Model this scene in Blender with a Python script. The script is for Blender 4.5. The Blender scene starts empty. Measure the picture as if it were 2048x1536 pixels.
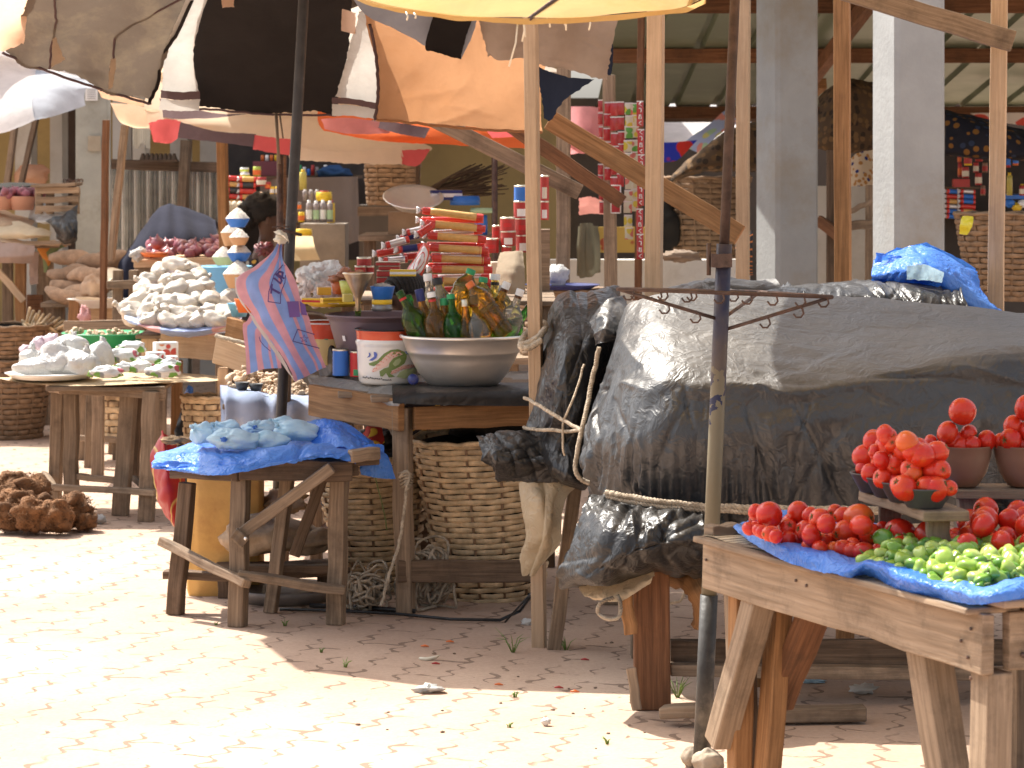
import bpy, math, random
from mathutils import Vector, Matrix, Euler, noise
random.seed(7)
R = math.radians
S = bpy.context.scene
COL = S.collection
H, F, CX, HY = 1.6, 5600.0, 1024.0, 330.0
def P(px, py, Y):                       # a point seen at photo pixel (px, py), Y metres away
    return Vector(((px-CX)*Y/F, Y, H-(py-HY)*Y/F))
def T(px, py, z):                       # the point of the level plane z seen at that pixel
    return P(px, py, F*(H-z)/(py-HY))
def G(px, py): return T(px, py, 0.0)
def V(*a): return Vector(a)
# ------------------------------------------------------------------ mesh builder
class MB:
    def __init__(s): s.v=[]; s.f=[]; s.uv=[]; s.m=[]; s.sm=[]
    def add(s, vs, fs, uvs=None, m=0, smooth=False):
        b=len(s.v); s.v += [Vector(p) for p in vs]
        for i,f in enumerate(fs):
            s.f.append([b+k for k in f]); s.m.append(m); s.sm.append(smooth)
            s.uv.append(uvs[i] if uvs else [(0,0)]*len(f))
        return s
    def beam(s, p0, p1, w, h, up=None, n=3, wob=.002, m=0, taper=1.0):
        p0=Vector(p0); p1=Vector(p1); d=p1-p0; L=d.length
        if L<1e-6: return s
        d.normalize(); up=Vector(up) if up else V(0,0,1)
        if abs(d.dot(up))>.98: up=V(0,1,0) if abs(d.y)<.9 else V(1,0,0)
        a=d.cross(up).normalized(); b=a.cross(d).normalized()
        o=random.random()*50; vs=[]
        for i in range(n+1):
            t=i/n; k=1+(taper-1)*t; c=p0+d*L*t
            if 0<i<n: c=c+a*random.uniform(-wob,wob)+b*random.uniform(-wob,wob)
            for x,y in ((-1,-1),(1,-1),(1,1),(-1,1)):
                vs.append(c+a*(x*w*k/2+random.uniform(-wob,wob)*.6)+b*(y*h*k/2+random.uniform(-wob,wob)*.6))
        fs=[];us=[]; off=[0,w,w+h,2*w+h,2*w+2*h]
        for i in range(n):
            for j in range(4):
                k=(j+1)%4
                fs.append((i*4+j,i*4+k,i*4+4+k,i*4+4+j))
                u0,u1=L*i/n+o,L*(i+1)/n+o
                us.append([(u0,off[j]+o),(u0,off[j+1]+o),(u1,off[j+1]+o),(u1,off[j]+o)])
        fs.append((3,2,1,0)); us.append([(o,o),(o+.01,o),(o+.01,o+h),(o,o+h)])
        q=n*4; fs.append((q,q+1,q+2,q+3)); us.append([(o,o),(o+.01,o),(o+.01,o+h),(o,o+h)])
        return s.add(vs,fs,us,m)
    def box(s, c, sx, sy, sz, rz=0, m=0, wob=0.0):      # c = centre of the base
        d=V(math.cos(rz),math.sin(rz),0)*sx/2; c=Vector(c)+V(0,0,sz/2)
        return s.beam(c-d,c+d,sy,sz,n=1,wob=wob,m=m)
    def tube(s, pts, r, seg=7, m=0, closed=False):
        pts=[Vector(p) for p in pts]; n=len(pts); vs=[];fs=[];us=[]
        t0=(pts[1]-pts[0]).normalized(); a=t0.orthogonal().normalized(); L=0
        ls=[]
        for i,p in enumerate(pts):
            t=(pts[min(i+1,n-1)]-pts[max(i-1,0)]).normalized() if n>2 else t0
            a=(a-t*a.dot(t)); a=a.normalized() if a.length>1e-6 else t.orthogonal().normalized()
            b=t.cross(a); rr=r[i] if isinstance(r,(list,tuple)) else r
            if i: L+=(p-pts[i-1]).length
            ls.append(L)
            for k in range(seg):
                an=2*math.pi*k/seg; vs.append(p+(a*math.cos(an)+b*math.sin(an))*rr)
        for i in range(n-1):
            for k in range(seg):
                k2=(k+1)%seg
                fs.append((i*seg+k,i*seg+k2,(i+1)*seg+k2,(i+1)*seg+k))
                us.append([(ls[i],k/seg),(ls[i],(k+1)/seg),(ls[i+1],(k+1)/seg),(ls[i+1],k/seg)])
        fs.append(tuple(range(seg-1,-1,-1))); us.append([(0,0)]*seg)
        fs.append(tuple((n-1)*seg+k for k in range(seg))); us.append([(0,0)]*seg)
        return s.add(vs,fs,us,m,True)
    def lathe(s, prof, c=(0,0,0), seg=28, m=0, axis=None, smooth=True, lobes=0, amp=0):
        c=Vector(c); q=V(0,0,1).rotation_difference(Vector(axis).normalized()) if axis is not None else None
        vs=[];fs=[];us=[]; n=len(prof)
        for r,z in prof:
            for k in range(seg):
                an=2*math.pi*k/seg; rr=max(r,1e-4)*(1+amp*math.cos(lobes*an) if lobes else 1)
                p=V(rr*math.cos(an),rr*math.sin(an),z)
                if q: p=q@p
                vs.append(c+p)
        for i in range(n-1):
            for k in range(seg):
                k2=(k+1)%seg
                fs.append((i*seg+k,i*seg+k2,(i+1)*seg+k2,(i+1)*seg+k))
                us.append([(k/seg,i/(n-1)),((k+1)/seg,i/(n-1)),((k+1)/seg,(i+1)/(n-1)),(k/seg,(i+1)/(n-1))])
        return s.add(vs,fs,us,m,smooth)
    def grid(s, g, m=0, smooth=True, wrap=False):
        nv=len(g); nu=len(g[0]); vs=[p for row in g for p in row]; fs=[];us=[]
        for i in range(nv-1):
            for j in range(nu if wrap else nu-1):
                k=(j+1)%nu
                fs.append((i*nu+j,i*nu+k,(i+1)*nu+k,(i+1)*nu+j))
                us.append([(j/(nu-1),i/(nv-1)),((j+1)/(nu-1),i/(nv-1)),((j+1)/(nu-1),(i+1)/(nv-1)),(j/(nu-1),(i+1)/(nv-1))])
        return s.add(vs,fs,us,m,smooth)
    def blob(s, c, rad, seg=16, rings=10, amp=.1, sc=3.0, seed=0, rot=None, flat=0, m=0, crease=0):
        c=Vector(c); g=[]; so=V(seed*3.7,seed*1.3,seed*7.1)
        for i in range(rings+1):
            th=math.pi*i/rings; row=[]
            for k in range(seg):
                ph=2*math.pi*k/seg
                d=V(math.sin(th)*math.cos(ph),math.sin(th)*math.sin(ph),-math.cos(th))
                h=1+amp*noise.noise(d*sc*.5+so)
                if crease: h-=crease*abs(noise.noise(d*sc*1.3+so))*1.5
                p=V(d.x*rad[0],d.y*rad[1],d.z*rad[2])*h
                if flat and p.z<-rad[2]*flat: p.z=-rad[2]*flat
                if rot: p=rot@p
                row.append(c+p)
            g.append(row)
        return s.grid(g,m,True,True)
def cr(a,b,c,d,t):
    return .5*((2*b)+(c-a)*t+(2*a-5*b+4*c-d)*t*t+(3*b-a-3*c+d)*t*t*t)
def crow(row,n):
    L=len(row)-1; out=[]
    for i in range(n):
        x=i/(n-1)*L; k=min(int(x),L-1); t=x-k
        out.append(cr(row[max(k-1,0)],row[k],row[k+1],row[min(k+2,L)],t))
    return out
def patch(net, nu=40, nv=30, amp=.0, sc=6.0, seed=0, rag=0.0, aniso=(1,1,1), ridged=True, fn=None, world=False):
    rows=[[Vector(p) if world else P(*p) for p in r] for r in net]
    rows=[crow(r,nu) for r in rows]
    cols=[crow([r[j] for r in rows],nv) for j in range(nu)]
    g=[[cols[j][i] for j in range(nu)] for i in range(nv)]
    so=V(seed*5.1,seed*2.7,seed*9.3); out=[]
    for i in range(nv):
        row=[]
        for j in range(nu):
            p=g[i][j]
            du=g[i][min(j+1,nu-1)]-g[i][max(j-1,0)]; dv=g[min(i+1,nv-1)][j]-g[max(i-1,0)][j]
            nrm=du.cross(dv); nrm=nrm.normalized() if nrm.length>1e-9 else V(0,-1,0)
            q=V(p.x*aniso[0],p.y*aniso[1],p.z*aniso[2])*sc+so; h=0
            if amp:
                if ridged:
                    h=(1-2.6*abs(noise.noise(q)))+.5*(1-2.6*abs(noise.noise(q*2.3+V(3,1,2))))+.25*noise.noise(q*5.1)
                    h*=.6
                else: h=noise.noise(q)+.45*noise.noise(q*2.2)
            if fn: h+=fn(j/(nu-1),i/(nv-1))/max(amp,1e-9)*1.0 if amp else 0
            p=p+nrm*(amp*h)
            if rag and (i in (0,nv-1) or j in (0,nu-1)):
                p=p+V(noise.noise(p*70+so)+.6*noise.noise(p*190+so),0,noise.noise(p*63+so+V(9,9,9))+.6*noise.noise(p*170+so))*rag*.5
            row.append(p)
        out.append(row)
    return out
def creases(seed,n,amp=(.003,.009),w=(.008,.022),L=(.12,.6),asp=2.1,ang=None,fade=True):
    # folds pressed into a film: sharp straight ridges and valleys in the (u, v) of a patch
    rd=random.Random(seed); sg=[]
    for i in range(n):
        x,y=rd.uniform(-.05,1.05)*asp,rd.uniform(-.05,1.05); a=(ang(x/asp,y,rd) if ang else rd.uniform(0,math.pi)); l=rd.uniform(*L)
        sg.append((x,y,math.cos(a),math.sin(a),l,rd.uniform(*amp)*rd.choice((1,1,-1)),rd.uniform(*w),rd.uniform(-.25,.25)))
    def fn(u,v):
        x=u*asp; h=0
        for sx,sy,c,s,l,a,ww,bend in sg:
            dx=x-sx; dy=v-sy; t=(dx*c+dy*s)/l
            if t<=0 or t>=1: continue
            d=abs(-dx*s+dy*c-bend*l*t*(1-t))
            if d<5*ww: h+=a*math.exp(-d/ww)*math.sin(math.pi*t)**.6
        return h
    return fn
# ------------------------------------------------------------------ objects
def wloc(o):
    v=V(0,0,0)
    while o is not None: v=v+o.location; o=o.parent
    return v
def obj(name, mb, mat, parent=None, bevel=0, origin=None, sub=0):
    me=bpy.data.meshes.new(name)
    if parent is not None: org=wloc(parent)
    elif origin is not None: org=Vector(origin)
    else:
        xs=[p.x for p in mb.v]; ys=[p.y for p in mb.v]; zs=[p.z for p in mb.v]
        org=V((min(xs)+max(xs))/2,(min(ys)+max(ys))/2,min(zs))
    me.from_pydata([tuple(p-org) for p in mb.v],[],mb.f)
    ul=me.uv_layers.new(name='uv')
    flat=[c for u in mb.uv for t in u for c in t]
    ul.data.foreach_set('uv',flat)
    for m in (mat if isinstance(mat,(list,tuple)) else [mat]): me.materials.append(m)
    me.polygons.foreach_set('material_index',mb.m); me.polygons.foreach_set('use_smooth',mb.sm)
    me.validate(); me.update()
    o=bpy.data.objects.new(name,me); COL.objects.link(o)
    if parent is not None: o.parent=parent
    else: o.location=org
    if bevel:
        b=o.modifiers.new('bevel','BEVEL'); b.width=bevel; b.segments=2; b.limit_method='ANGLE'
    if sub:
        b=o.modifiers.new('sub','SUBSURF'); b.levels=sub; b.render_levels=sub
    return o
def tag(o,label=None,cat=None,group=None,kind=None):
    if label: o['label']=label
    if cat: o['category']=cat
    if group: o['group']=group
    if kind: o['kind']=kind
    return o
def thing(name,label,cat,loc=(0,0,0),group=None):
    o=bpy.data.objects.new(name,None); COL.objects.link(o); o.location=Vector(loc); o.empty_display_size=.1
    return tag(o,label,cat,group)
def solo(name,mb,mat,label,cat,group=None,kind=None,**k):
    return tag(obj(name,mb,mat,**k),label,cat,group,kind)
def copy_tree(o,parent=None):
    c=o.copy(); COL.objects.link(c)
    if parent is not None: c.parent=parent
    for ch in list(o.children): copy_tree(ch,c)
    return c
def place(o,used,loc,rot=(0,0,0),sc=1,label=None,group=None):       # the first time the thing itself, then a copy
    c=o if not used.get(o.name) else copy_tree(o)
    used[o.name]=True
    c.location=Vector(loc); c.rotation_euler=rot
    c.scale=(sc,sc,sc) if not isinstance(sc,(tuple,list)) else sc
    if label: c['label']=label
    if group: c['group']=group
    return c
USED={}
# ------------------------------------------------------------------ materials
def N(nt,t,**kw):
    n=nt.nodes.new('ShaderNode'+t)
    for k,v in kw.items():
        if k.startswith('_'): setattr(n,k[1:],v); continue
        key=int(k[1:]) if k[0]=='i' and k[1:].isdigit() else k.replace('__',' ')
        s=n.inputs[key]
        if isinstance(v,bpy.types.NodeSocket): nt.links.new(v,s)
        else: s.default_value=v
    return n
def ramp(nt,fac,stops,interp='LINEAR'):
    n=nt.nodes.new('ShaderNodeValToRGB'); e=n.color_ramp; e.interpolation=interp
    while len(e.elements)<len(stops): e.elements.new(.5)
    for el,(p,c) in zip(e.elements,stops): el.position=p; el.color=(c[0],c[1],c[2],1)
    nt.links.new(fac,n.inputs[0]); return n.outputs[0]
def mixc(nt,fac,a,b,mode='MIX'):
    n=nt.nodes.new('ShaderNodeMix'); n.data_type='RGBA'; n.blend_type=mode
    for i,v in ((0,fac),(6,a),(7,b)):
        if isinstance(v,bpy.types.NodeSocket): nt.links.new(v,n.inputs[i])
        else: n.inputs[i].default_value=v if i==0 else (v[0],v[1],v[2],1)
    return n.outputs[2]
def start(name):
    m=bpy.data.materials.new(name); m.use_nodes=True; nt=m.node_tree; nt.nodes.clear(); return m,nt
def finish(m,nt,col,rough=.6,bump=None,bstr=.3,bdist=.01,metal=0,trans=0,transl=0,coat=0,ior=1.45,sheen=0,spec=.5,sss=0,alpha=1):
    p=N(nt,'BsdfPrincipled'); p.inputs['Roughness'].default_value=.5
    for k,v in (('Base Color',col),('Roughness',rough),('Metallic',metal),('Transmission Weight',trans),('Coat Weight',coat),('IOR',ior),('Sheen Weight',sheen),('Specular IOR Level',spec),('Subsurface Weight',sss),('Alpha',alpha)):
        if isinstance(v,bpy.types.NodeSocket): nt.links.new(v,p.inputs[k])
        elif k=='Base Color': p.inputs[k].default_value=(v[0],v[1],v[2],1)
        else: p.inputs[k].default_value=v
    if sss: p.inputs['Subsurface Radius'].default_value=(.02,.008,.005); p.inputs['Subsurface Scale'].default_value=.5
    nrm=None
    if bump is not None:
        b=N(nt,'Bump',Strength=bstr,Distance=bdist,Height=bump); nrm=b.outputs[0]; nt.links.new(nrm,p.inputs['Normal'])
    out=p.outputs[0]
    if transl:
        t=N(nt,'BsdfTranslucent')
        if isinstance(col,bpy.types.NodeSocket): nt.links.new(col,t.inputs[0])
        else: t.inputs[0].default_value=(col[0],col[1],col[2],1)
        if nrm: nt.links.new(nrm,t.inputs['Normal'])
        mx=nt.nodes.new('ShaderNodeMixShader'); mx.inputs[0].default_value=transl
        nt.links.new(out,mx.inputs[1]); nt.links.new(t.outputs[0],mx.inputs[2]); out=mx.outputs[0]
    o=nt.nodes.new('ShaderNodeOutputMaterial'); nt.links.new(out,o.inputs[0]); return m
def scl(c,k): return (min(c[0]*k,1),min(c[1]*k,1),min(c[2]*k,1))
def mat(name,col,rough=.6,var=.2,sc=9,bump=.15,bsc=60,rnd=.15,dirt=None,dsc=3,dlo=.5,dhi=.75,**k):
    m,nt=start(name); tc=N(nt,'TexCoord').outputs['Object']
    oi=N(nt,'ObjectInfo').outputs['Random']
    off=N(nt,'VectorMath',_operation='ADD',i0=tc)
    cmb=N(nt,'CombineXYZ',X=N(nt,'Math',_operation='MULTIPLY',i0=oi,i1=37.).outputs[0]); nt.links.new(cmb.outputs[0],off.inputs[1]); tc=off.outputs[0]
    n1=N(nt,'TexNoise',Vector=tc,Scale=sc,Detail=5.,Roughness=.6).outputs[0]
    c=ramp(nt,n1,[(.28,scl(col,1-var)),(.72,scl(col,1+var))])
    if rnd:
        mr=N(nt,'MapRange',i0=oi,i3=1-rnd,i4=1+rnd).outputs[0]
        c=mixc(nt,1.,c,N(nt,'CombineColor',i0=mr,i1=mr,i2=mr).outputs[0],'MULTIPLY')
    if dirt:
        d=N(nt,'TexNoise',Vector=tc,Scale=dsc,Detail=8.,Roughness=.7).outputs[0]
        d=ramp(nt,d,[(dlo,(0,0,0)),(dhi,(1,1,1))]); c=mixc(nt,d,c,dirt)
    bn=N(nt,'TexNoise',Vector=tc,Scale=bsc,Detail=4.).outputs[0] if bump else None
    return finish(m,nt,c,rough,bn,bump,.01,**k)
def wood(name,c1,c2,rough=.75,stain=(.04,.028,.02),sa=.75,gr=.35):
    m,nt=start(name); uv=N(nt,'TexCoord').outputs['UV']; ob=N(nt,'TexCoord').outputs['Object']
    oi=N(nt,'ObjectInfo').outputs['Random']
    mp=N(nt,'Mapping',Vector=uv,Scale=(2.2,42,1)).outputs[0]
    n1=N(nt,'TexNoise',Vector=mp,Scale=1.6,Detail=7.,Roughness=.65,Distortion=.4).outputs[0]
    c=ramp(nt,n1,[(.3,c1),(.5,[(a+b)/2 for a,b in zip(c1,c2)]),(.68,c2)])
    mp2=N(nt,'Mapping',Vector=uv,Scale=(5,120,1)).outputs[0]
    n2=N(nt,'TexNoise',Vector=mp2,Scale=1.,Detail=4.).outputs[0]
    c=mixc(nt,gr,c,ramp(nt,n2,[(.35,(.35,.35,.35)),(.6,(1,1,1))]),'MULTIPLY')
    d=N(nt,'TexNoise',Vector=ob,Scale=6.,Detail=8.,Roughness=.7).outputs[0]
    c=mixc(nt,ramp(nt,d,[(.5,(0,0,0)),(.78,(sa,sa,sa))]),c,stain)
    g=N(nt,'TexNoise',Vector=ob,Scale=2.3,Detail=3.).outputs[0]
    c=mixc(nt,.5,c,ramp(nt,g,[(.3,(.62,.62,.64)),(.7,(1.15,1.12,1.1))]),'MULTIPLY')
    mr=N(nt,'MapRange',i0=oi,i3=.78,i4=1.18).outputs[0]
    c=mixc(nt,1.,c,N(nt,'CombineColor',i0=mr,i1=mr,i2=mr).outputs[0],'MULTIPLY')
    h=N(nt,'Math',_operation='ADD',i0=n1,i1=n2).outputs[0]
    return finish(m,nt,c,rough,h,.35,.006,spec=.25)
W_dark=wood('dark_wood',(.095,.063,.04),(.22,.15,.1))
W_mid=wood('weathered_wood',(.19,.135,.092),(.38,.28,.19))
W_grey=wood('grey_wood',(.26,.185,.12),(.44,.33,.23),gr=.25)
W_pale=wood('pale_timber',(.47,.33,.21),(.62,.46,.31),sa=.3,stain=(.16,.1,.06),gr=.15)
W_orange=wood('orange_timber',(.24,.12,.05),(.43,.235,.105),sa=.4,stain=(.08,.05,.03))
W_red=wood('red_brown_wood',(.12,.055,.028),(.26,.125,.062))
def cloth(name,col,transl=.35,sc=6,var=.12,weave=500,dirt=None,rough=.9):
    m,nt=start(name); tc=N(nt,'TexCoord').outputs['Object']
    n1=N(nt,'TexNoise',Vector=tc,Scale=sc,Detail=6.,Roughness=.65).outputs[0]
    c=ramp(nt,n1,[(.3,scl(col,1-var)),(.7,scl(col,1+var))])
    if dirt:
        d=N(nt,'TexNoise',Vector=tc,Scale=3.5,Detail=9.,Roughness=.7).outputs[0]; c=mixc(nt,ramp(nt,d,[(.5,(0,0,0)),(.75,(.7,.7,.7))]),c,dirt)
    b=N(nt,'TexNoise',Vector=tc,Scale=weave,Detail=2.).outputs[0]
    b2=N(nt,'TexNoise',Vector=tc,Scale=26.,Detail=4.).outputs[0]
    h=N(nt,'MixRGB',i0=.7,i1=b,i2=b2).outputs[0] if False else N(nt,'Math',_operation='ADD',i0=N(nt,'Math',_operation='MULTIPLY',i0=b,i1=.2).outputs[0],i1=b2).outputs[0]
    return finish(m,nt,c,rough,h,.25,.012,transl=transl,spec=.12,sheen=.02)
def plastic_sheet(name,col,rough=.3,dust=None,da=.5,bump=.5,bsc=14,transl=0,dlo=.42,dhi=.7,settle=0,spec=.6):
    m,nt=start(name); tc=N(nt,'TexCoord').outputs['Object']
    w=N(nt,'TexNoise',Vector=tc,Scale=bsc*.4,Detail=3.).outputs[1]
    wv=N(nt,'VectorMath',_operation='MULTIPLY_ADD',i0=w,i1=(.25,.25,.25),i2=tc).outputs[0]
    def rid(sc_,dt):                                   # creases: sharp ridges of folded film
        q=N(nt,'TexNoise',Vector=wv,Scale=sc_,Detail=dt,Roughness=.5,Distortion=.6).outputs[0]
        return N(nt,'Math',_operation='ABSOLUTE',i0=N(nt,'Math',_operation='SUBTRACT',i0=q,i1=.5).outputs[0]).outputs[0]
    h=N(nt,'Math',_operation='MULTIPLY_ADD',i0=rid(bsc*.45,2.),i1=-3.2,i2=N(nt,'Math',_operation='MULTIPLY',i0=rid(bsc*1.3,3.),i1=-1.5).outputs[0]).outputs[0]
    c=col; r=rough
    if dust:
        d=N(nt,'TexNoise',Vector=tc,Scale=2.6,Detail=10.,Roughness=.68).outputs[0]
        f=ramp(nt,d,[(dlo,(0,0,0)),(dhi,(da,da,da))])
        if settle:
            nz=N(nt,'SeparateXYZ',Vector=N(nt,'NewGeometry').outputs['Normal']).outputs[2]
            upf=N(nt,'MapRange',i0=N(nt,'Math',_operation='ABSOLUTE',i0=nz).outputs[0],i1=.45,i2=.93,i3=0.,i4=settle).outputs[0]
            f=N(nt,'Math',_operation='ADD',i0=N(nt,'Math',_operation='MULTIPLY',i0=f,i1=.55).outputs[0],i1=N(nt,'Math',_operation='MULTIPLY',i0=upf,i1=N(nt,'MapRange',i0=d,i1=.3,i2=.65,i3=.45,i4=1.).outputs[0]).outputs[0]).outputs[0]
        c=mixc(nt,f,col,dust)
        r=N(nt,'MapRange',i0=f,i3=rough,i4=min(rough+.35,1)).outputs[0]
    return finish(m,nt,c,r,h,bump,.02,transl=transl,spec=spec)
def glassy(name,col,trans=.85,rough=.04,ior=1.35):
    m,nt=start(name); return finish(m,nt,col,rough,trans=trans,ior=ior,transl=.03)
def stripes(name,cols,scale,axis=0,coord='UV',rough=.6,transl=.25,bump=True):
    m,nt=start(name); tc=N(nt,'TexCoord').outputs[coord]
    x=N(nt,'SeparateXYZ',Vector=tc).outputs[axis]
    f=N(nt,'Math',_operation='FRACT',i0=N(nt,'Math',_operation='MULTIPLY',i0=x,i1=scale).outputs[0]).outputs[0]
    n=len(cols); c=ramp(nt,f,[(i/n,cc) for i,cc in enumerate(cols)],'CONSTANT')
    ob=N(nt,'TexCoord').outputs['Object']
    nz=N(nt,'TexNoise',Vector=ob,Scale=20.,Detail=6.).outputs[0]; c=mixc(nt,.5,c,ramp(nt,nz,[(.3,(.65,.65,.65)),(.7,(1.1,1.1,1.1))]),'MULTIPLY')
    b=N(nt,'TexNoise',Vector=ob,Scale=30.,Detail=5.).outputs[0]
    return finish(m,nt,c,rough,b,.4,.015,transl=transl)
def spotted(name,base,spots,scale=30,thr=.35,rough=.8,transl=0,coord='Object',rnd=.9):
    m,nt=start(name); tc=N(nt,'TexCoord').outputs[coord]
    v=N(nt,'TexVoronoi',Vector=tc,Scale=float(scale),Randomness=rnd)
    f=ramp(nt,v.outputs[0],[(thr,(1,1,1)),(thr+.06,(0,0,0))])
    sp=ramp(nt,N(nt,'SeparateColor',Color=v.outputs[1]).outputs[0],[(i/len(spots),c) for i,c in enumerate(spots)],'CONSTANT')
    c=mixc(nt,f,base,sp)
    nz=N(nt,'TexNoise',Vector=tc,Scale=25.,Detail=5.).outputs[0]
    return finish(m,nt,c,rough,nz,.3,.01,transl=transl,spec=.25)
M_basket=mat('basket_cane',(.6,.44,.26),.65,var=.4,sc=22,bump=.2,bsc=120,dirt=(.14,.08,.045),dsc=4,dlo=.52,dhi=.8)
M_basketd=mat('basket_cane_dark',(.24,.15,.085),.7,var=.4,sc=22,bump=.2,bsc=120)
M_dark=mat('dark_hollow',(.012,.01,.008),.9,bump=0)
M_rope=mat('rope_fibre',(.45,.38,.29),.9,var=.35,sc=60,bump=.7,bsc=160,dirt=(.2,.15,.1),dsc=12)
M_tarp=plastic_sheet('black_tarp',(.03,.033,.038),.33,dust=(.165,.157,.143),da=.22,bump=.3,bsc=16,settle=.68,spec=.75)
M_tarpb=plastic_sheet('black_plastic',(.017,.0175,.019),.3,dust=(.11,.1,.085),da=.3,bump=.3,bsc=18,dlo=.5,settle=.2,spec=.5)
M_bluesheet=plastic_sheet('blue_plastic',(.045,.2,.72),.3,dust=(.2,.4,.8),da=.5,bump=.45,bsc=22,transl=.22)
M_lightblue=plastic_sheet('pale_blue_bag',(.5,.72,.84),.28,dust=(.7,.84,.88),da=.8,bump=.22,bsc=34,transl=.3)
M_white=plastic_sheet('clear_white_bag',(.62,.61,.585),.28,bump=.4,bsc=30,transl=.2)
M_beigeplastic=plastic_sheet('beige_plastic',(.55,.46,.32),.42,dust=(.35,.27,.18),da=.5,bump=.4,bsc=18,transl=.3)
M_steel=mat('steel_rust',(.09,.06,.05),.55,var=.5,sc=30,bump=.3,bsc=80,metal=.4,dirt=(.2,.09,.045),dsc=8)
M_alu=mat('aluminium',(.82,.79,.74),.36,var=.08,sc=5,bump=.05,bsc=30,metal=.8,dirt=(.42,.39,.34),dsc=5,dlo=.55,dhi=.9)
M_tin=mat('tin_metal',(.7,.65,.52),.3,bump=0,metal=.9,rnd=.05)
M_enamel=mat('white_enamel',(.78,.77,.73),.2,var=.04,bump=0,coat=.4,dirt=(.4,.33,.25),dsc=6,dlo=.6,dhi=.9)
M_conc=mat('grey_concrete',(.30,.312,.312),.85,var=.12,sc=4,bump=.2,bsc=45,dirt=(.24,.2,.14),dsc=1.6,dlo=.52,dhi=.8)
M_plaster=mat('white_plaster',(.6,.59,.55),.85,var=.1,sc=3,bump=.15,bsc=40,dirt=(.4,.36,.3),dsc=2)
def pl(name,col,rough=.4,**k): return mat(name,col,rough,var=.08,sc=12,bump=.05,bsc=40,rnd=k.pop('rnd',.06),**k)
M_red=pl('red_print',(.55,.03,.03)); M_blue=pl('blue_plastic_ware',(.03,.16,.55)); M_yellow=pl('yellow_print',(.75,.5,.03))
M_green=pl('green_plastic',(.03,.3,.12)); M_orange=pl('orange_plastic',(.7,.17,.04)); M_black=pl('black_rubber',(.015,.015,.017))
M_cream=pl('cream_paper',(.72,.66,.52),.7); M_wht=pl('white_print',(.8,.8,.78)); M_navy=pl('navy_print',(.02,.03,.14))
M_brownbowl=pl('brown_bowl',(.25,.145,.095),.45); M_darkbowl=pl('charcoal_dish',(.05,.052,.055),.45)
M_tan=pl('tan_bowl',(.55,.31,.15),.45); M_pgreen=pl('pale_green_bowl',(.42,.6,.36),.45); M_lblue=pl('light_blue_basin',(.16,.42,.62),.4)
M_purple=pl('grey_purple_tub',(.16,.115,.13),.5,dirt=(.3,.25,.22),dsc=5,dlo=.6,dhi=.9)
# ================================================================== camera, sun, sky
cam=bpy.data.cameras.new('camera'); co=bpy.data.objects.new('camera',cam); COL.objects.link(co); S.camera=co
co.location=(0,0,H); co.rotation_euler=(R(90),0,0); cam.sensor_width=36; cam.lens=36*F/2048
cam.shift_y=-(768-HY)/2048; cam.clip_end=300; cam.clip_start=.1
cam.dof.use_dof=True; cam.dof.focus_distance=8.4; cam.dof.aperture_fstop=11
SD=V(.5,-.46,-1.0).normalized()                     # the way the sunlight travels
elev=math.asin(-SD.z); 
sun=bpy.data.lights.new('sun','SUN'); sun.energy=4.5; sun.angle=R(.5); sun.color=(1,.94,.85)
so_=bpy.data.objects.new('sun',sun); COL.objects.link(so_); so_.rotation_euler=SD.to_track_quat('-Z','Y').to_euler()
w=bpy.data.worlds.new('World'); S.world=w; w.use_nodes=True; nt=w.node_tree
sky=nt.nodes.new('ShaderNodeTexSky'); sky.sky_type='NISHITA'; sky.sun_disc=False
sky.sun_elevation=elev; sky.sun_rotation=math.atan2(-SD.x,-SD.y); sky.dust_density=4.0; sky.air_density=1.0; sky.ozone_density=.6
hs=nt.nodes.new('ShaderNodeHueSaturation'); hs.inputs['Saturation'].default_value=.45       # a hazy, pale tropical sky
nt.links.new(sky.outputs[0],hs.inputs['Color']); nt.links.new(hs.outputs[0],nt.nodes['Background'].inputs[0]); nt.nodes['Background'].inputs[1].default_value=.135
S.view_settings.view_transform='Standard'; S.view_settings.look='None'; S.view_settings.exposure=1.12; S.view_settings.gamma=1
S.cycles.max_bounces=8; S.cycles.diffuse_bounces=5; S.cycles.transmission_bounces=8; S.cycles.transparent_max_bounces=8
S.cycles.caustics_reflective=False; S.cycles.caustics_refractive=False; S.cycles.use_denoising=True
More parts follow.
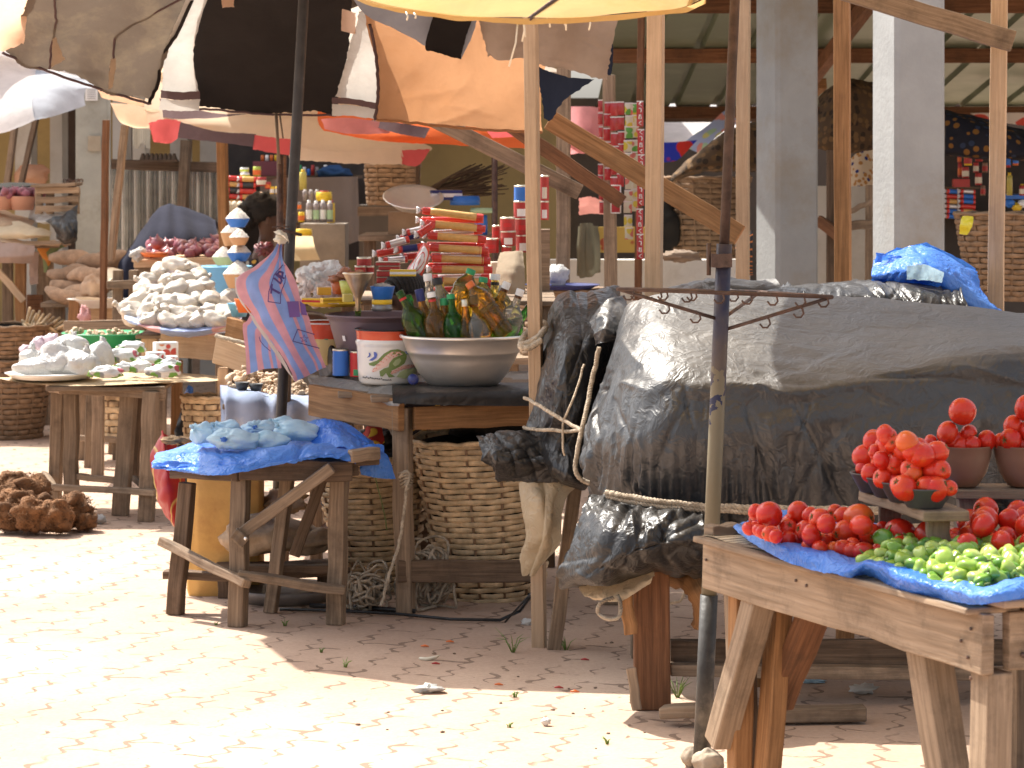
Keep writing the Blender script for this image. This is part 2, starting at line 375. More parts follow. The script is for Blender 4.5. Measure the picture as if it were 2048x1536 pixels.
# ================================================================== ground: sandy interlocking pavers
def ground_mat():
    m,nt=start('sandy_pavers'); tc=N(nt,'TexCoord').outputs['Object']
    mp=N(nt,'Mapping',Vector=tc,Rotation=(0,0,R(14))).outputs[0]
    sx=N(nt,'SeparateXYZ',Vector=mp); x,y=sx.outputs[0],sx.outputs[1]
    def M(op,a,b=None,c=None):
        kw={'_operation':op,'i0':a}
        if b is not None: kw['i1']=b
        if c is not None: kw['i2']=c
        return N(nt,'Math',**kw).outputs[0]
    # zigzag joints of the interlocking blocks: period .225 along y, .125 across x
    zig=M('MULTIPLY',M('SINE',M('MULTIPLY',y,2*math.pi/.115)),.016)
    zig2=M('MULTIPLY',M('SINE',M('MULTIPLY',x,2*math.pi/.14)),.008)
    gx=M('ADD',x,zig); gy=M('ADD',y,zig2)
    row=M('FLOOR',M('DIVIDE',gx,.145)); st=M('MULTIPLY',M('MODULO',row,2.),.13)
    fx=M('ABSOLUTE',M('SUBTRACT',M('FRACT',M('DIVIDE',gx,.145)),.5)); fy=M('ABSOLUTE',M('SUBTRACT',M('FRACT',M('DIVIDE',M('ADD',gy,st),.26)),.5))
    jn=N(nt,'TexNoise',Vector=tc,Scale=9.,Detail=5.,Roughness=.6).outputs[0]
    wid=M('MULTIPLY',M('SUBTRACT',jn,.39),.36)
    wid=M('MAXIMUM',wid,.0)
    jx=M('GREATER_THAN',fx,M('SUBTRACT',.5,wid)); jy=M('GREATER_THAN',fy,M('SUBTRACT',.5,M('MULTIPLY',wid,.55)))
    j=M('MAXIMUM',jx,jy)
    big=N(nt,'TexNoise',Vector=tc,Scale=.9,Detail=6.,Roughness=.65).outputs[0]
    # loose sand fills most joints: only some stretches stay open
    fil=N(nt,'TexNoise',Vector=tc,Scale=5.5,Detail=3.).outputs[0]
    op=ramp(nt,fil,[(.48,(0,0,0)),(.56,(1,1,1))])
    op2=ramp(nt,fil,[(.41,(0,0,0)),(.5,(1,1,1))]); jm=M('MAXIMUM',M('MULTIPLY',jx,op2),M('MULTIPLY',jy,op))
    fine=N(nt,'TexNoise',Vector=tc,Scale=60.,Detail=6.,Roughness=.7).outputs[0]
    c=ramp(nt,big,[(.3,(.42,.29,.215)),(.55,(.52,.375,.28)),(.75,(.6,.455,.35))])
    c=mixc(nt,.35,c,ramp(nt,fine,[(.3,(.6,.6,.6)),(.7,(1.15,1.15,1.15))]),'MULTIPLY')
    sp=N(nt,'TexVoronoi',Vector=tc,Scale=16.).outputs[0]
    c=mixc(nt,ramp(nt,sp,[(.03,(.8,.8,.8)),(.055,(0,0,0))]),c,(.12,.085,.06))
    c=mixc(nt,M('MULTIPLY',jm,.68),c,(.13,.085,.06))
    h=M('SUBTRACT',M('MULTIPLY',fine,.25),M('MULTIPLY',jm,1.2)); h=M('ADD',h,M('MULTIPLY',jn,.5))
    return finish(m,nt,c,.9,h,.8,.012,spec=.2)
g=MB(); g.add([(-60,-20,0),(60,-20,0),(60,90,0),(-60,90,0)],[(0,1,2,3)],[[(0,0),(1,0),(1,1),(0,1)]])
tag(obj('ground',g,ground_mat(),origin=(0,0,0)),kind='structure')
# ================================================================== far backdrop of the market hall
def wallbox(name,px0,py0,px1,py1,Y,d,m,label=None,cat='wall',**k):
    a=P(px0,py0,Y); b=P(px1,py1,Y); mb=MB()
    mb.box(((a.x+b.x)/2,Y+d/2,min(a.z,b.z)),abs(b.x-a.x),d,abs(a.z-b.z))
    return solo(name,mb,m,label,cat,**k)
M_ywall=mat('ochre_wall',(.4,.3,.13),.9,var=.12,sc=2,bump=.1,dirt=(.25,.19,.1),dsc=1.2)
M_brown=mat('brown_shutter',(.1,.07,.055),.8)
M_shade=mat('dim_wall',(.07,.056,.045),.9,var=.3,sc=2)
def ground_wall(name,px0,px1,top,Y,d,m,label,cat='wall'):
    a=P(px0,top,Y); b=P(px1,top,Y); mb=MB(); mb.box(((a.x+b.x)/2,Y+d/2,0),b.x-a.x,d,a.z)
    return solo(name,mb,m,label,cat)
ground_wall('hall_wall',-400,1120,-60,25,.25,M_ywall,'ochre plastered back wall of the market hall behind all the stalls')
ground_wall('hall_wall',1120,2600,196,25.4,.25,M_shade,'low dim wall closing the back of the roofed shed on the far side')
for x0,x1,Y,lb in ((-60,-20,21,'grey plaster pillar at the far edge behind the sacks'),(30,62,22.5,'pale plaster pillar just left of the ochre wall opening'),(100,124,22,'grey pillar between ochre wall and brown shutter'),(225,252,20.5,'pale grey pillar behind the slanted stick of the corrugated stall'),(265,290,21.5,'white round-edged pillar behind the yellow paper sheaf'),(340,375,21,'cream pillar behind the dark brown timber post of the tin stall'),(400,436,21,'grey pillar beside the orange post of the goods kiosk')):
    ground_wall('pillar',x0,x1,-30,Y,.3,M_plaster,lb,'pillar')
ground_wall('shutter',128,160,60,23,.1,M_brown,'dark brown shutter closing an opening behind the concrete column','shutter')
ground_wall('shutter',252,266,90,22.6,.1,M_brown,'narrow dark shutter strip between two pale pillars','shutter')
# unseen roof added above the picture to darken the back stalls
t=thing('shade_roof','unseen flat sheet roof added to shade the rearmost stalls','roof',(-2.5,22,2.7))
obj('roof_sheet',MB().box((-2.6,22.2,2.78),7.0,6.4,.04),mat('old_sheet',(.2,.17,.14),.7,metal=.2),t)
for y in (19.2,22,24.6): obj('beam',MB().beam((-6,y,2.72),(.85,y,2.72),.08,.1),W_dark,t)
# concrete column on the left with a notice
a=P(155,190,18.5); b=P(207,190,18.5)
t=thing('concrete_column','weathered grey concrete column on the far left carrying a small paper notice','column',((a.x+b.x)/2,18.6,0))
mb=MB(); mb.box((a.x-.01+.1,18.6,0),.205,.2,2.45); 
mb.beam((a.x+.2,18.52,0),(a.x+.2,18.52,2.3),.035,.03)
obj('shaft',mb,mat('mossy_concrete',(.33,.33,.29),.9,var=.2,sc=3,bump=.3,bsc=40,dirt=(.2,.2,.14),dsc=2),t)
pa=P(163,172,18.3); pb=P(188,200,18.3); mb=MB(); mb.box((pa.x+.04,18.47,pb.z),pb.x-pa.x,.004,pa.z-pb.z); nb=obj('notice',mb,M_wht,t)
mb=MB()
for i in range(5): mb.box((pa.x+.04,18.465,pb.z+.012+i*.014),.055,.003,.004)
obj('notice_lines',mb,mat('grey_ink',(.3,.3,.32),.8,bump=0),nb)
mb=MB(); q=P(185,302,18.4); mb.box((q.x,18.485,q.z),.085,.01,.1); obj('patch',mb,mat('tan_patch',(.42,.36,.27),.9),t)
# ================================================================== shed on the right: roof, purlins, columns, posts
def roof_z(Y): return 1.98+(20.6-Y)*.112
t=thing('shed_roof','ribbed sheet metal roof on timber purlins over the stalls at the back','roof',(2.5,17,2.2))
mb=MB(); X0,X1=.62,7.2; ys=[13.4,16,18.5,20.7]; ns=[]
x=X0
while x<X1:
    for dx,dz in ((0,0),(.235,0),(.25,.035),(.285,.035)): ns.append((x+dx,dz))
    x+=.3
mb.grid([[V(xx,y,roof_z(y)+.05+dz) for xx,dz in ns] for y in ys],smooth=False)
M_roof=mat('roof_sheet',(.2,.25,.17),.42,var=.1,sc=2,bump=.02,metal=.35,dirt=(.3,.33,.26),dsc=1.5)  # green bounced light is mixed into the sheet colour
obj('roof_sheet',mb,M_roof,t)
mb=MB()
for y in (13.6,15.9,17.8,20.55):
    m_=MB(); m_.beam((X0-.05,y,roof_z(y)),(X1,y,roof_z(y)),.06,.09); obj('purlin',m_,W_red,t)
for x in (1.95,4.6):
    m_=MB(); m_.beam((x,13.5,roof_z(13.5)-.09),(x,20.6,roof_z(20.6)-.09),.06,.09); obj('rafter',m_,W_red,t)
m_=MB(); m_.beam((1.75,20.0,1.75),(2.02,18.2,2.13),.05,.07); obj('strut',m_,W_orange,t)
m_=MB(); m_.beam((.3,20.9,2.0),(X1,20.9,2.0),.05,.045); obj('purlin',m_,W_orange,t)
m_=MB(); m_.beam((.3,20.95,1.945),(X1,20.95,1.945),.05,.05); obj('purlin',m_,W_dark,t)
def ccol(pxl,pxm,pxr,Y,top,label):
    # square column turned a little so that a narrow left face shows beside the front one
    wd=(pxr-pxm)*Y/F; a=math.atan2((pxm-pxl)*Y/F,wd)
    c=P((pxl+pxr)/2,330,Y+.12); mb=MB(); s=math.hypot(wd,(pxm-pxl)*Y/F)*.96
    ch=.02; pts=[]
    for ax,ay in ((-s/2+ch,-s/2),(s/2-ch,-s/2),(s/2,-s/2+ch),(s/2,s/2-ch),(s/2-ch,s/2),(-s/2+ch,s/2),(-s/2,s/2-ch),(-s/2,-s/2+ch)):
        ca,sa=math.cos(a*.95),math.sin(a*.95); pts.append((c.x+ax*ca-ay*sa,c.y+ax*sa+ay*ca))
    g=[[V(x,y,z+0*i) for x,y in pts] for i,z in enumerate((0,.6,1.2,1.8,top))]
    mb.grid(g,smooth=False,wrap=True); k=len(mb.v); mb.add([V(x,y,top) for x,y in pts],[tuple(range(8))])
    return solo('concrete_column',mb,M_conc,label,'column')
ccol(1508,1548,1640,14.2,roof_z(14.2)-.02,'stout grey concrete column with grimy lower half between timber posts')
ccol(1742,1782,1892,12.3,2.9,'stout concrete column with a bright sunlit left face beside the blue bag')
def post(px0,py0,px1,py1,Y,wpx,m,label,d=None,name='timber_post',cat='post',Y1=None,**k):
    a=P(px0,py0,Y); b=P(px1,py1,Y1 or Y); mb=MB(); wd=wpx*Y/F
    up=(0,1,0) if abs((b-a).z)<.9*(b-a).length else (math.sin(R(k.pop('rz',14))),math.cos(R(14)),0)
    mb.beam(a,b,wd*.92,d or wd,up=up,n=6,wob=.0018)
    return solo(name,mb,m,label,cat,bevel=.003,**k)
p1=post(1060,-40,1079,1296,9.3,28,W_pale,'pale timber post in front of the basin tied with a rope knot')
post(1313,-95,1304,1100,9.75,34,W_pale,'pale timber post rising behind the left end of the black tarpaulin pile')
post(1488,-60,1484,700,12.6,26,W_pale,'raw timber post with dark burnt blotches beside the concrete column')
post(1683,-60,1686,700,11.2,34,W_orange,'orange brown timber post between the two concrete columns')
post(2000,-95,1990,800,9.9,34,W_pale,'pale timber post at the far right carrying the slanted top board')
post(1680,-22,2026,83,9.8,46,W_grey,'weathered board slanting down to the right hand post head',d=.035,name='timber_board',cat='board')
post(1128,40,1126,640,13.2,26,W_mid,'brown timber post behind the stack of red tins')
post(1218,150,1222,640,13.6,24,W_mid,'brown timber post behind the hanging sachet strips')
post(1283,-20,1276,620,14.5,14,W_red,'thin red brown post at the roof edge beside the sachet strips')
post(1100,240,1480,470,11.6,44,W_orange,'long orange brown brace slanting down behind the pale post',d=.04,name='timber_brace',cat='brace',Y1=11.4)
post(860,236,1160,385,12.2,34,W_mid,'brown brace slanting down from under the orange awning cloth',d=.04,name='timber_brace',cat='brace')
post(1020,250,1245,405,12.8,32,W_red,'dark brace slanting down behind the pale post to the sachet strips',d=.04,name='timber_brace',cat='brace')
post(988,260,988,560,14.5,9,W_dark,'thin dark pole standing behind the spaghetti stack')
post(836,300,836,500,15.2,8,W_dark,'thin dark pole behind the tilted metal basin')
post(30,250,8,420,19.5,13,W_mid,'leaning brown stick at the left edge of the back stalls',name='stick',cat='stick')
post(75,225,42,372,19,11,W_dark,'dark leaning stick in front of the ochre wall',name='stick',cat='stick')
post(212,240,206,640,15.6,13,W_red,'dark red iron pole in front of the grey concrete column')
post(250,250,222,520,15.9,14,W_mid,'crooked stick slanting in front of the corrugated tin wall',name='stick',cat='stick')
post(373,280,362,470,18.9,20,W_mid,'dark timber post of the corrugated tin stall')
post(444,283,450,520,15.5,20,W_orange,'orange timber post at the corner of the goods kiosk')
# corrugated wall and rail
mb=MB(); rows=[]
for z in (0.3,1.0,1.585): rows.append([V(-2.83+.86*i/200, 19.3+.028*math.sin(i*2*math.pi/20.0), z) for i in range(201)])
M_zinc=mat('zinc_sheet',(.55,.55,.52),.18,var=.25,sc=6,bump=.05,metal=.85,dirt=(.25,.22,.19),dsc=3)
solo('tin_wall',mb.grid(rows) ,M_zinc,'shiny corrugated tin wall of the stall behind the navy cover','wall')
post(216,328,448,335,19,22,W_dark,'dark timber rail along the top of the corrugated tin wall',name='timber_rail',cat='rail')
# egg trays and a sheaf of yellow papers on the rail
mb=MB(); q=P(318,320,18.9)
for i in range(8):
    for k in range(3): mb.lathe([(.02,0),(.014,.02),(.006,.045)],(q.x-.105+i*.03,18.85+k*.03,q.z),6)
mb.box((q.x,18.88,q.z-.012),.26,.1,.014)
solo('egg_tray',mb,W_dark,'dark brown cardboard egg tray resting on the tin wall rail','egg tray')
mb=MB(); q=P(285,292,18.95)
for i in range(9): mb.box((q.x-.06+i*.013,18.95+.01*math.sin(i),q.z-.02*math.sin(i)),.012,.02,.17+.01*math.cos(i*2))
solo('paper_sheaf',mb,M_cream,'sheaf of cream paper strips hanging below the cream umbrella edge','paper')
# ================================================================== umbrellas and hanging cloths
C_brown=cloth('brown_canvas',(.13,.103,.08),.28,dirt=(.24,.19,.125),sc=3); C_black=cloth('black_canvas',(.016,.013,.012),.05)
C_white=cloth('grey_white_canvas',(.52,.5,.46),.3,dirt=(.33,.3,.26)); C_orange=cloth('orange_canvas',(.50,.265,.135),.36,var=.08,dirt=(.45,.22,.1))
C_beige=cloth('beige_canvas',(.42,.33,.26),.4); C_grey=cloth('blue_grey_canvas',(.3,.32,.37),.3); C_navy=cloth('navy_canvas',(.03,.04,.07),.1)
C_peach=cloth('peach_canvas',(.75,.5,.34),.6); C_cream=cloth('cream_canvas',(.8,.64,.47),.55,var=.05); C_pink=cloth('faded_red_canvas',(.7,.13,.13),.55,var=.08)
C_choc=cloth('chocolate_canvas',(.13,.085,.085),.3); C_redor=cloth('orange_red_canvas',(.8,.17,.05),.55,var=.08); C_yellow=cloth('yellow_canvas',(.56,.39,.17),.42,dirt=(.6,.35,.1),var=.1)
C_dull=cloth('dull_shade_cloth',(.4,.33,.26),.06)
C_ltblue=cloth('pale_blue_canvas',(.5,.53,.58),.4); C_whiteb=cloth('white_canvas',(.78,.76,.76),.55)
def stitch(pts,r,mat_,parent,name='seam'):
    mb=MB(); pp=crow([P(*p) for p in pts],24)
    mb.tube([p+V(noise.noise(p*60)*.006,-.012,noise.noise(p*60+V(5,5,5))*.006) for p in pp],r,5); return obj(name,mb,mat_,parent)
A=P(608,-190,10.75)
t=thing('patchwork_umbrella','large tattered market umbrella of brown, black, white and orange cloth panels','umbrella',(P(556,1120,10.9).x,10.75,0))
crc=creases(31,40,(.003,.009),(.02,.05),(.15,.7),1.3)
def panel(name,net,m,seed,amp=.012,nu=44,nv=34,rag=.012,sc=4,fn=None): return obj(name,MB().grid(patch(net,nu,nv,amp,sc,seed,rag,ridged=False,fn=fn)),m,t)
mb=MB(); a=G(548,1150); mb.tube([V(P(548,1144,10.75).x,10.75,0),P(562,840,10.75),P(580,480,10.75),P(594,240,10.75),P(607,0,10.75),A],[.021]*6,12); obj('pole',mb,mat('black_pole_paint',(.03,.028,.028),.45,var=.5,sc=14,dirt=(.3,.29,.28),dsc=7,dlo=.62,dhi=.7),t)
mb=MB(); q=P(578,470,10.72); mb.tube([q+V(-.05,0,.0),q+V(-.02,-.02,.02),q+V(.05,-.01,.0)],.006,6); obj('hook',mb,M_steel,t)
# panels hanging on the far rim, seen from underneath
panel('brown_panel',[[(60,-60,11.0),(180,-70,10.95),(300,-70,11.0),(392,-60,11.1)],[(52,15,11.2),(150,5,11.2),(270,5,11.25),(362,40,11.35)],[(25,62,11.4),(125,85,11.45),(235,100,11.5),(335,112,11.55)],[(2,104,11.5),(110,145,11.55),(215,180,11.6),(302,206,11.65)]],C_brown,1,.012,70,50,fn=lambda u,v:.03*math.sin(u*13+2.2*v+1.5*noise.noise(V(u*3,v*2,1)))*v+crc(u,v))
panel('peach_panel',[[(-40,-60,11.1),(20,-60,11.1),(62,-60,11.15)],[(-60,40,11.2),(-5,20,11.25),(55,22,11.3)],[(-80,120,11.3),(-10,105,11.35),(48,88,11.3)]],C_peach,2,.02,20,20)
panel('black_panel',[[(405,-60,11.1),(550,-60,11.0),(705,-60,11.15)],[(385,60,11.5),(545,60,11.45),(700,70,11.5)],[(380,150,11.75),(540,160,11.7),(685,160,11.7)],[(392,215,11.8),(540,226,11.8),(672,228,11.8)]],C_black,3,.01,60,40,fn=lambda u,v:.02*math.sin(u*9+1.2*v)*v+crc(u,v)*.7)
panel('white_panel',[[(392,-40,11.0),(430,-40,11.05)],[(345,60,11.4),(395,60,11.47)],[(328,110,11.6),(386,120,11.65)],[(324,182,11.7),(398,186,11.77)]],C_white,4,.008,20,30,.008)
panel('white_panel',[[(722,20,11.15),(748,0,11.0)],[(700,90,11.45),(750,100,11.4)],[(685,150,11.62),(757,145,11.6)],[(670,195,11.7),(754,208,11.7)]],C_white,5,.02,20,30,.01)
panel('brown_band',[[(322,180,11.66),(360,184,11.67),(400,182,11.7)],[(322,196,11.66),(360,200,11.67),(400,198,11.7)]],C_choc,6,.003,20,6,.004)
panel('white_hem',[[(322,197,11.68),(360,200,11.68),(400,198,11.71)],[(318,219,11.7),(355,222,11.7),(398,221,11.72)]],C_white,7,.004,20,8,.006)
panel('brown_band',[[(664,195,11.64),(705,197,11.62),(756,207,11.62)],[(664,208,11.64),(705,209,11.62),(754,219,11.62)]],C_choc,8,.003,20,6,.004)
panel('white_hem',[[(664,209,11.67),(705,210,11.65),(752,219,11.65)],[(664,232,11.68),(700,232,11.66),(748,238,11.66)]],C_white,9,.004,20,8,.006)
panel('orange_panel',[[(725,-40,10.9),(880,-60,10.75),(1000,-60,10.7),(1150,-60,10.7)],[(730,45,11.1),(880,40,11.0),(990,40,10.95),(1120,60,10.95)],[(752,125,11.2),(880,130,11.15),(980,140,11.1),(1085,150,11.15)],[(755,190,11.25),(870,200,11.22),(975,205,11.2),(1082,215,11.2)],[(748,238,11.3),(860,250,11.27),(970,258,11.25),(1085,264,11.25)]],C_orange,10,.008,80,60,.006,3.2,fn=lambda u,v:crc(u,v)+.01*math.sin(u*7+v*5))
panel('beige_scrap',[[(952,30,10.2),(1020,20,10.1),(1130,20,10.1),(1235,30,10.2)],[(962,70,10.25),(1040,75,10.2),(1130,80,10.2),(1222,90,10.25)],[(975,115,10.3),(1050,121,10.25),(1130,140,10.25),(1216,160,10.3)]],C_beige,11,.008,60,36,.01,fn=lambda u,v:.014*math.sin(u*17+v*2)+crc(u,v))
panel('navy_scrap',[[(1180,40,10.35),(1225,40,10.35)],[(1205,110,10.35),(1226,120,10.35)],[(1212,150,10.35),(1222,150,10.35)]],C_navy,12,.006,12,20,.006)
panel('grey_rag',[[(1074,130,10.6),(1120,150,10.6),(1190,160,10.55)],[(1082,185,10.6),(1105,190,10.6),(1130,200,10.58)],[(1088,235,10.6),(1098,243,10.6),(1108,230,10.6)]],C_navy,13,.015,20,24,.01)
panel('peach_patch',[[(440,-20,11.15),(468,-20,11.15)],[(445,16,11.25),(468,14,11.25)]],C_peach,14,.003,8,8,.006)
panel('peach_patch',[[(684,18,11.25),(712,26,11.25)],[(682,62,11.35),(710,68,11.35)]],C_peach,15,.003,8,8,.006)
panel('blue_scrap',[[(690,-30,10.0),(800,-40,9.9),(950,-30,9.9)],[(735,30,10.1),(800,20,10.1),(955,30,10.1)],[(800,55,10.2),(850,85,10.2),(945,70,10.2)],[(845,90,10.25),(880,104,10.25),(922,118,10.25)]],[C_grey],16,.015,36,24,.006)
panel('black_scrap',[[(868,24,10.08),(950,22,10.08)],[(850,92,10.22),(930,80,10.2)],[(866,104,10.22),(921,119,10.23)]],C_black,17,.006,20,20,.006)
stitch([(385,0,11.2),(352,70,11.45),(326,112,11.6),(318,160,11.63),(300,205,11.65)],.008,C_black,t)
stitch([(110,-10,11.15),(112,40,11.3),(104,90,11.45),(100,140,11.5)],.005,C_choc,t)
stitch([(370,-5,11.2),(260,52,11.4),(232,70,11.45),(228,120,11.5)],.005,C_choc,t)
stitch([(5,106,11.5),(110,147,11.54),(215,182,11.59),(302,208,11.64)],.006,C_choc,t)
stitch([(740,50,11.05),(752,110,11.15),(756,180,11.2),(750,238,11.26)],.007,C_choc,t)
stitch([(392,217,11.78),(540,228,11.78),(672,230,11.78)],.005,C_choc,t)
stitch([(748,238,11.28),(860,250,11.25),(970,259,11.23),(1085,265,11.23)],.006,C_orange,t)
C_torn=cloth('worn_tan_canvas',(.36,.27,.19),.4)
panel('worn_patch',[[(106,78,11.3),(112,76,11.3)],[(104,110,11.38),(126,112,11.38)],[(102,134,11.42),(132,118,11.4)]],C_torn,51,.004,12,16,.01)
panel('worn_patch',[[(222,118,11.38),(232,118,11.38)],[(218,145,11.46),(230,148,11.46)],[(216,178,11.52),(224,176,11.52)]],C_torn,52,.004,10,16,.01)
# the canopy above the frame, from the apex out to the hanging panels and to the near rim
ring=[P(60,-60,11.0),P(180,-70,10.95),P(392,-60,11.1),P(550,-60,11.0),P(705,-60,11.15),P(880,-60,10.75),P(1150,-60,10.7)]
near=[V(.42,10.0,2.36),V(.2,9.62,2.38),V(-.35,9.55,2.37),V(-.85,9.55,2.36),V(-1.4,9.65,2.36),V(-1.85,9.95,2.34),V(-2.02,10.5,2.34)]
rim=ring+near; n=len(rim); mb=MB(); Aa=V(-.82,10.6,2.66); rows=[]
for k in range(9): 
    u=k/8; rows.append([Aa.lerp(p,u)+V(0,0,-.12*math.sin(math.pi*u)) for p in rim+[rim[0]]])
obj('canopy',mb.grid(rows),C_brown,t)
for k in (1,3,5,8,11,13):
    m_=MB(); m_.tube([Aa+V(0,0,-.02),Aa.lerp(rim[k],.5)+V(0,0,-.145),rim[k]+V(0,0,-.02)],.007,6); obj('rib',m_,M_steel,t)
for i,(px,py,L) in enumerate(((552,228,100),(560,232,45))):
    m_=MB(); m_.tube([P(px,py,11.76),P(px+3,py+L*.5,11.7),P(px+6,py+L,11.7)],.004 if i else .007,5); obj('loose_thread',m_,W_mid,t)
# yellow umbrella on the blue iron pole
pb=V(P(1403,1536,7.42).x,7.42,0); t=thing('yellow_umbrella','yellow cloth umbrella on a patched iron pole with a hook rack','umbrella',pb)
top=P(1478,-260,7.42)
def pp(y): # pole axis at a pixel row
    return P(1404+(1462-1404)*(1545-y)/1545*1.12 if False else 1403+ (1536-y)*.0435, y, 7.42)
mb=MB(); mb.tube([pp(1548),pp(1190)],.0235,14); obj('lower_pole',mb,mat('black_tube',(.035,.033,.03),.5,var=.5,sc=20,dirt=(.2,.17,.13),dsc=6),t)
def pole_mat():
    m,nt=start('patched_pole_paint'); tc=N(nt,'TexCoord').outputs['Object']; z=N(nt,'SeparateXYZ',Vector=tc).outputs[2]
    n=N(nt,'TexNoise',Vector=tc,Scale=26.,Detail=6.).outputs[0]
    f=N(nt,'Math',_operation='ADD',i0=z,i1=N(nt,'Math',_operation='MULTIPLY',i0=N(nt,'Math',_operation='SUBTRACT',i0=n,i1=.5).outputs[0],i1=.55).outputs[0]).outputs[0]
    c=ramp(nt,f,[(0,(.13,.112,.07)),(1.02,(.16,.145,.1)),(1.05,(.025,.03,.075)),(1.4,(.015,.02,.06))])
    d=N(nt,'TexNoise',Vector=tc,Scale=8.,Detail=6.).outputs[0]; c=mixc(nt,ramp(nt,d,[(.45,(0,0,0)),(.7,(.6,.6,.6))]),c,(.13,.1,.06))
    return finish(m,nt,c,.5,n,.3,.004)
mb=MB(); mb.tube([pp(1195),pp(900),pp(690),pp(488)],.0205,14); obj('sleeve',mb,pole_mat(),t)
mb=MB(); mb.tube([pp(500),pp(200),pp(-60),top],.0135,12); obj('upper_pole',mb,mat('rusty_tube',(.05,.03,.024),.6,var=.5,sc=25,bump=.3),t)
mb=MB(); q=pp(520); mb.beam(q+V(-.035,-.01,0),q+V(.02,-.01,0),.05,.035); mb.tube([q+V(-.04,-.01,.045),q+V(-.04,-.01,-.04)],.006,6); mb.tube([q+V(.0,-.03,.0),q+V(.0,.03,0)],.018,8); obj('clamp',mb,M_steel,t)
# triangular hook rack around the pole
q=pp(590); L=P(1235,578,7.3); Rr=P(1664,594,7.42); B=P(1520,584,7.95)
rk=obj('hook_rack',MB().tube([L,Rr],.0055,7).tube([L,B],.0055,7).tube([B,Rr],.0055,7).tube([L,pp(640)],.005,7).tube([Rr,pp(662)],.005,7).tube([B,pp(640)],.005,7),M_steel,t)
for a_,b_,fr in ((L,Rr,(.05,.18,.32,.47,.6,.72,.85,.96)),(L,B,(.12,.3,.5,.8)),(Rr,pp(662),(.3,.6)),(L,pp(640),(.45,.75))):
    for f_ in fr:
        c=a_.lerp(b_,f_); mb=MB(); s=.014
        mb.tube([c+V(0,0,.004)]+[c+V(s*math.sin(k*.9)*1.0,0,-s*1.0+s*math.cos(k*.9)) for k in range(1,6)],.0028,5); obj('hook',mb,M_steel,rk)
mb=MB(); AP=top+V(0,0,.0)
yr=[P(700,-14,6.75),P(760,6,6.6),P(850,22,6.5),P(960,33,6.45),P(1060,37,6.45),P(1180,33,6.45),P(1290,24,6.5),P(1370,14,6.55),P(1412,-4,6.6),V(.75,6.15,2.12),V(1.15,6.2,2.2),V(1.5,6.6,2.24),V(1.62,7.2,2.26),V(1.5,7.8,2.22),V(1.1,8.25,2.2),V(.6,8.38,2.16),V(.12,8.2,2.12),V(-.2,7.75,2.08),V(-.36,7.2,2.04),P(700,-14,6.75)]
AP=V(.62,7.35,2.55); rows=[]
for k in range(11):
    u=k/10; rows.append([AP.lerp(p,u)+V(0,0,-.05*math.sin(math.pi*u)+.012*noise.noise(p*5+V(k*.4,0,0))*u) for p in crow(yr,90)])
obj('canopy',mb.grid(rows),C_yellow,t)
mb=MB(); vr=crow(yr[:9],60); mb.grid([[p for p in vr],[p+V(0,.01,-.012+.004*noise.noise(p*20)) for p in vr]]); obj('hem',mb,C_yellow,t)
for k in (0,4,8,10,12,14,16,18):
    m_=MB(); m_.tube([AP+V(0,0,-.02),AP.lerp(yr[k],.5)+V(0,0,-.07),yr[k]+V(0,0,.0)],.006,6); obj('rib',m_,M_steel,t)
for px,py,dx,L in ((1036,38,-18,95),(1048,38,-4,45),(812,24,2,16),(1094,36,6,18),(1128,34,4,26),(1178,32,0,28),(1122,36,10,18),(1044,38,6,36),(828,26,3,10)):
    m_=MB(); a=P(px,py,6.47); m_.tube([a,P(px+dx*.4,py+L*.5,6.46)+V(.003,0,0),P(px+dx,py+L,6.47)],.0022,5); obj('hem_thread',m_,M_cream,t)
# unseen awning above the frame on the tall posts, shaped to shade the tarpaulin pile
t=thing('unseen_awning','unseen beige cloth awning over the tall timber posts shading the tarpaulin pile','awning',V(1.5,9.6,2.45))
obj('cloth',MB().grid(patch([[(.0,8.62,2.46),(.25,8.52,2.43),(.9,8.45,2.42),(2.9,8.4,2.46)],[(.04,9.0,2.48),(.3,9.0,2.44),(1.2,9.0,2.44),(2.9,9.0,2.48)],[(.2,9.45,2.5),(.6,9.45,2.46),(1.4,9.45,2.46),(2.9,9.45,2.5)],[(.4,9.95,2.54),(.8,9.95,2.53),(1.6,9.95,2.53),(2.9,9.95,2.54)]],30,24,.012,3,28,world=True)),C_beige,t)
for y in (8.9,9.8): obj('cross_bar',MB().beam((.1,y,2.44),(2.9,y,2.44),.05,.05),W_mid,t)
# cream and red umbrella further back
t=thing('cream_red_umbrella','cream umbrella with faded red and brown border patches beyond the black panel','umbrella',(P(560,330,15).x,15,0))
mb=MB(); mb.tube([V(P(560,330,15).x,15,0),V(P(560,330,15).x,15,2.6)],.018,10); obj('pole',mb,M_steel,t)
mb=MB(); mb.lathe([(1.2,2.1),(.9,2.2),(.5,2.34),(.001,2.5)],(-1.2,16.1,0),26); obj('canopy',mb,C_cream,t)
panel('cream_panel',[[(330,120,15.3),(480,110,15.2),(640,120,15.2),(800,150,15.3)],[(290,200,15.0),(440,214,14.8),(620,222,14.8),(790,240,14.9),(858,288,15.0)][:4],[(298,246,14.9),(450,242,14.65),(640,252,14.65),(812,276,14.8)],[(330,250,14.85),(470,268,14.6),(640,292,14.6),(860,296,14.75)],[(336,264,14.82),(470,284,14.55),(640,308,14.55),(860,304,14.7)]],C_cream,21,.03,60,36,.006,2.2)
panel('cream_skirt',[[(578,290,14.5),(680,305,14.45),(806,290,14.5)],[(578,318,14.5),(680,326,14.45),(806,330,14.5)]],C_cream,22,.012,40,10,.014)
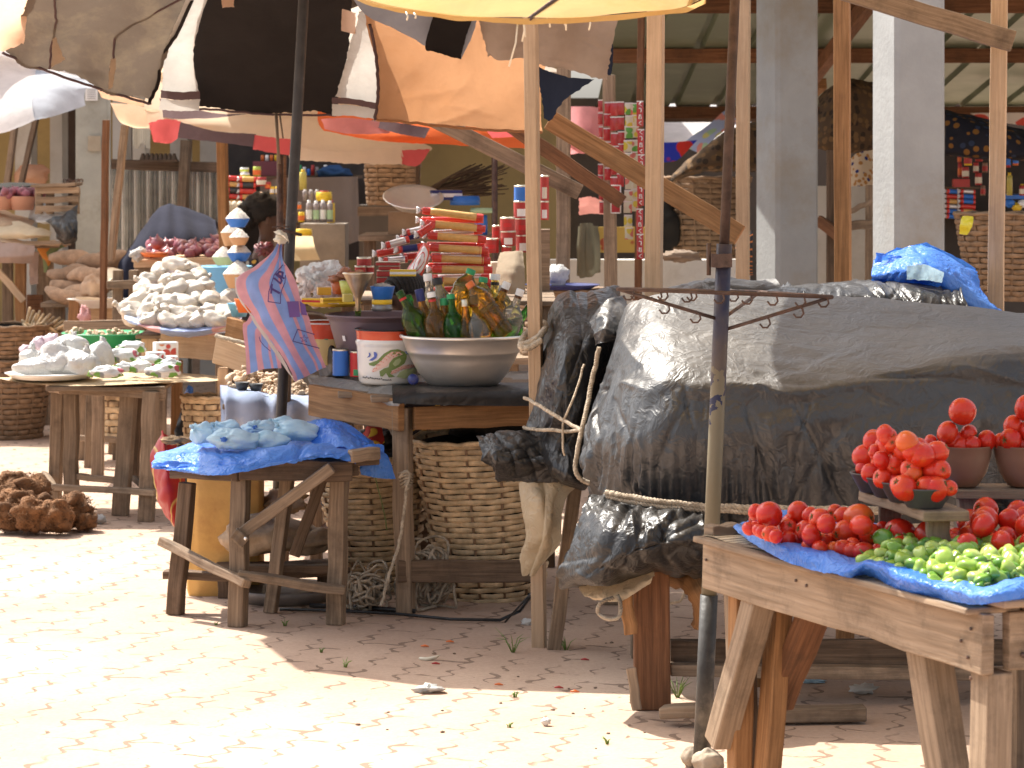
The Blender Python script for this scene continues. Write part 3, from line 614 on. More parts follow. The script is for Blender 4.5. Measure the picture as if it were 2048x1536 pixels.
panel('red_patch',[[(296,246,14.8),(330,238,14.7),(362,243,14.6)],[(308,284,14.8),(335,287,14.7),(358,276,14.6)]],C_pink,23,.01,20,14,.012)
panel('brown_patch',[[(362,244,14.6),(430,262,14.5),(512,268,14.45)],[(356,276,14.6),(430,284,14.5),(510,294,14.45)]],C_choc,24,.012,26,14,.004)
panel('red_patch',[[(510,270,14.45),(545,275,14.43),(582,278,14.45)],[(506,298,14.45),(545,306,14.43),(580,310,14.45)]],C_pink,25,.008,20,14,.006)
panel('red_patch',[[(802,300,14.5),(830,300,14.55),(860,298,14.6)],[(804,328,14.5),(832,333,14.52),(848,316,14.6)]],C_pink,26,.01,20,14,.008)
panel('brown_flap',[[(318,196,15.0),(360,212,14.7),(440,226,14.55),(500,228,14.5)],[(322,234,14.9),(360,238,14.65),(430,234,14.5),(480,230,14.48)]],C_choc,27,.01,26,14,.004)
panel('peach_flap',[[(190,170,15.4),(240,186,15.2),(300,205,15.1)],[(205,195,15.4),(250,206,15.2),(306,216,15.1)]],C_peach,28,.01,26,12,.004)
panel('cream_flap',[[(222,205,15.2),(270,210,15.0),(318,222,14.9)],[(240,240,15.2),(280,250,15.0),(320,246,14.9)],[(258,248,15.2),(285,256,15.0),(322,252,14.9)]],C_cream,29,.015,26,16,.004)
# orange umbrella
t=thing('orange_umbrella','bright orange umbrella rim peeking below the orange cloth panel','umbrella',(P(880,330,13.8).x,13.8,0))
mb=MB(); mb.tube([V(P(990,330,14).x,14,0),V(P(990,330,14).x,14,2.3)],.014,10); obj('pole',mb,M_steel,t)
mb=MB(); mb.lathe([(.95,2.08),(.7,2.2),(.4,2.34),(.001,2.5)],(-.66,14.8,0),26); obj('canopy',mb,C_dull,t)  # unseen dull canopy added to shade the stalls without an orange tint
panel('orange_rim',[[(636,215,14.0),(760,225,13.8),(900,235,13.7),(1060,225,13.8)],[(637,245,13.9),(740,262,13.7),(860,272,13.6),(1060,262,13.8)],[(648,262,13.85),(760,282,13.65),(890,289,13.6),(1055,296,13.7)]],C_redor,31,.02,50,16,.005,3)
panel('pink_patch',[[(642,238,13.7),(700,236,13.6),(780,246,13.55)],[(650,258,13.7),(700,268,13.58),(780,266,13.52)]],cloth('dusty_rose',(.55,.2,.17),.45),32,.006,24,12,.004)
panel('purple_patch',[[(745,240,13.6),(800,246,13.5),(860,256,13.5)],[(740,252,13.58),(800,268,13.48),(850,276,13.46)]],C_choc,33,.006,24,12,.004)
panel('pink_rim',[[(970,258,13.4),(1060,250,13.4)],[(985,276,13.4),(1060,272,13.4)]],C_pink,34,.006,24,12,.004)
# white and blue umbrella at the left
t=thing('white_blue_umbrella','white and pale blue striped umbrella at the upper left','umbrella',(P(-60,330,17.3).x,17.3,0))
mb=MB(); mb.tube([V(P(-60,330,17.3).x,17.3,0),V(P(-60,330,17.3).x,17.3,2.5)],.018,10); obj('pole',mb,M_steel,t)
panel('white_panel',[[(-80,90,17.7),(0,112,17.6),(25,118,17.6),(75,134,17.6)],[(-80,170,17.3),(0,168,17.2),(30,165,17.2),(70,162,17.2)],[(-80,235,17.0),(0,225,16.9),(35,215,16.9),(64,205,16.9)],[(-80,285,16.9),(0,266,16.8),(35,254,16.8),(70,240,16.8)]],C_whiteb,35,.012,36,26,.004,4)
panel('blue_panel',[[(73,134,17.6),(110,146,17.6),(190,160,17.7)],[(68,162,17.2),(110,165,17.2),(186,172,17.4)],[(62,205,16.9),(110,200,17.0),(172,180,17.3)],[(68,241,16.8),(110,232,16.9),(170,212,17.2)]],C_ltblue,36,.015,36,26,.004,5)
panel('white_strip',[[(60,130,17.6),(120,146,17.5),(200,165,17.6)],[(64,150,17.4),(120,160,17.4),(190,172,17.6)]],C_whiteb,37,.01,24,10,.004)
mb=MB(); rows=[]; Aw=V(-3.4,17.3,2.6); rr=[P(-80,90,17.7),P(0,112,17.6),P(75,134,17.6),P(190,160,17.7),V(-2.7,18.1,2.15),V(-3.6,18.4,2.15),V(-4.4,18.0,2.15),V(-4.6,17.2,2.15),V(-4.2,16.8,2.1),P(-80,90,17.7)]
for k in range(5): rows.append([Aw.lerp(p,k/4) for p in rr])
obj('canopy',mb.grid(rows),C_whiteb,t)
for k in range(4): m_=MB(); m_.tube([Aw,rr[k*2]],.006,5); obj('rib',m_,M_steel,t)
# ================================================================== tomato table (front right)
a=V(.956,5.66,0); b=V(.476,6.76,0); e1=(b-a).normalized(); e2=V(-e1.y,e1.x,0)
if e2.x<0: e2=-e2
c_=b+e2*.95; d_=a+e2*.95; HT=.70; up=V(0,0,1)
t=thing('tomato_table','rough wooden market table heaped with tomatoes and green peppers in front','table',(a+c_)/2)
def bm(name,p0,p1,w,h,m,par,up=None,bv=.004,n=4,wob=.003): return obj(name,MB().beam(p0,p1,w,h,up=up,n=n,wob=wob),m,par,bevel=bv)
def Z(p,z): return V(p.x,p.y,z)
bm('apron',Z(a-e1*.012,HT-.0675),Z(b+e1*.01,HT-.062),.03,.122,W_grey,t,n=8)
bm('apron',Z(a+e2*.05,HT-.066),Z(d_,HT-.066),.03,.118,W_grey,t,n=8)
bm('apron',Z(b+e2*.03,HT-.07),Z(c_,HT-.07),.03,.11,W_mid,t)
for i in range(7):
    o=.02+i*.137; bm('top_plank',Z(a+e2*o,HT-.001),Z(b+e2*o,HT-.001),.131,.014,W_mid,t,up=(0,0,1),n=5,wob=.002)
bm('edge_plank',Z(a-e1*.01+e2*.01,HT+.017),Z(a-e1*.01+e2*.95,HT+.017),.09,.018,W_grey,t,up=(0,0,1))
q=b-e1*.015+e2*.02; bm('end_block',Z(q-e2*.03,HT+.019),Z(q+e2*.05,HT+.021),.05,.025,W_mid,t,up=(0,0,1))
bm('leg',Z(a+e2*.035-e1*-.03,HT-.13),Z(a+e2*.03+e1*.03,0),.062,.068,W_grey,t,up=e1)
f=lambda k: a+e1*(1.2*k)
bm('leg',Z(f(.28)+e2*.07,HT-.09),Z(f(.17)+e2*.1,0),.07,.075,W_grey,t,up=e1)
bm('leg',Z(f(.93)+e2*.045,HT-.1),Z(f(.93)+e2*.04,0),.05,.045,W_orange,t,up=e1)
bm('leg',Z(f(.985)+e2*.07,HT-.1),Z(f(.965)+e2*.09,0),.06,.05,W_mid,t,up=e1)
bm('leg',Z(f(.86)+e2*.1,HT-.12),Z(f(.90)+e2*.08,0),.045,.06,W_orange,t,up=e1)
bm('leg',Z(c_-e2*.06,HT-.03),Z(c_-e2*.06,0),.06,.06,W_mid,t,up=e1)
bm('leg',Z(d_-e2*.06+e1*.04,HT-.03),Z(d_-e2*.06+e1*.04,0),.06,.06,W_mid,t,up=e1)
bm('brace',Z(f(.815)+e2*.02,HT-.1),Z(f(.955)-e2*.0,.215),.06,.06,W_grey,t,up=e2)
bm('brace',Z(f(.72)+e2*.12,HT-.09),Z(f(.93)+e2*.14,.30),.045,.07,W_red,t,up=e2)
for k,z in ((.62,.66),(.58,.655),(.985,.65),(.02,.66),(.03,.60),(.02,.56),(.05,.63)):
    p=Z(f(k),z)-e2*.017; obj('nail',MB().lathe([(.004,0),(.004,.003),(.0001,.003)],p,6,axis=-e2),M_steel,t)
for s_ in (.08,.13):
    p=Z(a-e1*.0+e2*s_-e1*.0,.655-s_*.6); obj('nail',MB().lathe([(.006,0),(.006,.004),(.0001,.004)],p-e1*.016+e2*0,8,axis=-e1),M_steel,t)
# woven mat strip under the blue sheet
M_mat=stripes('striped_mat',[(.5,.4,.27),(.55,.45,.32),(.5,.4,.27),(.1,.07,.05)],42,0,'UV',rough=.8,transl=0)
rows=[[Z(f(1.0-k/20)-e2*.02,HT+.0075+.003*math.sin(k*1.7)),Z(f(1.0-k/20)+e2*.13,HT+.0115)] for k in range(19)]
rows=[list(x) for x in zip(*rows)]
solo('woven_mat',MB().grid(rows),M_mat,'striped woven mat strip under the blue sheet on the tomato table edge','mat')
# blue plastic sheet
def onT(px,py,z=.716): return T(px,py,z)
net=[[onT(1466,1056,.735),onT(1500,1082,.722),onT(1560,1118,.715),onT(1625,1140,.708),onT(1680,1152,.712),onT(1735,1150,.712),onT(1800,1180,.706),onT(1870,1196,.706),onT(1945,1209,.716),onT(1995,1206,.728),onT(2080,1190,.735)],
 [onT(1475,1050,.738),onT(1540,1078,.745),onT(1600,1098,.744),onT(1660,1112,.74),onT(1712,1130,.735),onT(1745,1122,.752),onT(1820,1150,.745),onT(1890,1168,.74),onT(1960,1180,.745),onT(2010,1172,.755),onT(2080,1160,.755)],
 [onT(1482,1046,.725),onT(1560,1068,.725),onT(1620,1082,.725),onT(1680,1096,.725),onT(1730,1110,.725),onT(1780,1112,.725),onT(1850,1128,.725),onT(1920,1140,.725),onT(1980,1148,.725),onT(2030,1145,.725),onT(2090,1140,.725)],
 [onT(1560,1020,.722),onT(1640,1030,.722),onT(1700,1040,.722),onT(1760,1050,.722),onT(1800,1060,.722),onT(1850,1066,.722),onT(1900,1075,.722),onT(1960,1080,.722),onT(2010,1085,.722),onT(2060,1085,.722),onT(2110,1085,.722)]]
solo('blue_sheet',MB().grid(patch(net,150,50,.003,22,3,.004,world=True,fn=creases(16,70,(.002,.006),(.02,.06),(.15,.7),4.0))),M_bluesheet,'crumpled blue plastic sheet under the tomatoes and peppers','plastic sheet')
# tomatoes
def tom_mat(name,c1,c2,c3):
    m,nt=start(name); tc=N(nt,'TexCoord').outputs['Object']; oi=N(nt,'ObjectInfo').outputs['Random']
    z=N(nt,'SeparateXYZ',Vector=tc).outputs[2]
    n=N(nt,'TexNoise',Vector=tc,Scale=22.,Detail=2.).outputs[0]
    c=mixc(nt,oi,c1,c2)
    f=N(nt,'Math',_operation='ADD',i0=N(nt,'Math',_operation='MULTIPLY',i0=z,i1=14.).outputs[0],i1=N(nt,'Math',_operation='MULTIPLY',i0=n,i1=.5).outputs[0]).outputs[0]
    c=mixc(nt,ramp(nt,f,[(.5,(0,0,0)),(.95,(.75,.75,.75))]),c,c3)
    return finish(m,nt,c,.27,n,.04,.005,coat=.1,spec=.45,sss=.08)
M_tom=tom_mat('tomato_skin',(.52,.02,.010),(.6,.04,.013),(.68,.1,.018)); M_tomo=tom_mat('tomato_skin_orange',(.62,.1,.015),(.6,.08,.015),(.68,.22,.03))
M_stem=mat('dry_stem',(.12,.14,.04),.8,bump=0)
def tomato(elong,lob,mt,seed):
    mb=MB(); prof=[]
    for i in range(15):
        th=math.pi*i/14; r=math.sin(th)*(1+.04*math.sin(th)); z=-math.cos(th)*elong
        if i>=13: z-=.10*(i-12)
        prof.append((r*.033,z*.033))
    return mb.lathe(prof,(0,0,0),22,lobes=lob,amp=.018)
TP=[]
for nm,el,lob,mt in (('tomato',.88,5,M_tom),('tomato',1.28,3,M_tom),('tomato',1.0,4,M_tom),('tomato',1.2,4,M_tomo)):
    o=obj(nm,tomato(el,lob,mt,0),mt,origin=(0,0,0)); tag(o,'tomato','tomato')
    s_=MB()
    for k in range(5): an=k*1.256; s_.tube([V(0,0,.027*el),V(.006*math.cos(an),.006*math.sin(an),.031*el),V(.011*math.cos(an),.011*math.sin(an),.0285*el)],.0012,4)
    obj('calyx',s_,M_stem,o); TP.append(o)
def put_tom(p,r,k,label,group,lying=True):
    rt=(random.uniform(-.5,.5)+(1.4 if lying else .1),random.uniform(-.6,.6),random.uniform(0,6.28))
    return place(TP[k],USED,p,rt,r/.033,label,group)
zx=lambda x:1380+x*.3262; zy=lambda y:780+y*.3262
front=[(405,750,50,0),(485,765,76,2),(665,750,65,2),(740,770,50,2),(795,795,65,2),(835,820,56,2),(890,745,48,1),(940,770,55,1),(1035,785,80,3),(1050,830,66,1),(360,850,42,1),(395,850,42,1),(425,862,42,1),(450,872,45,1),(495,880,52,1),(527,897,42,0),(600,845,56,0),(705,860,60,0),(605,915,47,1),(655,920,42,0),(745,892,65,0),(965,872,84,1),(1105,887,66,0),(1180,850,42,0),(1290,877,92,1),(1465,892,84,2),(860,937,56,0),(740,957,52,1),(795,972,52,1),(880,972,38,3),(945,977,60,1),(995,985,52,1),(1060,990,60,1),(1300,952,52,0),(1440,982,52,0),(1550,972,52,3)]
for x,y,r,k in front:
    px,py=zx(x),zy(y); z=.742 if y>905 else (.768 if y>835 else .80)
    p=T(px,py,z)
    put_tom(p,r*(.88 if k==1 else 1)*.3262*p.y/F*1.06,k,'red tomato in the loose heap at the left end of the blue sheet','loose tomatoes heaped at the left of the sheet')
for i in range(64):                                 # the lower layer of the same heap
    px=random.uniform(1500,1900); py=1055+(px-1500)*.115+random.uniform(-16,20); p=T(px,py,.742)
    put_tom(p,random.uniform(.021,.026),random.choice((0,1,2)),'red tomato in the loose heap at the left end of the blue sheet','loose tomatoes heaped at the left of the sheet')
base=[]
for i in range(400):                                 # one layer on the sheet, a second in the hollows, a few on top
    px=random.uniform(1893,2095); py=random.uniform(1078,1122); p=T(px,py,.742)
    if all((p-q).length>.043 for q in base): base.append(p)
heap=[p for p in base]
for k,(dz,marg) in enumerate(((.036,.03),(.07,.075))):
    up=[]
    for i in range(300):
        p=random.choice(base)+V(random.uniform(-.03,.03),random.uniform(-.03,.06),dz)
        if p.x<P(1893,0,p.y).x+marg or any((p-q).length<.045 for q in up): continue
        up.append(p)
    heap+=up[:len(base)//(2+k)]
for p in heap: put_tom(p,random.uniform(.023,.030),random.choice((0,0,1,2)),'red tomato in the heap behind the green peppers','tomatoes heaped behind the peppers')
# raised plank with dark dishes
p0=T(1716,990,.832); p1=T(1846,1034,.832); dr=(p1-p0).normalized(); pr=V(-dr.y,dr.x,0); pr=pr if pr.x>0 else -pr
t=thing('display_ledge','low raised plank ledge on the tomato table carrying dark dishes','ledge',(p0+p1)/2+V(.05,0,-.12))
bm('plank',p0+pr*.055,p1+pr*.055,.11,.024,W_mid,t,up=(0,0,1))
for k in (.12,.85):
    q=p0.lerp(p1,k)+pr*.06; bm('support',V(q.x,q.y,.70),V(q.x,q.y,.82),.05,.04,W_grey,t)
dishes=[(1848,1010,'nearest dark dish with a tall pile of tomatoes on the plank'),(1790,992,'second dark dish of tomatoes from the near plank end'),(1757,977,'third dark dish of tomatoes from the near plank end'),(1730,962,'rearmost dark dish of tomatoes on the plank')]
dc=[]
for i,(px,py,lb) in enumerate(dishes):
    k=(.86,.60,.38,.14)[i]; q=p0.lerp(p1,k)+pr*.026; dc.append(q)
    mb=MB().lathe([(.0001,.0),(.038,.0),(.040,.002),(.062,.042),(.064,.044),(.062,.046),(.058,.042),(.036,.006),(.0001,.005)],V(q.x,q.y,q.z+.0135),26)
    solo('dish',mb,M_darkbowl,lb,'dish','dark dishes of tomatoes on the plank')
dl=[(1195,270,56),(1215,290,58),(1240,328,62),(1330,320,80),(1368,372,76),(1425,400,85),(1130,375,42),(1150,397,46),(1175,432,56),(1265,442,56),(1060,480,50),(1085,492,50),(1110,512,60),(1180,540,60),(1232,562,62),(1285,477,42),(1365,512,56),(1495,497,74),(1275,582,50),(1315,602,86),(1490,612,90),(1592,602,46)]
for x,y,r in dl:
    px,py=zx(x),zy(y)
    i=0 if (x>1255 and y>480) or x>1320 else (1 if x>1170 else (2 if x>1100 else 3))
    Yd=dc[i].y-(.03 if (x>1260 and y>560) else 0)
    p=P(px,py,Yd); put_tom(p,r*(.85 if y==320 else (.88 if r>60 else 1.05))*.3262*Yd/F,3 if (x,y)in((1330,320),(1365,512)) else (1 if r>60 else 0),('red tomato piled in the nearest dark dish','red tomato piled in the second dark dish','red tomato piled in the third dark dish','red tomato piled in the rearmost dark dish')[i],('tomatoes in the nearest dark dish','tomatoes in the second dark dish','tomatoes in the third dark dish','tomatoes in the rearmost dark dish')[i])
for i in range(4):
    for k in range(9):
        an=k*2.4; r_=.018+.022*(k%3)/2*(1 if k<6 else .5); put_tom(dc[i]+V(r_*math.cos(an),r_*math.sin(an)+.01,.062+.034*(k//3)),random.uniform(.022,.026),random.choice((0,1,2)),('red tomato piled in the nearest dark dish','red tomato piled in the second dark dish','red tomato piled in the third dark dish','red tomato piled in the rearmost dark dish')[i],('tomatoes in the nearest dark dish','tomatoes in the second dark dish','tomatoes in the third dark dish','tomatoes in the rearmost dark dish')[i])
# second ledge with brown bowls
q0=P(1905,988,6.55); t=thing('display_ledge','second raised plank ledge carrying brown bowls of tomatoes','ledge',V(1.2,6.58,.72))
bm('plank',V(q0.x,6.60,q0.z),V(q0.x+.62,6.66,q0.z),.13,.022,W_mid,t,up=(0,0,1))
for x in (q0.x+.04,q0.x+.5): bm('support',V(x,6.6,.70),V(x,6.6,q0.z-.01),.045,.05,W_grey,t)
zb=q0.z+.0125
for cx,lb in ((1925,'left brown bowl heaped with tomatoes on the back ledge'),(2046,'right brown bowl of tomatoes cut by the photo edge')):
    q=P(cx,975,6.6); k=1.0
    mb=MB().lathe([(.0001,0),(.03,0),(.037,.003),(.057,.035),(.066,.07),(.0695,.095),(.071,.097),(.068,.097),(.06,.06),(.03,.01),(.0001,.008)],V(q.x,6.6,zb),30)
    solo('bowl',mb,M_brownbowl,lb,'bowl','brown bowls of tomatoes')
for px,py,r in ((1925,823,27),(1895,866,24),(1903,882,24),(1937,868,19),(1972,882,22),(1945,890,18),(1862,884,15),(1922,893,20),(1885,896,18)):
    put_tom(P(px,py,6.58+random.uniform(-.02,.02)),r*6.58/F,0 if px!=1925 else 2,'red tomato heaped in the left brown bowl','tomatoes in the left brown bowl')
for px,py,r in ((2026,852,22),(2021,880,23),(2000,882,16),(2052,815,26),(2056,866,24),(2074,884,22),(2045,890,18)):
    put_tom(P(px,py,6.58+random.uniform(-.02,.02)),r*6.58/F,0,'red tomato heaped in the right brown bowl','tomatoes in the right brown bowl')
# black plastic scrap behind the bowls' ledge
solo('black_bag',MB().blob(P(2000,1012,6.75),(.07,.03,.03),20,12,.5,5,4,crease=.4),M_tarpb,'small crumpled black bag between the ledges on the tomato table','bag')
# green peppers
def pep_mat(name,c1,c2):
    m,nt=start(name); oi=N(nt,'ObjectInfo').outputs['Random']; tc=N(nt,'TexCoord').outputs['Object']
    n=N(nt,'TexNoise',Vector=tc,Scale=30.,Detail=3.).outputs[0]
    c=ramp(nt,oi,[(0,(.07,.2,.02)),(.22,(.15,.3,.035)),(.5,(.25,.39,.055)),(.8,(.35,.46,.09)),(1,(.42,.5,.14))]); c=mixc(nt,.4,c,ramp(nt,n,[(.3,(.55,.65,.4)),(.7,(1.1,1.1,1.1))]),'MULTIPLY')
    return finish(m,nt,c,.28,n,.1,.005,coat=.2,sss=.1)
M_pep=pep_mat('pepper_skin',0,0); PP=[]
for v in range(3):
    mb=MB(); g=[]
    for i in range(13):
        th=math.pi*i/12; row=[]
        for k in range(20):
            ph=2*math.pi*k/20; lob=1+.16*math.cos((3+v%2)*ph)*math.sin(th)+.12*noise.noise(V(math.cos(ph)*1.6,math.sin(ph)*1.6,th*1.4+v*7))
            r=.0175*math.sin(th)*lob*(1.05-.25*(1+math.cos(th))/2*(v%2)); z=-.019*math.cos(th)*(1.05+.25*v*.5)
            if i>=11: z-=.004*(i-10)
            row.append(V(r*math.cos(ph),r*math.sin(ph),z))
        g.append(row)
    o=tag(obj('green_pepper',mb.grid(g,wrap=True),M_pep,origin=(0,0,0)),'green pepper','pepper')
    obj('stem',MB().tube([V(0,0,.014),V(.001,0,.022),V(.005,.002,.029)],[.0035,.002,.0018],6),M_stem,o); PP.append(o)
poly=[(1722,1120),(1770,1066),(1850,1086),(1960,1078),(2065,1086),(2065,1160),(1960,1182),(1850,1158)]
def inside(x,y):
    c=False
    for i in range(len(poly)):
        (x1,y1),(x2,y2)=poly[i],poly[i-1]
        if (y1>y)!=(y2>y) and x<(x2-x1)*(y-y1)/(y2-y1)+x1: c=not c
    return c
lay=[[],[],[]]
for L,n_,z_,mg in ((0,2500,.735,0),(1,1400,.753,22),(2,500,.768,44)):
    for i in range(n_):
        x=random.uniform(1716,2070); y=random.uniform(1066,1186)
        if not (inside(x,y) and y>1078+mg*.8 and inside(x-mg*1.1,y)): continue
        p=T(x,y-0,.738); p.z=z_
        if any((p-q).length<.029 for q in lay[L]): continue
        lay[L].append(p)
for L in range(3):
    for p in lay[L]:
        place(random.choice(PP),USED,p,(random.uniform(0,3.1),random.uniform(0,3.1),random.uniform(0,6.2)),random.uniform(.78,1.05),'small green pepper in the heap at the front of the blue sheet','green peppers heaped on the blue sheet')
print('peppers',sum(map(len,lay)))
place(PP[0],USED,T(1768,1078,.77),(.3,.4,1),1.2,'pale green pepper lying on top at the left end of the pepper heap')
for x,y in ((2078,1125),(2064,1050)):
    pass
# ================================================================== black tarpaulin pile
rdg=[(1292,640,9.3),(1258,618,8.95),(1285,603,8.85),(1345,590,8.8),(1460,581,8.9),(1600,592,9.0),(1800,606,9.0),(2000,628,9.0),(2260,650,9.0)]
n0=[(x,y+220,Y+.12) for x,y,Y in rdg]
n2=[(1275,690,9.25),(1228,692,8.8),(1262,668,8.55),(1335,655,8.47),(1460,660,8.47),(1600,668,8.55),(1800,660,8.55),(2000,655,8.6),(2260,670,8.6)]
n3=[(1255,770,9.2),(1205,770,8.75),(1240,752,8.42),(1320,742,8.25),(1450,747,8.2),(1590,757,8.2),(1790,732,8.2),(2000,695,8.22),(2260,690,8.22)]
n35=[(1240,830,9.2),(1185,830,8.72),(1228,812,8.38),(1310,805,8.19),(1445,808,8.15),(1585,812,8.15),(1790,795,8.15),(2000,780,8.16),(2260,780,8.16)]
n4=[(1230,900,9.2),(1168,900,8.65),(1215,890,8.36),(1300,885,8.16),(1440,885,8.13),(1580,885,8.13),(1790,880,8.13),(2000,875,8.13),(2260,870,8.13)]
n5=[(1225,985,9.2),(1185,975,8.72),(1218,988,8.42),(1300,1000,8.22),(1440,1010,8.19),(1580,1014,8.18),(1790,1015,8.18),(2000,1015,8.18),(2260,1015,8.18)]
n6=[(1230,1040,9.25),(1200,1040,8.8),(1230,1050,8.5),(1305,1060,8.3),(1440,1070,8.26),(1580,1075,8.26),(1790,1080,8.26),(2000,1080,8.26),(2260,1080,8.26)]
n7=[(1240,1060,9.3),(1220,1090,8.9),(1240,1120,8.7),(1305,1130,8.5),(1440,1140,8.45),(1580,1140,8.45),(1790,1140,8.45),(2000,1140,8.45),(2260,1140,8.45)]
def crang(u,v,rd): return rd.gauss(.05,.22) if v<.42 else rd.gauss(1.45-.5*(u<.4),.38)
cr1=creases(5,190,(.006,.019),(.005,.014),(.1,.45),2.1,crang); cr0=creases(6,50,(.008,.022),(.015,.035),(.15,.6),2.1,crang)
def folds(u,v):
    # gathers running down the left end towards the rope
    k=max(0,min(1,(v-.3)/.4))*max(0,1-u*2.6)
    c=1.2-2.2*abs(math.sin(u*62+2.6*noise.noise(V(u*9,v*1.8,1))+v*2.2))**.7+.5*math.sin(u*118+3+4*noise.noise(V(u*7,v*2,5)))
    s=max(0,1-abs(v-.715)/.1)
    s2=.010*noise.noise(V(u*5,v*4,8))+.009*(1-2.5*abs(noise.noise(V(u*8+v*6,v*3.0-u*4,2))))*(.3+max(0,min(1,(v-.35)*4)))
    return .02*k*c+.005*s*math.sin(u*310)+.6*s2+cr1(u,v)*(.45 if v<.4 else 1.1)+cr0(u,v)*(.4 if v<.4 else 1)
tp=thing('tarpaulin_pile','large goods pile wrapped in dusty black plastic sheeting and roped','covered pile',V(1.0,8.5,.6))
obj('tarpaulin',MB().grid(patch([n0,rdg,n2,n3,n35,n4,n5,n6,n7],300,150,.0022,9,2,0,aniso=(.9,.9,1.0),fn=folds)),M_tarp,tp)
# gathered tail below the rope at the left
crt=creases(9,70,(.006,.016),(.02,.06),(.2,.8),1.4)
def tailf(u,v):
    g_=1-2.4*abs(noise.noise(V(u*5.5+v*2.5,v*2.6-u*2,3))); g2=1-2.4*abs(noise.noise(V(u*11-v*4,v*4.5+u*3,7))); g3=math.sin(u*60+9*noise.noise(V(u*4,v*2,2)))*max(0,1-v*3.5)
    return .010*g_+.003*g2+.006*g3+.014*noise.noise(V(u*3,v*2.5,1))+crt(u,v)
t5=[[(1195,985,8.28),(1250,990,8.2),(1320,998,8.14),(1400,1008,8.12),(1450,1012,8.14)],
 [(1158,1010,8.2),(1235,1015,8.04),(1315,1025,7.98),(1400,1035,8.0),(1450,1040,8.06)],
 [(1140,1070,8.15),(1215,1075,7.96),(1310,1080,7.9),(1400,1085,7.95),(1455,1085,8.05)],
 [(1112,1135,8.15),(1190,1140,7.96),(1290,1125,7.92),(1390,1125,8.0),(1450,1125,8.1)],
 [(1120,1175,8.2),(1190,1172,8.05),(1290,1152,8.05),(1390,1155,8.1),(1440,1150,8.2)],
 [(1150,1180,8.35),(1220,1175,8.35),(1300,1160,8.4),(1400,1160,8.4),(1440,1150,8.4)]]
obj('gathered_tail',MB().grid(patch(t5,150,90,.0025,16,6,.006,fn=tailf)),M_tarpb,tp)
t6=[[(1150,1160,8.3),(1220,1168,8.2),(1310,1130,8.15)],[(1165,1190,8.22),(1230,1188,8.12),(1306,1150,8.1)],[(1180,1200,8.2),(1240,1202,8.1),(1302,1165,8.1)]]
obj('plastic_lining',MB().grid(patch(t6,40,24,.008,12,7,.004)),M_beigeplastic,tp)
def ropeline(name,pts,r,par=None,label=None,cat='rope',n=60,m=None,hang=0):
    pp=crow([P(*p) for p in pts],n)
    pp=[p+V(noise.noise(p*30)*.003,-.004,noise.noise(p*26+V(3,3,3))*.004) for p in pp]
    mb=MB()
    for k in range(3):                                # three twisted strands
        q=[]; a=0
        for i in range(len(pp)*3-2):
            j=i//3; f_=(i%3)/3; p=pp[j].lerp(pp[min(j+1,len(pp)-1)],f_); an=i*.9+k*2.094
            tg=(pp[min(j+1,len(pp)-1)]-pp[max(j-1,0)]).normalized(); x=tg.orthogonal().normalized(); y=tg.cross(x)
            q.append(p+(x*math.cos(an)+y*math.sin(an))*r*.5)
        mb.tube(q,r*.62,5)
    o=obj(name,mb,m or M_rope,par)
    if label: tag(o,label,cat)
    return o
ropeline('tie_rope',[(1212,985,8.2),(1300,1000,8.1),(1420,1012,8.07),(1560,1016,8.07),(1800,1018,8.07),(2080,1020,8.07)],.009,tp)
ropeline('tie_rope',[(1215,992,8.2),(1300,1010,8.1),(1420,1020,8.07),(1560,1024,8.07),(1800,1024,8.07),(2080,1026,8.07)],.008,tp)
ropeline('tie_rope',[(1198,695,8.62),(1185,760,8.62),(1168,840,8.55),(1155,900,8.52),(1152,945,8.5),(1178,965,8.5)],.0075,tp)
# second pile behind on the left
q_=[[(1245,640,9.75),(1180,640,9.8),(1115,640,9.8),(1100,700,9.7)],
 [(1240,575,9.5),(1180,588,9.4),(1120,592,9.4),(1092,640,9.6)],
 [(1235,640,9.2),(1180,650,9.08),(1120,660,9.12),(1078,700,9.5)],
 [(1225,740,9.1),(1170,740,8.98),(1110,745,9.02),(1072,780,9.4)],
 [(1200,830,9.05),(1150,830,8.95),(1100,830,9.0),(1062,850,9.35)],
 [(1180,880,9.05),(1140,885,8.98),(1095,880,9.03),(1055,885,9.3)],
 [(1185,950,9.02),(1145,960,8.9),(1095,935,8.98),(1050,915,9.2)],
 [(1170,970,9.2),(1150,975,9.15),(1110,955,9.2),(1060,930,9.3)]]
cr2=creases(12,70,(.004,.011),(.012,.035),(.15,.6),.7)
cr3=creases(14,45,(.005,.013),(.02,.06),(.2,.7),1.0)
tq=thing('tarpaulin_pile','narrower lumpy pile under shiny black plastic behind the pale post','covered pile',V(.2,9.2,.6))
obj('tarpaulin',MB().grid(patch(q_,130,130,.004,13,9,0,fn=lambda u,v:.02*noise.noise(V(u*3.5,v*4,4))+cr2(u,v))),M_tarpb,tq)
lump=[[(1250,590,9.1),(1215,600,9.0),(1180,640,9.0)],[(1260,640,8.95),(1215,650,8.86),(1190,668,8.9)],[(1240,680,8.9),(1205,685,8.85),(1190,690,8.9)]]
obj('folded_corner',MB().grid(patch(lump,60,50,.004,9,11,.004,fn=lambda u,v:cr3(u*.7,v*.7)*.7)),M_tarp,tq)
tl=[[(1100,850,9.15),(1100,890,9.05),(1110,930,9.0),(1120,965,9.05)],[(1040,858,9.1),(1040,890,9.0),(1045,930,8.98),(1050,968,9.05)],[(985,862,9.1),(985,890,9.0),(990,930,8.98),(1000,965,9.05)],[(952,870,9.15),(965,905,9.05),(978,940,9.05),(992,966,9.1)]]
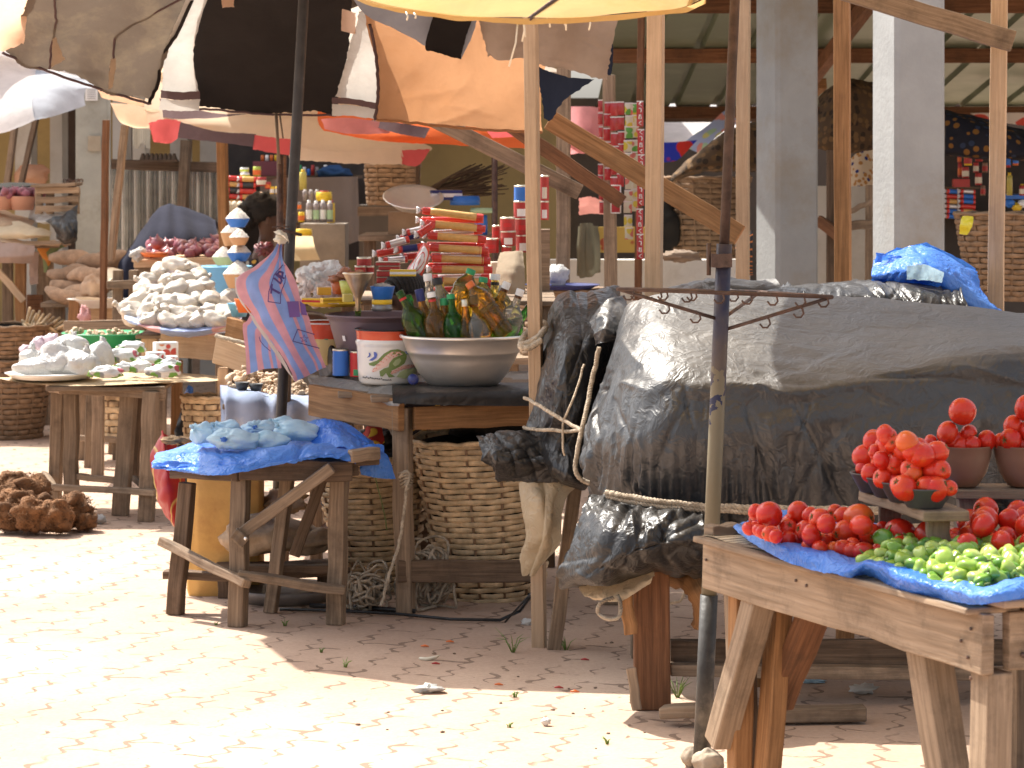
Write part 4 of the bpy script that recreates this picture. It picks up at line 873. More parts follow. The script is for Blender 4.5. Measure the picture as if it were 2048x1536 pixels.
obj('gathered_tail',MB().grid(patch(tl,100,80,.004,14,12,.006,fn=lambda u,v:.006*(1-2.4*abs(noise.noise(V(u*2.5+v*1.5,v*2.6-u,3))))+cr3(u,v))),M_tarpb,tq)
ropeline('tie_rope',[(1050,795,9.15),(1090,818,8.95),(1130,842,8.85),(1172,864,8.75)],.006,tq)
ropeline('tie_rope',[(1048,855,9.15),(1090,860,8.93),(1130,862,8.85),(1170,860,8.75)],.006,tq)
ropeline('tie_rope',[(1168,728,8.9),(1150,790,8.85),(1128,840,8.85),(1126,890,8.85),(1130,910,8.85)],.004,tq)
# two more covered heaps at the back
b1=[[(1480,640,10.6),(1600,640,10.6),(1800,640,10.6),(1990,700,10.6)],[(1470,600,10.4),(1580,590,10.3),(1800,585,10.3),(1975,640,10.4)],[(1475,590,10.0),(1590,572,9.9),(1760,563,9.9),(1950,590,10.0)],[(1480,600,9.6),(1600,577,9.5),(1790,568,9.5),(1925,582,9.5)],[(1485,640,9.4),(1600,620,9.35),(1800,620,9.35),(1945,635,9.35)],[(1485,740,9.4),(1600,740,9.35),(1800,740,9.35),(1960,740,9.35)]]
solo('covered_heap',MB().grid(patch(b1,130,80,.003,9,14,fn=lambda u,v:cr1(u,v)*1.3)),M_tarpb,'flat heap under black cloth behind the big tarpaulin pile below the blue bag','covered pile')
b2=[[(1310,640,10.8),(1400,640,10.8),(1540,640,10.8)],[(1300,595,10.5),(1400,575,10.4),(1560,572,10.5)],[(1310,585,10.1),(1400,562,10.0),(1540,560,10.0)],[(1320,600,9.9),(1420,572,9.8),(1560,570,9.8)],[(1320,680,9.8),(1420,680,9.75),(1560,680,9.75)]]
solo('covered_heap',MB().grid(patch(b2,100,70,.005,10,15,fn=lambda u,v:cr2(u*.7,v)*1.2)),M_tarp,'wrinkled black plastic heap just left of the stout grey column','covered pile')
b3=[[(1930,700,9.8),(2000,690,9.8),(2150,690,9.8)],[(1935,640,9.5),(2010,632,9.4),(2150,630,9.4)],[(1960,660,9.2),(2010,650,9.15),(2150,650,9.15)]]
solo('covered_heap',MB().grid(patch(b3,50,30,.01,8,16)),M_tarp,'low black plastic heap at the far right behind the right post','covered pile')
# the stand under the tarpaulin
t=thing('goods_stand','heavy timber stand carrying the tarpaulin pile','stand',V(.9,8.4,0))
bm('leg',V(P(1304,1100,8.2).x,8.24,.62),V(P(1306,1424,8.2).x,8.24,0),.105,.07,W_red,t,up=(0,1,0),bv=.006)
bm('leg',V(1.75,8.4,.62),V(1.75,8.4,0),.09,.07,W_red,t,up=(0,1,0))
bm('leg',V(.42,9.1,.62),V(.42,9.1,0),.07,.06,W_mid,t,up=(0,1,0))
bm('leg',V(1.75,9.2,.62),V(1.75,9.2,0),.07,.06,W_dark,t,up=(0,1,0))
bm('leg',P(1520,1200,8.6),V(P(1530,1290,8.6).x,8.6,0),.06,.05,W_orange,t,up=(0,1,0))
bm('leg',P(1690,1200,8.9),V(P(1690,1290,8.9).x,8.9,0),.055,.05,W_orange,t,up=(0,1,0))
bm('rail',P(1340,1305,8.3),P(2060,1305,8.35),.035,.075,W_dark,t)
bm('rail',P(1340,1338,8.26),P(2060,1348,8.3),.05,.035,W_mid,t)
bm('rail',V(.3,8.44,.58),V(2.3,8.44,.58),.06,.05,W_red,t); bm('rail',V(.3,9.2,.6),V(2.3,9.2,.6),.06,.05,W_red,t)
for k in range(5): bm('top_plank',V(.3,8.46+k*.19,.62),V(2.3,8.46+k*.19,.62),.18,.02,W_mid,t,up=(0,0,1))
bm('brace',P(1252,1190,8.14),P(1262,1268,8.14),.04,.03,W_orange,t,up=(0,1,0))
bm('splint',P(1262,1335,8.13),P(1275,1420,8.12),.03,.02,W_grey,t,up=(0,1,0))
solo('timber_offcut',MB().beam(P(1322,1424,8.0),P(1450,1420,7.95),.06,.035,n=5,wob=.004),W_grey,'weathered plank offcut lying by the foot of the brown leg','board',bevel=.006)
solo('timber_offcut',MB().beam(T(1495,1428,.03),T(1730,1425,.03),.06,.04,n=5,wob=.004),W_mid,'long plank lying on the ground under the tomato table','board',bevel=.004)
ropeline('rope_loop',[(1225,1195,8.1),(1200,1205,8.08),(1197,1225,8.08),(1215,1238,8.06),(1238,1232,8.06),(1240,1205,8.08),(1234,1190,8.1)],.006,None,'loop of rope hanging below the gathered tarpaulin tail',n=26)
ropeline('rope_loop',[(1340,1205,8.5),(1362,1200,8.5),(1370,1180,8.5),(1360,1165,8.5)],.005,None,'small rope loop hanging behind the brown leg',n=16)
solo('dry_root',MB().tube(crow([P(1350,1150,8.35),P(1385,1165,8.25),P(1400,1190,8.2),P(1410,1215,8.2),P(1408,1250,8.22)],20),[.035+.012*noise.noise(V(i*.6,0,0)) for i in range(20)],9),W_orange,'gnarled orange brown wood knot hanging beside the iron pole','wood')
# stones at the pole base
for i,(px,py,rx,rz,lb) in enumerate(((1388,1520,.028,.03,'pale rough stone left of the iron pole foot'),(1418,1532,.036,.034,'larger pale stone wedged behind the iron pole foot'))):
    q=G(px,py+18); solo('stone',MB().blob(V(q.x,q.y+.03,rz*.8),(rx*1.1,rx,rz),36,24,.22,3.5,i+3,flat=.85),mat('rough_stone',(.3,.25,.19),.95,var=.4,sc=20,bump=.8,bsc=30) if i==0 else bpy.data.materials['rough_stone'],lb,'stone')
bl=[[(1748,520,9.85),(1800,498,9.8),(1845,490,9.8),(1900,512,9.8),(1950,540,9.85)],[(1742,550,9.7),(1800,535,9.55),(1850,528,9.5),(1905,545,9.55),(1962,575,9.7)],[(1750,575,9.75),(1800,572,9.6),(1850,575,9.58),(1910,590,9.5),(1985,605,9.6)],[(1800,600,9.8),(1850,600,9.7),(1900,610,9.6),(1940,630,9.55),(2030,640,9.6)]]
t=solo('blue_bag',MB().grid(patch(bl,90,70,.004,9,20,.006,fn=creases(17,60,(.004,.012),(.015,.05),(.2,.8),1.6,lambda u,v,rd:math.atan2(v+.1,u-.22)+rd.gauss(0,.25)))),M_bluesheet,'bright blue plastic bag tied shut on top of the black heap','bag')
obj('bag_tail',MB().grid(patch([[(1752,505,9.75),(1790,510,9.68),(1802,512,9.66)],[(1748,525,9.75),(1785,520,9.68),(1802,516,9.66)]],24,12,.01,16,3,.004)),M_bluesheet,t)
obj('bag_back',MB().grid(patch([[(1748,520,9.85),(1800,498,9.8),(1845,490,9.8),(1900,512,9.8),(1950,540,9.85)],[(1760,560,10.1),(1800,545,10.15),(1850,540,10.15),(1900,550,10.1),(1960,580,10.0)],[(1780,600,10.1),(1820,600,10.1),(1860,600,10.1),(1920,610,10.05),(1980,640,9.95)]],50,30,.015,9,21)),M_bluesheet,t)
solo('clear_bag',MB().grid(patch([[(1812,533,9.49),(1850,530,9.45),(1890,545,9.47)],[(1812,560,9.5),(1855,562,9.46),(1885,566,9.47)]],30,20,.012,14,22,.004)),M_lightblue,'pale clear plastic packet lying on the blue bag','bag')
# beige cloth under the black tail, and the slanted leg behind the post
bl=[[(1030,965,9.2),(1075,960,9.1),(1130,950,9.1),(1180,945,9.15)],[(1040,1010,9.15),(1085,1010,9.05),(1110,1000,9.1),(1130,990,9.2)],[(1052,1070,9.15),(1085,1075,9.05),(1108,1060,9.1),(1120,1040,9.2)],[(1045,1110,9.2),(1080,1105,9.1),(1108,1090,9.15),(1116,1080,9.2)],[(1048,1150,9.22),(1062,1150,9.2),(1075,1130,9.22),(1085,1120,9.25)]]
solo('beige_sack',MB().grid(patch(bl,60,60,.004,14,24,.004,fn=lambda u,v:.012*(1-2*abs(math.sin(u*8+1.5*v+noise.noise(V(u*2,v*3,1))))))),M_beigeplastic,'beige plastic sheet hanging below the black bundle around the post','plastic sheet')
solo('timber_prop',MB().beam(P(1152,960,9.22),V(P(1108,1290,9.22).x,9.26,0),.045,.05,up=(0,1,0),n=5),W_mid,'brown timber prop leaning beside the foot of the pale post','post',bevel=.003)
ropeline('rope_knot',[(1043,690,9.2),(1060,684,9.2),(1080,672,9.22),(1090,655,9.3),(1085,645,9.36),(1062,660,9.36),(1046,676,9.3),(1043,694,9.2),(1062,692,9.19),(1082,682,9.2)],.011,None,'frayed rope knotted around the pale front post',n=40)
# ================================================================== table with the metal basin
A=V(P(800,800,9.96).x,9.96,0); B=V(-.75,10.45,0); Cc=V(.02,10.12,0); 
def D4(p,z): return V(p.x,p.y,z)
t=thing('basin_table','wooden stall table with black covered edge carrying a metal basin of bottles','table',V(-.3,10.4,0))
zt=.785
eA=(B-A).normalized(); eC=(Cc-A).normalized()
bm('apron',D4(A-eA*.01,zt-.075),D4(B,zt-.06),.03,.115,W_orange,t,n=5)
bm('apron',D4(A+eC*.05,zt-.088),D4(Cc+eC*.05,zt-.088),.03,.082,W_orange,t,n=5)
for k in range(5):
    o=V(0,.0+k*.21,0); p=A+V(0,.1+k*.2,0)
    bm('top_plank',V(-.42-.30*min(1,k*.5+.3)+(.02*k),10.08+k*.2,zt-.022),V(.42,10.15+k*.2,zt-.005),.195,.02,W_mid,t,up=(0,0,1))
bm('leg',D4(A+V(.005,.035,0),zt-.05),D4(A+V(.02,.035,0),0),.06,.062,W_mid,t,up=(.25,.97,0),n=6)
bm('leg',V(.36,10.2,zt-.04),V(.36,10.2,0),.06,.06,W_mid,t,up=(0,1,0)); bm('leg',V(-.66,10.9,zt-.04),V(-.66,10.9,0),.06,.06,W_mid,t,up=(0,1,0)); bm('leg',V(.36,11,zt-.04),V(.36,11,0),.06,.06,W_mid,t,up=(0,1,0))
bm('stretcher',P(795,1142,9.97),P(1062,1142,10.05),.03,.078,W_dark,t,n=6)
bm('brace',P(784,850,10.02),P(812,905,10.0),.03,.02,W_mid,t,up=(0,1,0))
net=[[(612,746,10.62),(700,760,10.4),(790,770,10.2),(812,772,10.14)],[(618,764,10.5),(700,782,10.28),(785,800,9.98),(806,796,9.94)],[(622,776,10.48),(700,794,10.26),(785,812,9.96),(804,806,9.93)]]
obj('grey_padding',MB().grid(patch(net,50,14,.004,22,30,.003)),plastic_sheet('grey_tarp_edge',(.2,.19,.175),.6,dust=(.4,.37,.33),da=.7),t)
net=[[(785,764,10.4),(880,764,10.4),(1000,764,10.4),(1075,764,10.4)],[(784,780,9.99),(880,778,9.97),(1000,778,10.02),(1075,776,10.06)],[(786,806,9.9),(880,810,9.93),(1000,812,9.98),(1075,812,10.02)]]
obj('black_cover',MB().grid(patch(net,60,18,.003,16,31,.002)),plastic_sheet('black_vinyl',(.014,.014,.015),.5,bump=.25),t)
net=[[(618,760,10.55),(790,775,10.4),(1075,768,10.45)],[(690,745,11.0),(860,745,11.0),(1075,742,11.0)]]
obj('grey_top_cover',MB().grid(patch(net,30,10,.002,8,32)),bpy.data.materials['grey_tarp_edge'],t)
# basin
bc=P(926,770,10.16); zb=zt+.012; r1=.228
q=V(bc.x,10.2,zb)
mb=MB().lathe([(.0001,0),(.115,0),(.135,.012),(.165,.05),(.19,.095),(.2,.118),(.204,.12),(.207,.128),(.222,.172),(.231,.176),(.234,.182),(.229,.187),(.221,.184),(.2,.125),(.16,.055),(.125,.014),(.0001,.012)],q,48)
solo('metal_basin',mb,M_alu,'wide aluminium basin packed with oil and drink bottles','basin')
# bottles
GL={}
def liquid(name,c,tr=.8,rough=.05): GL[name]=glassy('bottle_'+name,c,tr,rough); return GL[name]
for nm,c,tr in (('dark_green',(.2,.33,.05),.9),('green',(.1,.55,.08),.9),('amber',(.95,.5,.12),.92),('orange',(1,.6,.1),.94),('yellow',(1,.86,.22),.94),('clear',(.9,.88,.78),.85),('milky',(.75,.72,.6),.3),('brown',(.25,.1,.04),.6)): liquid(nm,c,tr)
BEER=[(.0001,0),(.028,0),(.032,.004),(.0325,.02),(.0325,.115),(.030,.135),(.022,.16),(.0145,.185),(.0125,.215),(.012,.228),(.0135,.231),(.0135,.238),(.0001,.239)]
OIL=[(.0001,0),(.036,0),(.042,.006)]+[(.042+.003*(i%2),.012+i*.013) for i in range(12)]+[(.036,.18),(.02,.2),(.0145,.21),(.0145,.225),(.0001,.226)]
WIDE=[(.0001,0),(.04,0),(.046,.006),(.048,.04),(.048,.125),(.044,.142),(.032,.16),(.019,.176),(.0145,.19),(.0138,.24),(.0001,.241)]
def bottle(px0,py0,px1,py1,Y,prof,m,capm,label,k=1.0,dy=0,cap=(.0155,.03),band=None,nm='bottle',group='bottles in the metal basin',low=None):
    a=P(px1,py1,Y+dy); b=P(px0,py0,Y); ax=(b-a).normalized(); Lp=prof[-1][1]*k
    o_=b-ax*Lp
    t=thing(nm,label,'bottle',o_,group)
    obj('body',MB().lathe([(r*k,z*k) for r,z in prof],o_,20,axis=ax),m,t)
    if low: 
        h=prof[-1][1]*.5*k; pr=[(r*k*.93,z*k+.003) for r,z in prof if z*k<h]; pr=pr+[(.0001,pr[-1][1])]
        obj('contents',MB().lathe(pr,o_,18,axis=ax),low,t)
    if capm: obj('cap',MB().lathe([(cap[0]*k,-cap[1]*k*.75),(cap[0]*k,0),(cap[0]*k*.9,.003),(.0001,.004)],b,16,axis=ax),capm,t)
    if band: obj('neck_band',MB().lathe([(.0142*k,-.034*k),(.0148*k,-.029*k),(.0142*k,-.024*k)],b,16,axis=ax),band,t)
    return t
Yb=10.12
bottle(799,584,846,676,Yb+.06,WIDE,GL['dark_green'],GL['green'],'dark green bottle with a red neck band at the left of the basin',.98,band=M_red)
bottle(815,592,842,684,Yb+.07,BEER,GL['green'],GL['green'],'slim green bottle close behind the dark green one')
bottle(838,580,862,690,Yb+.09,BEER,GL['amber'],M_navy,'amber bottle with a blue foil top',1.0,cap=(.0165,.055))
bottle(862,586,878,684,Yb+.03,WIDE,GL['amber'],M_wht,'amber bottle with a white cap standing in front',.95,band=M_red,cap=(.0165,.022))
bottle(855,549,872,690,Yb+.16,BEER,GL['clear'],M_wht,'tall clear bottle with a pale top behind the amber ones',1.05,low=GL['yellow'])
bottle(874,557,896,690,Yb+.12,WIDE,GL['clear'],M_black,'clear bottle of yellow oil with a black cap',1.0,cap=(.019,.03),low=GL['yellow'])
bottle(901,590,912,684,Yb+.02,WIDE,GL['green'],M_green,'bright green bottle in the middle of the front row',.95,cap=(.016,.02))
bottle(943,540,905,640,Yb+.12,OIL,GL['yellow'],M_green,'golden ribbed oil bottle with a green cap leaning left',1.0,cap=(.0175,.022))
bottle(967,556,958,640,Yb+.10,OIL,GL['yellow'],M_green,'golden oil bottle with a green cap standing upright',.95,cap=(.0175,.022))
bottle(991,550,984,650,Yb+.15,BEER,GL['yellow'],M_wht,'narrow golden bottle with a white screw cap',1.1,cap=(.0165,.022),band=M_black)
bottle(1014,566,975,660,Yb+.08,WIDE,GL['orange'],M_wht,'orange bottle with brown neck label leaning right',1.0,band=GL['brown'])
bottle(948,594,962,682,Yb+.0,WIDE,GL['clear'],M_cream,'clear bottle half full of milky liquid in the front row',1.0,band=M_red,low=GL['milky'])
bottle(938,566,1000,660,Yb+.0,OIL,GL['orange'],M_orange,'big ribbed orange bottle lying slanted across the basin',1.02)
bottle(1041,580,1010,672,Yb+.06,WIDE,GL['clear'],M_wht,'clear bottle with brown neck label at the right of the basin',.95,band=GL['brown'],low=GL['yellow'])
bottle(1060,612,1002,692,Yb+.1,WIDE,GL['green'],None,'round green bottle at the right rim behind the pale post',1.05)
bottle(925,560,935,660,Yb+.18,OIL,GL['orange'],M_red,'amber oil bottle half hidden at the back of the basin',1.0)
bottle(888,598,892,690,Yb+.05,BEER,GL['amber'],M_green,'slim amber bottle between the black capped and bright green ones',1.0)
bottle(880,566,884,690,Yb+.2,OIL,GL['yellow'],M_yellow,'golden oil bottle with a yellow cap at the back left of the basin',1.0)
bottle(1003,572,992,690,Yb+.2,OIL,GL['yellow'],M_wht,'golden oil bottle standing at the back right of the basin',1.05)
bottle(930,600,936,690,Yb-.0,BEER,GL['orange'],M_tin,'small orange bottle wedged between green and milky ones',1.0)
# enamel bucket with corn painting
bk=P(775,762,10.25); q=V(P(776,762,10.3).x,10.32,zt+.012); rb=.112
mb=MB().lathe([(.0001,0),(.1,0),(.108,.01),(.113,.05),(.116,.135),(.1175,.14),(.121,.148),(.1215,.155),(.1165,.162),(.1155,.165)],q,48)
t=thing('enamel_bucket','white enamel bucket with red rim and painted corn cobs','bucket',q); obj('body',mb,M_enamel,t)
obj('red_band',MB().lathe([(.1163,.1625),(.1165,.166),(.1185,.19),(.1215,.1955),(.119,.197),(.1145,.19),(.112,.166)],q,48),pl('enamel_red',(.68,.1,.04),.25),t)
obj('rim',MB().lathe([(.121,.1955),(.1255,.199),(.1235,.202),(.119,.198)],q,48),M_black,t)
def on_bucket(px,py,dr=.0015,q=q,r=.1145):
    x=P(px,py,q.y-r).x-q.x; z=H-(py-HY)*(q.y-r)/F
    r2=r+(z-q.z-.05)*.03; x=max(-r2*.97,min(r2*.97,x)); return V(q.x+x,q.y-math.sqrt(max(r2*r2-x*x,1e-6))-dr,z)
def decal(polypts,m,name,par,f,dr=.0015,n=3):
    # a painted patch: fan-filled outline following the curved side
    cx=sum(p[0] for p in polypts)/len(polypts); cy=sum(p[1] for p in polypts)/len(polypts); mb=MB(); vs=[f(cx,cy,dr)]; L=len(polypts); fs=[]
    for k in range(1,n+1):
        for (x,y) in polypts: vs.append(f(cx+(x-cx)*k/n,cy+(y-cy)*k/n,dr))
    for i in range(L):
        j=(i+1)%L; fs.append((0,1+i,1+j))
        for k in range(1,n): fs.append((1+(k-1)*L+i,1+k*L+i,1+k*L+j,1+(k-1)*L+j))
    mb.add(vs,fs); return obj(name,mb,m,par)
M_leaf=pl('painted_green',(.17,.24,.07)); M_leafl=pl('painted_pale_green',(.4,.46,.24)); M_corn=pl('painted_pink',(.72,.5,.42)); M_dot=pl('painted_red',(.68,.09,.03)); M_pblue=pl('painted_blue',(.08,.13,.42))
z6=lambda x,y:(690+x*.1562,540+y*.1562)
bo=obj('corn_painting',MB().add([on_bucket(775,735,-.001)]*3,[(0,1,2)]),M_leaf,t)
def dz(pts,m,nm,dr): return decal([z6(*p) for p in pts],m,nm,bo,on_bucket,dr)
dz([(300,1200),(360,1210),(420,1150),(500,1070),(580,1025),(680,1015),(760,1050),(780,1085),(700,1050),(600,1045),(520,1100),(430,1190),(370,1235),(310,1225)],M_leaf,'leaf',.0012)
dz([(340,1290),(380,1250),(440,1190),(520,1100),(600,1045),(690,1050),(740,1080),(650,1110),(590,1160),(540,1230),(470,1260),(390,1300),(345,1310)],M_corn,'cob',.0018)
dz([(560,1240),(570,1190),(620,1130),(690,1100),(790,1080),(785,1140),(760,1200),(700,1240),(640,1270),(590,1290)],M_leaf,'leaf',.0024)
dz([(610,1200),(650,1150),(700,1130),(720,1160),(690,1210),(640,1235)],M_leafl,'leaf',.003)
dz([(450,1360),(440,1300),(500,1260),(570,1240),(600,1290),(580,1330),(640,1365),(560,1375),(530,1320),(490,1290),(465,1320),(480,1365)],M_leaf,'leaf',.002)
dz([(585,1310),(620,1270),(700,1235),(800,1215),(900,1230),(900,1262),(800,1260),(720,1280),(650,1320),(600,1335)],M_corn,'cob',.0018)
dz([(660,1370),(700,1310),(780,1275),(900,1270),(910,1330),(860,1380),(760,1395)],M_leafl,'leaf',.0024)
for (x0,y0,x1,y1,nr) in ((360,1285,705,1065,17),(600,1315,890,1238,15)):
    for i in range(nr):
        for k in (-1,0,1):
            u=i/(nr-1); x=x0+(x1-x0)*u; y=y0+(y1-y0)*u-(52 if nr==17 else 18)*math.sin(math.pi*u)+k*(26 if nr==17 else 15)*(.6+.4*math.sin(math.pi*u))
            if (i+k)%2: dz([(x-7,y),(x,y-8),(x+7,y),(x,y+8)],M_dot,'kernel',.0032)
dz([(300,1162),(350,1165),(400,1130),(415,1085),(400,1055),(365,1050),(385,1075),(380,1115),(350,1148)],M_pblue,'crescent',.0015)
dz([(275,1130),(310,1118),(328,1090),(315,1065),(300,1062),(308,1090),(295,1115)],M_pblue,'crescent',.0015)
dz([(765,1050),(800,1035),(830,1050),(820,1080),(790,1085)],pl('painted_sky',(.2,.35,.6)),'bluebird_mark',.0015)
for i in range(16):
    x=225+i*24; y=1378+i*2+random.uniform(-8,8); dz([(x-9,y+8),(x-4,y-10),(x+6,y-6),(x+12,y+9)],M_black,'chip',.0016)
solo('bottle_cap_toy',MB().lathe([(.0001,0),(.018,.0),(.02,.006),(.018,.02),(.0001,.021)],P(828,760,10.0),18,axis=(-.3,-1,.3)),M_navy,'round blue lid leaning between bucket and basin','lid')
# tins under the purple tub
def tin(px0,px1,py0,py1,Y,m,label,group=None,rib=True,nm='tin',paper=None):
    a=P(px0,py1,Y); b=P(px1,py0,Y); r=(b.x-a.x)/2; h=b.z-a.z; q=V((a.x+b.x)/2,Y+r,a.z)
    t=thing(nm,label,'tin',q,group)
    pr=[(.0001,0),(r,0)]+[(r*(1-.02*(i%2)) if rib else r,h*(.04+.92*i/12)) for i in range(13)]+[(r,h)]
    obj('body',MB().lathe(pr,q,24),m,t)
    obj('lid',MB().lathe([(r*1.02,h-.004),(r*1.03,h),(r*1.0,h+.003),(r*.92,h-.001),(.0001,h-.001)],q,24),M_tin,t)
    if paper:
        x=paper; mb=MB()
        g=[[V(q.x+(r+.001)*math.sin(an),q.y-(r+.001)*math.cos(an),q.z+h*zz) for an in (-.55,-.3,0,.3,.55)] for zz in (x[1],x[2])]
        obj('paper_label',mb.grid(g),x[0],t)
    return t
tin(664,698,700,752,10.42,M_blue,'ribbed blue tin standing under the purple tub',paper=None)
tin(699,732,704,754,10.4,M_red,'red tin with green base beside the white bucket',paper=(M_green,.05,.3))
tx=P(712,728,10.38)
mb=MB()
for i,(x,y,w,h) in enumerate(((0,0,.004,.02),(.004,0,.01,.003),(0,.024,.012,.003),(0,.03,.012,.003),(0,.038,.004,.014),(.004,.038,.008,.003),(0,.056,.012,.003))): mb.box((tx.x-.006+x,tx.y,tx.z-.03+y),w,.002,h)
# purple grey tub
q=V(P(766,700,10.52).x,10.56,zt+.105)
prf=[(.0001,0),(.165,0),(.172,.004),(.2,.1),(.206,.125),(.207,.129),(.213,.131),(.2145,.14),(.221,.141),(.223,.147),(.22,.15),(.209,.147),(.17,.012),(.0001,.01)]
t=thing('plastic_tub','dusty grey purple plastic tub resting on tins behind the bucket','tub',q)
obj('body',MB().lathe(prf,q,44),M_purple,t)
ang=-2.35; mb=MB(); g=[[V(q.x+(.184+.03*zz/.1*.9)*math.cos(a_),q.y+(.184+.03*zz/.1*.9)*math.sin(a_),q.z+zz) for a_ in (ang-.03,ang,ang+.04)] for zz in (.055,.075)]
obj('sticker',mb.grid(g),M_wht,t)
zt2=q.z+.155
# things standing in and on the tub
def lobj(name,prof,px,py,Y,m,label,cat,seg=28,group=None,**k):
    q=P(px,py,Y); return solo(name,MB().lathe(prof,q,seg,**k),m,label,cat,group)
q=P(716,622,10.48); t=thing('funnel','tin funnel stuck in the neck of a green bottle','funnel',q)
mb=MB().lathe([(.008,.0),(.012,.045),(.013,.05),(.056,.138),(.057,.141),(.054,.138),(.011,.05),(.007,.0)],q,28); obj('cone',mb,mat('funnel_tin',(.45,.36,.24),.35,var=.3,sc=10,metal=.8,dirt=(.2,.13,.08)),t)
mb=MB().lathe([(.058,.139),(.06,.142),(.057,.144),(.054,.14)],q,28); obj('rim',mb,M_tin,t)
bottle(716,616,716,700,10.5,BEER,GL['dark_green'],None,'green bottle under the funnel in the purple tub',.9,group=None)
jar_=lobj('jar',[(.0001,0),(.035,0),(.04,.004),(.0405,.012),(.038,.018),(.037,.026),(.0001,.026)],764,622,10.5,mat('smoked_jar',(.2,.2,.2),.2,bump=0,metal=.3),'squat smoky jar standing on the purple tub edge','jar')
obj('lid',MB().lathe([(.0365,.0),(.038,.001),(.038,.016),(.035,.018),(.0001,.018)],P(764,608.5,10.5),28),M_yellow,jar_)
q_=lobj('bowl',[(.0001,0),(.032,0),(.035,.003),(.046,.046),(.0475,.05),(.044,.048),(.03,.006),(.0001,.005)],765,599,10.5,M_blue,'small bright blue bowl balanced on the yellow lid','bowl')
solo('packet_heap',MB().blob(P(765,575,10.5),(.038,.036,.018),18,12,.5,6,8,crease=.3),M_white,'clear wrapped sweets in the small blue bowl','packet')
lobj('tray',[(.0001,0),(.09,0),(.105,.012),(.108,.013),(.1,.008),(.0001,.006)],668,612,10.7,M_yellow,'flat yellow tray of packets beside the funnel','tray')
def carton(px,py,Y,sx,sy,sz,rz,m,label,band=None,rot=None,cat='carton'):
    q=P(px,py,Y); t=thing('carton',label,cat,q); mb=MB().box(q,sx,sy,sz,rz); obj('body',mb,m,t,bevel=.001)
    if band: obj('printed_band',MB().box(q+V(0,0,sz*.3),sx*1.01,sy*1.02,sz*.38,rz),band,t)
    return t
carton(630,608,10.62,.10,.03,.022,-.5,M_yellow,'long yellow and red packet in front of the garlic',M_red)
carton(665,606,10.58,.09,.028,.02,.5,M_yellow,'gold packet lying across the yellow tray',pl('gold_foil',(.55,.33,.04),.3,metal=.5))
carton(695,604,10.56,.035,.03,.03,.3,pl('pale_yellow',(.8,.68,.2)),'small pale yellow cube packet by the funnel')
carton(648,590,10.7,.05,.04,.03,.2,pl('gold_foil2',(.6,.36,.05),.25,metal=.4),'crumpled gold foil packet near the funnel')
carton(806,552,10.85,.1,.05,.025,0,M_yellow,'yellow carton on top of the tins behind the braided head',M_wht)
lobj('cup',[(.0001,0),(.035,0),(.047,.055),(.045,.055),(.032,.004)],702,590,10.85,pl('lime_cup',(.6,.66,.16)),'lime green tub of wrapped sweets behind the funnel','tub')
lobj('cup',[(.0001,0),(.03,0),(.04,.05),(.038,.05),(.028,.004)],682,588,10.9,pl('rust_cup',(.5,.12,.03)),'rust red tub behind the yellow packets','tub')
for i,(px,py) in enumerate(((700,550),(682,552),(715,548),(668,558),(690,542))):
    solo('sweet_packet',MB().blob(P(px,py,10.88),(.026,.022,.018),14,10,.6,6,20+i,crease=.4),mat('brown_wrap',(.45,.2,.12),.25,bump=0) if i==0 else bpy.data.materials['brown_wrap'],'crinkled brown wrapped sweets heaped behind the funnel','packet','brown wrapped sweets')
# garlic heap and clear bag
gm=mat('garlic_skin',(.62,.54,.5),.6,var=.25,sc=30,bump=.2,rnd=.2)
go=tag(obj('garlic_bulb',MB().lathe([(.0001,-.014),(.012,-.013),(.021,-.003),(.02,.006),(.011,.014),(.004,.02),(.0025,.03),(.0001,.031)],(0,0,0),14,lobes=7,amp=.06),gm,origin=(0,0,0)),'garlic','garlic')
for i in range(46):
    u=random.random(); px=612+random.uniform(-22,70)+u*10; v=random.random(); py=598-v*55+abs(px-640)*.12
    place(go,USED,P(px,py,10.9+v*.25),(random.uniform(-1,1),random.uniform(-1,1),random.uniform(0,6)),random.uniform(.85,1.25),'garlic bulb in the heap behind the striped bag','garlic bulbs heaped behind the striped bag')
solo('clear_bag',MB().grid(patch([[(588,545,11.3),(620,522,11.3),(672,516,11.35),(690,535,11.3)],[(592,560,11.1),(625,545,11.05),(668,538,11.1),(692,552,11.1)],[(600,575,11.05),(630,570,11.0),(665,562,11.05),(690,565,11.1)]],44,30,.025,13,40,.004)),M_white,'crumpled clear plastic bag of garlic behind the heap','bag')
for i in range(12):
    place(go,USED,P(620+i*4.5+random.uniform(-3,3),606+random.uniform(-4,6),10.72),(random.uniform(-1,1),random.uniform(-1,1),random.uniform(0,6)),.85,'white garlic clove bulb in the painted enamel pot','garlic in the painted enamel pot')
# enamel pot with leaves, behind
q=V(P(655,690,10.75).x,10.8,zt+.0); zz=H-(680-HY)*10.75/F
t=thing('enamel_pot','yellow enamel pot with red top band and painted leaves behind the tub','pot',V(q.x,q.y,zt+.02))
obj('body',MB().lathe([(.0001,0),(.11,0),(.118,.01),(.12,.09),(.1215,.1)],V(q.x,q.y,zt+.05),36),pl('enamel_yellow',(.72,.58,.25),.25),t)
obj('red_band',MB().lathe([(.1218,.1),(.124,.105),(.124,.13),(.127,.136),(.124,.15),(.127,.156),(.1225,.158)],V(q.x,q.y,zt+.05),36),bpy.data.materials['enamel_red'],t)
obj('rim',MB().lathe([(.1275,.156),(.131,.159),(.1285,.162),(.122,.159)],V(q.x,q.y,zt+.05),36),M_wht,t)
f2=lambda px,py,dr=.002:on_bucket(px,py,dr,V(q.x,q.y,zt+.05),.1195)
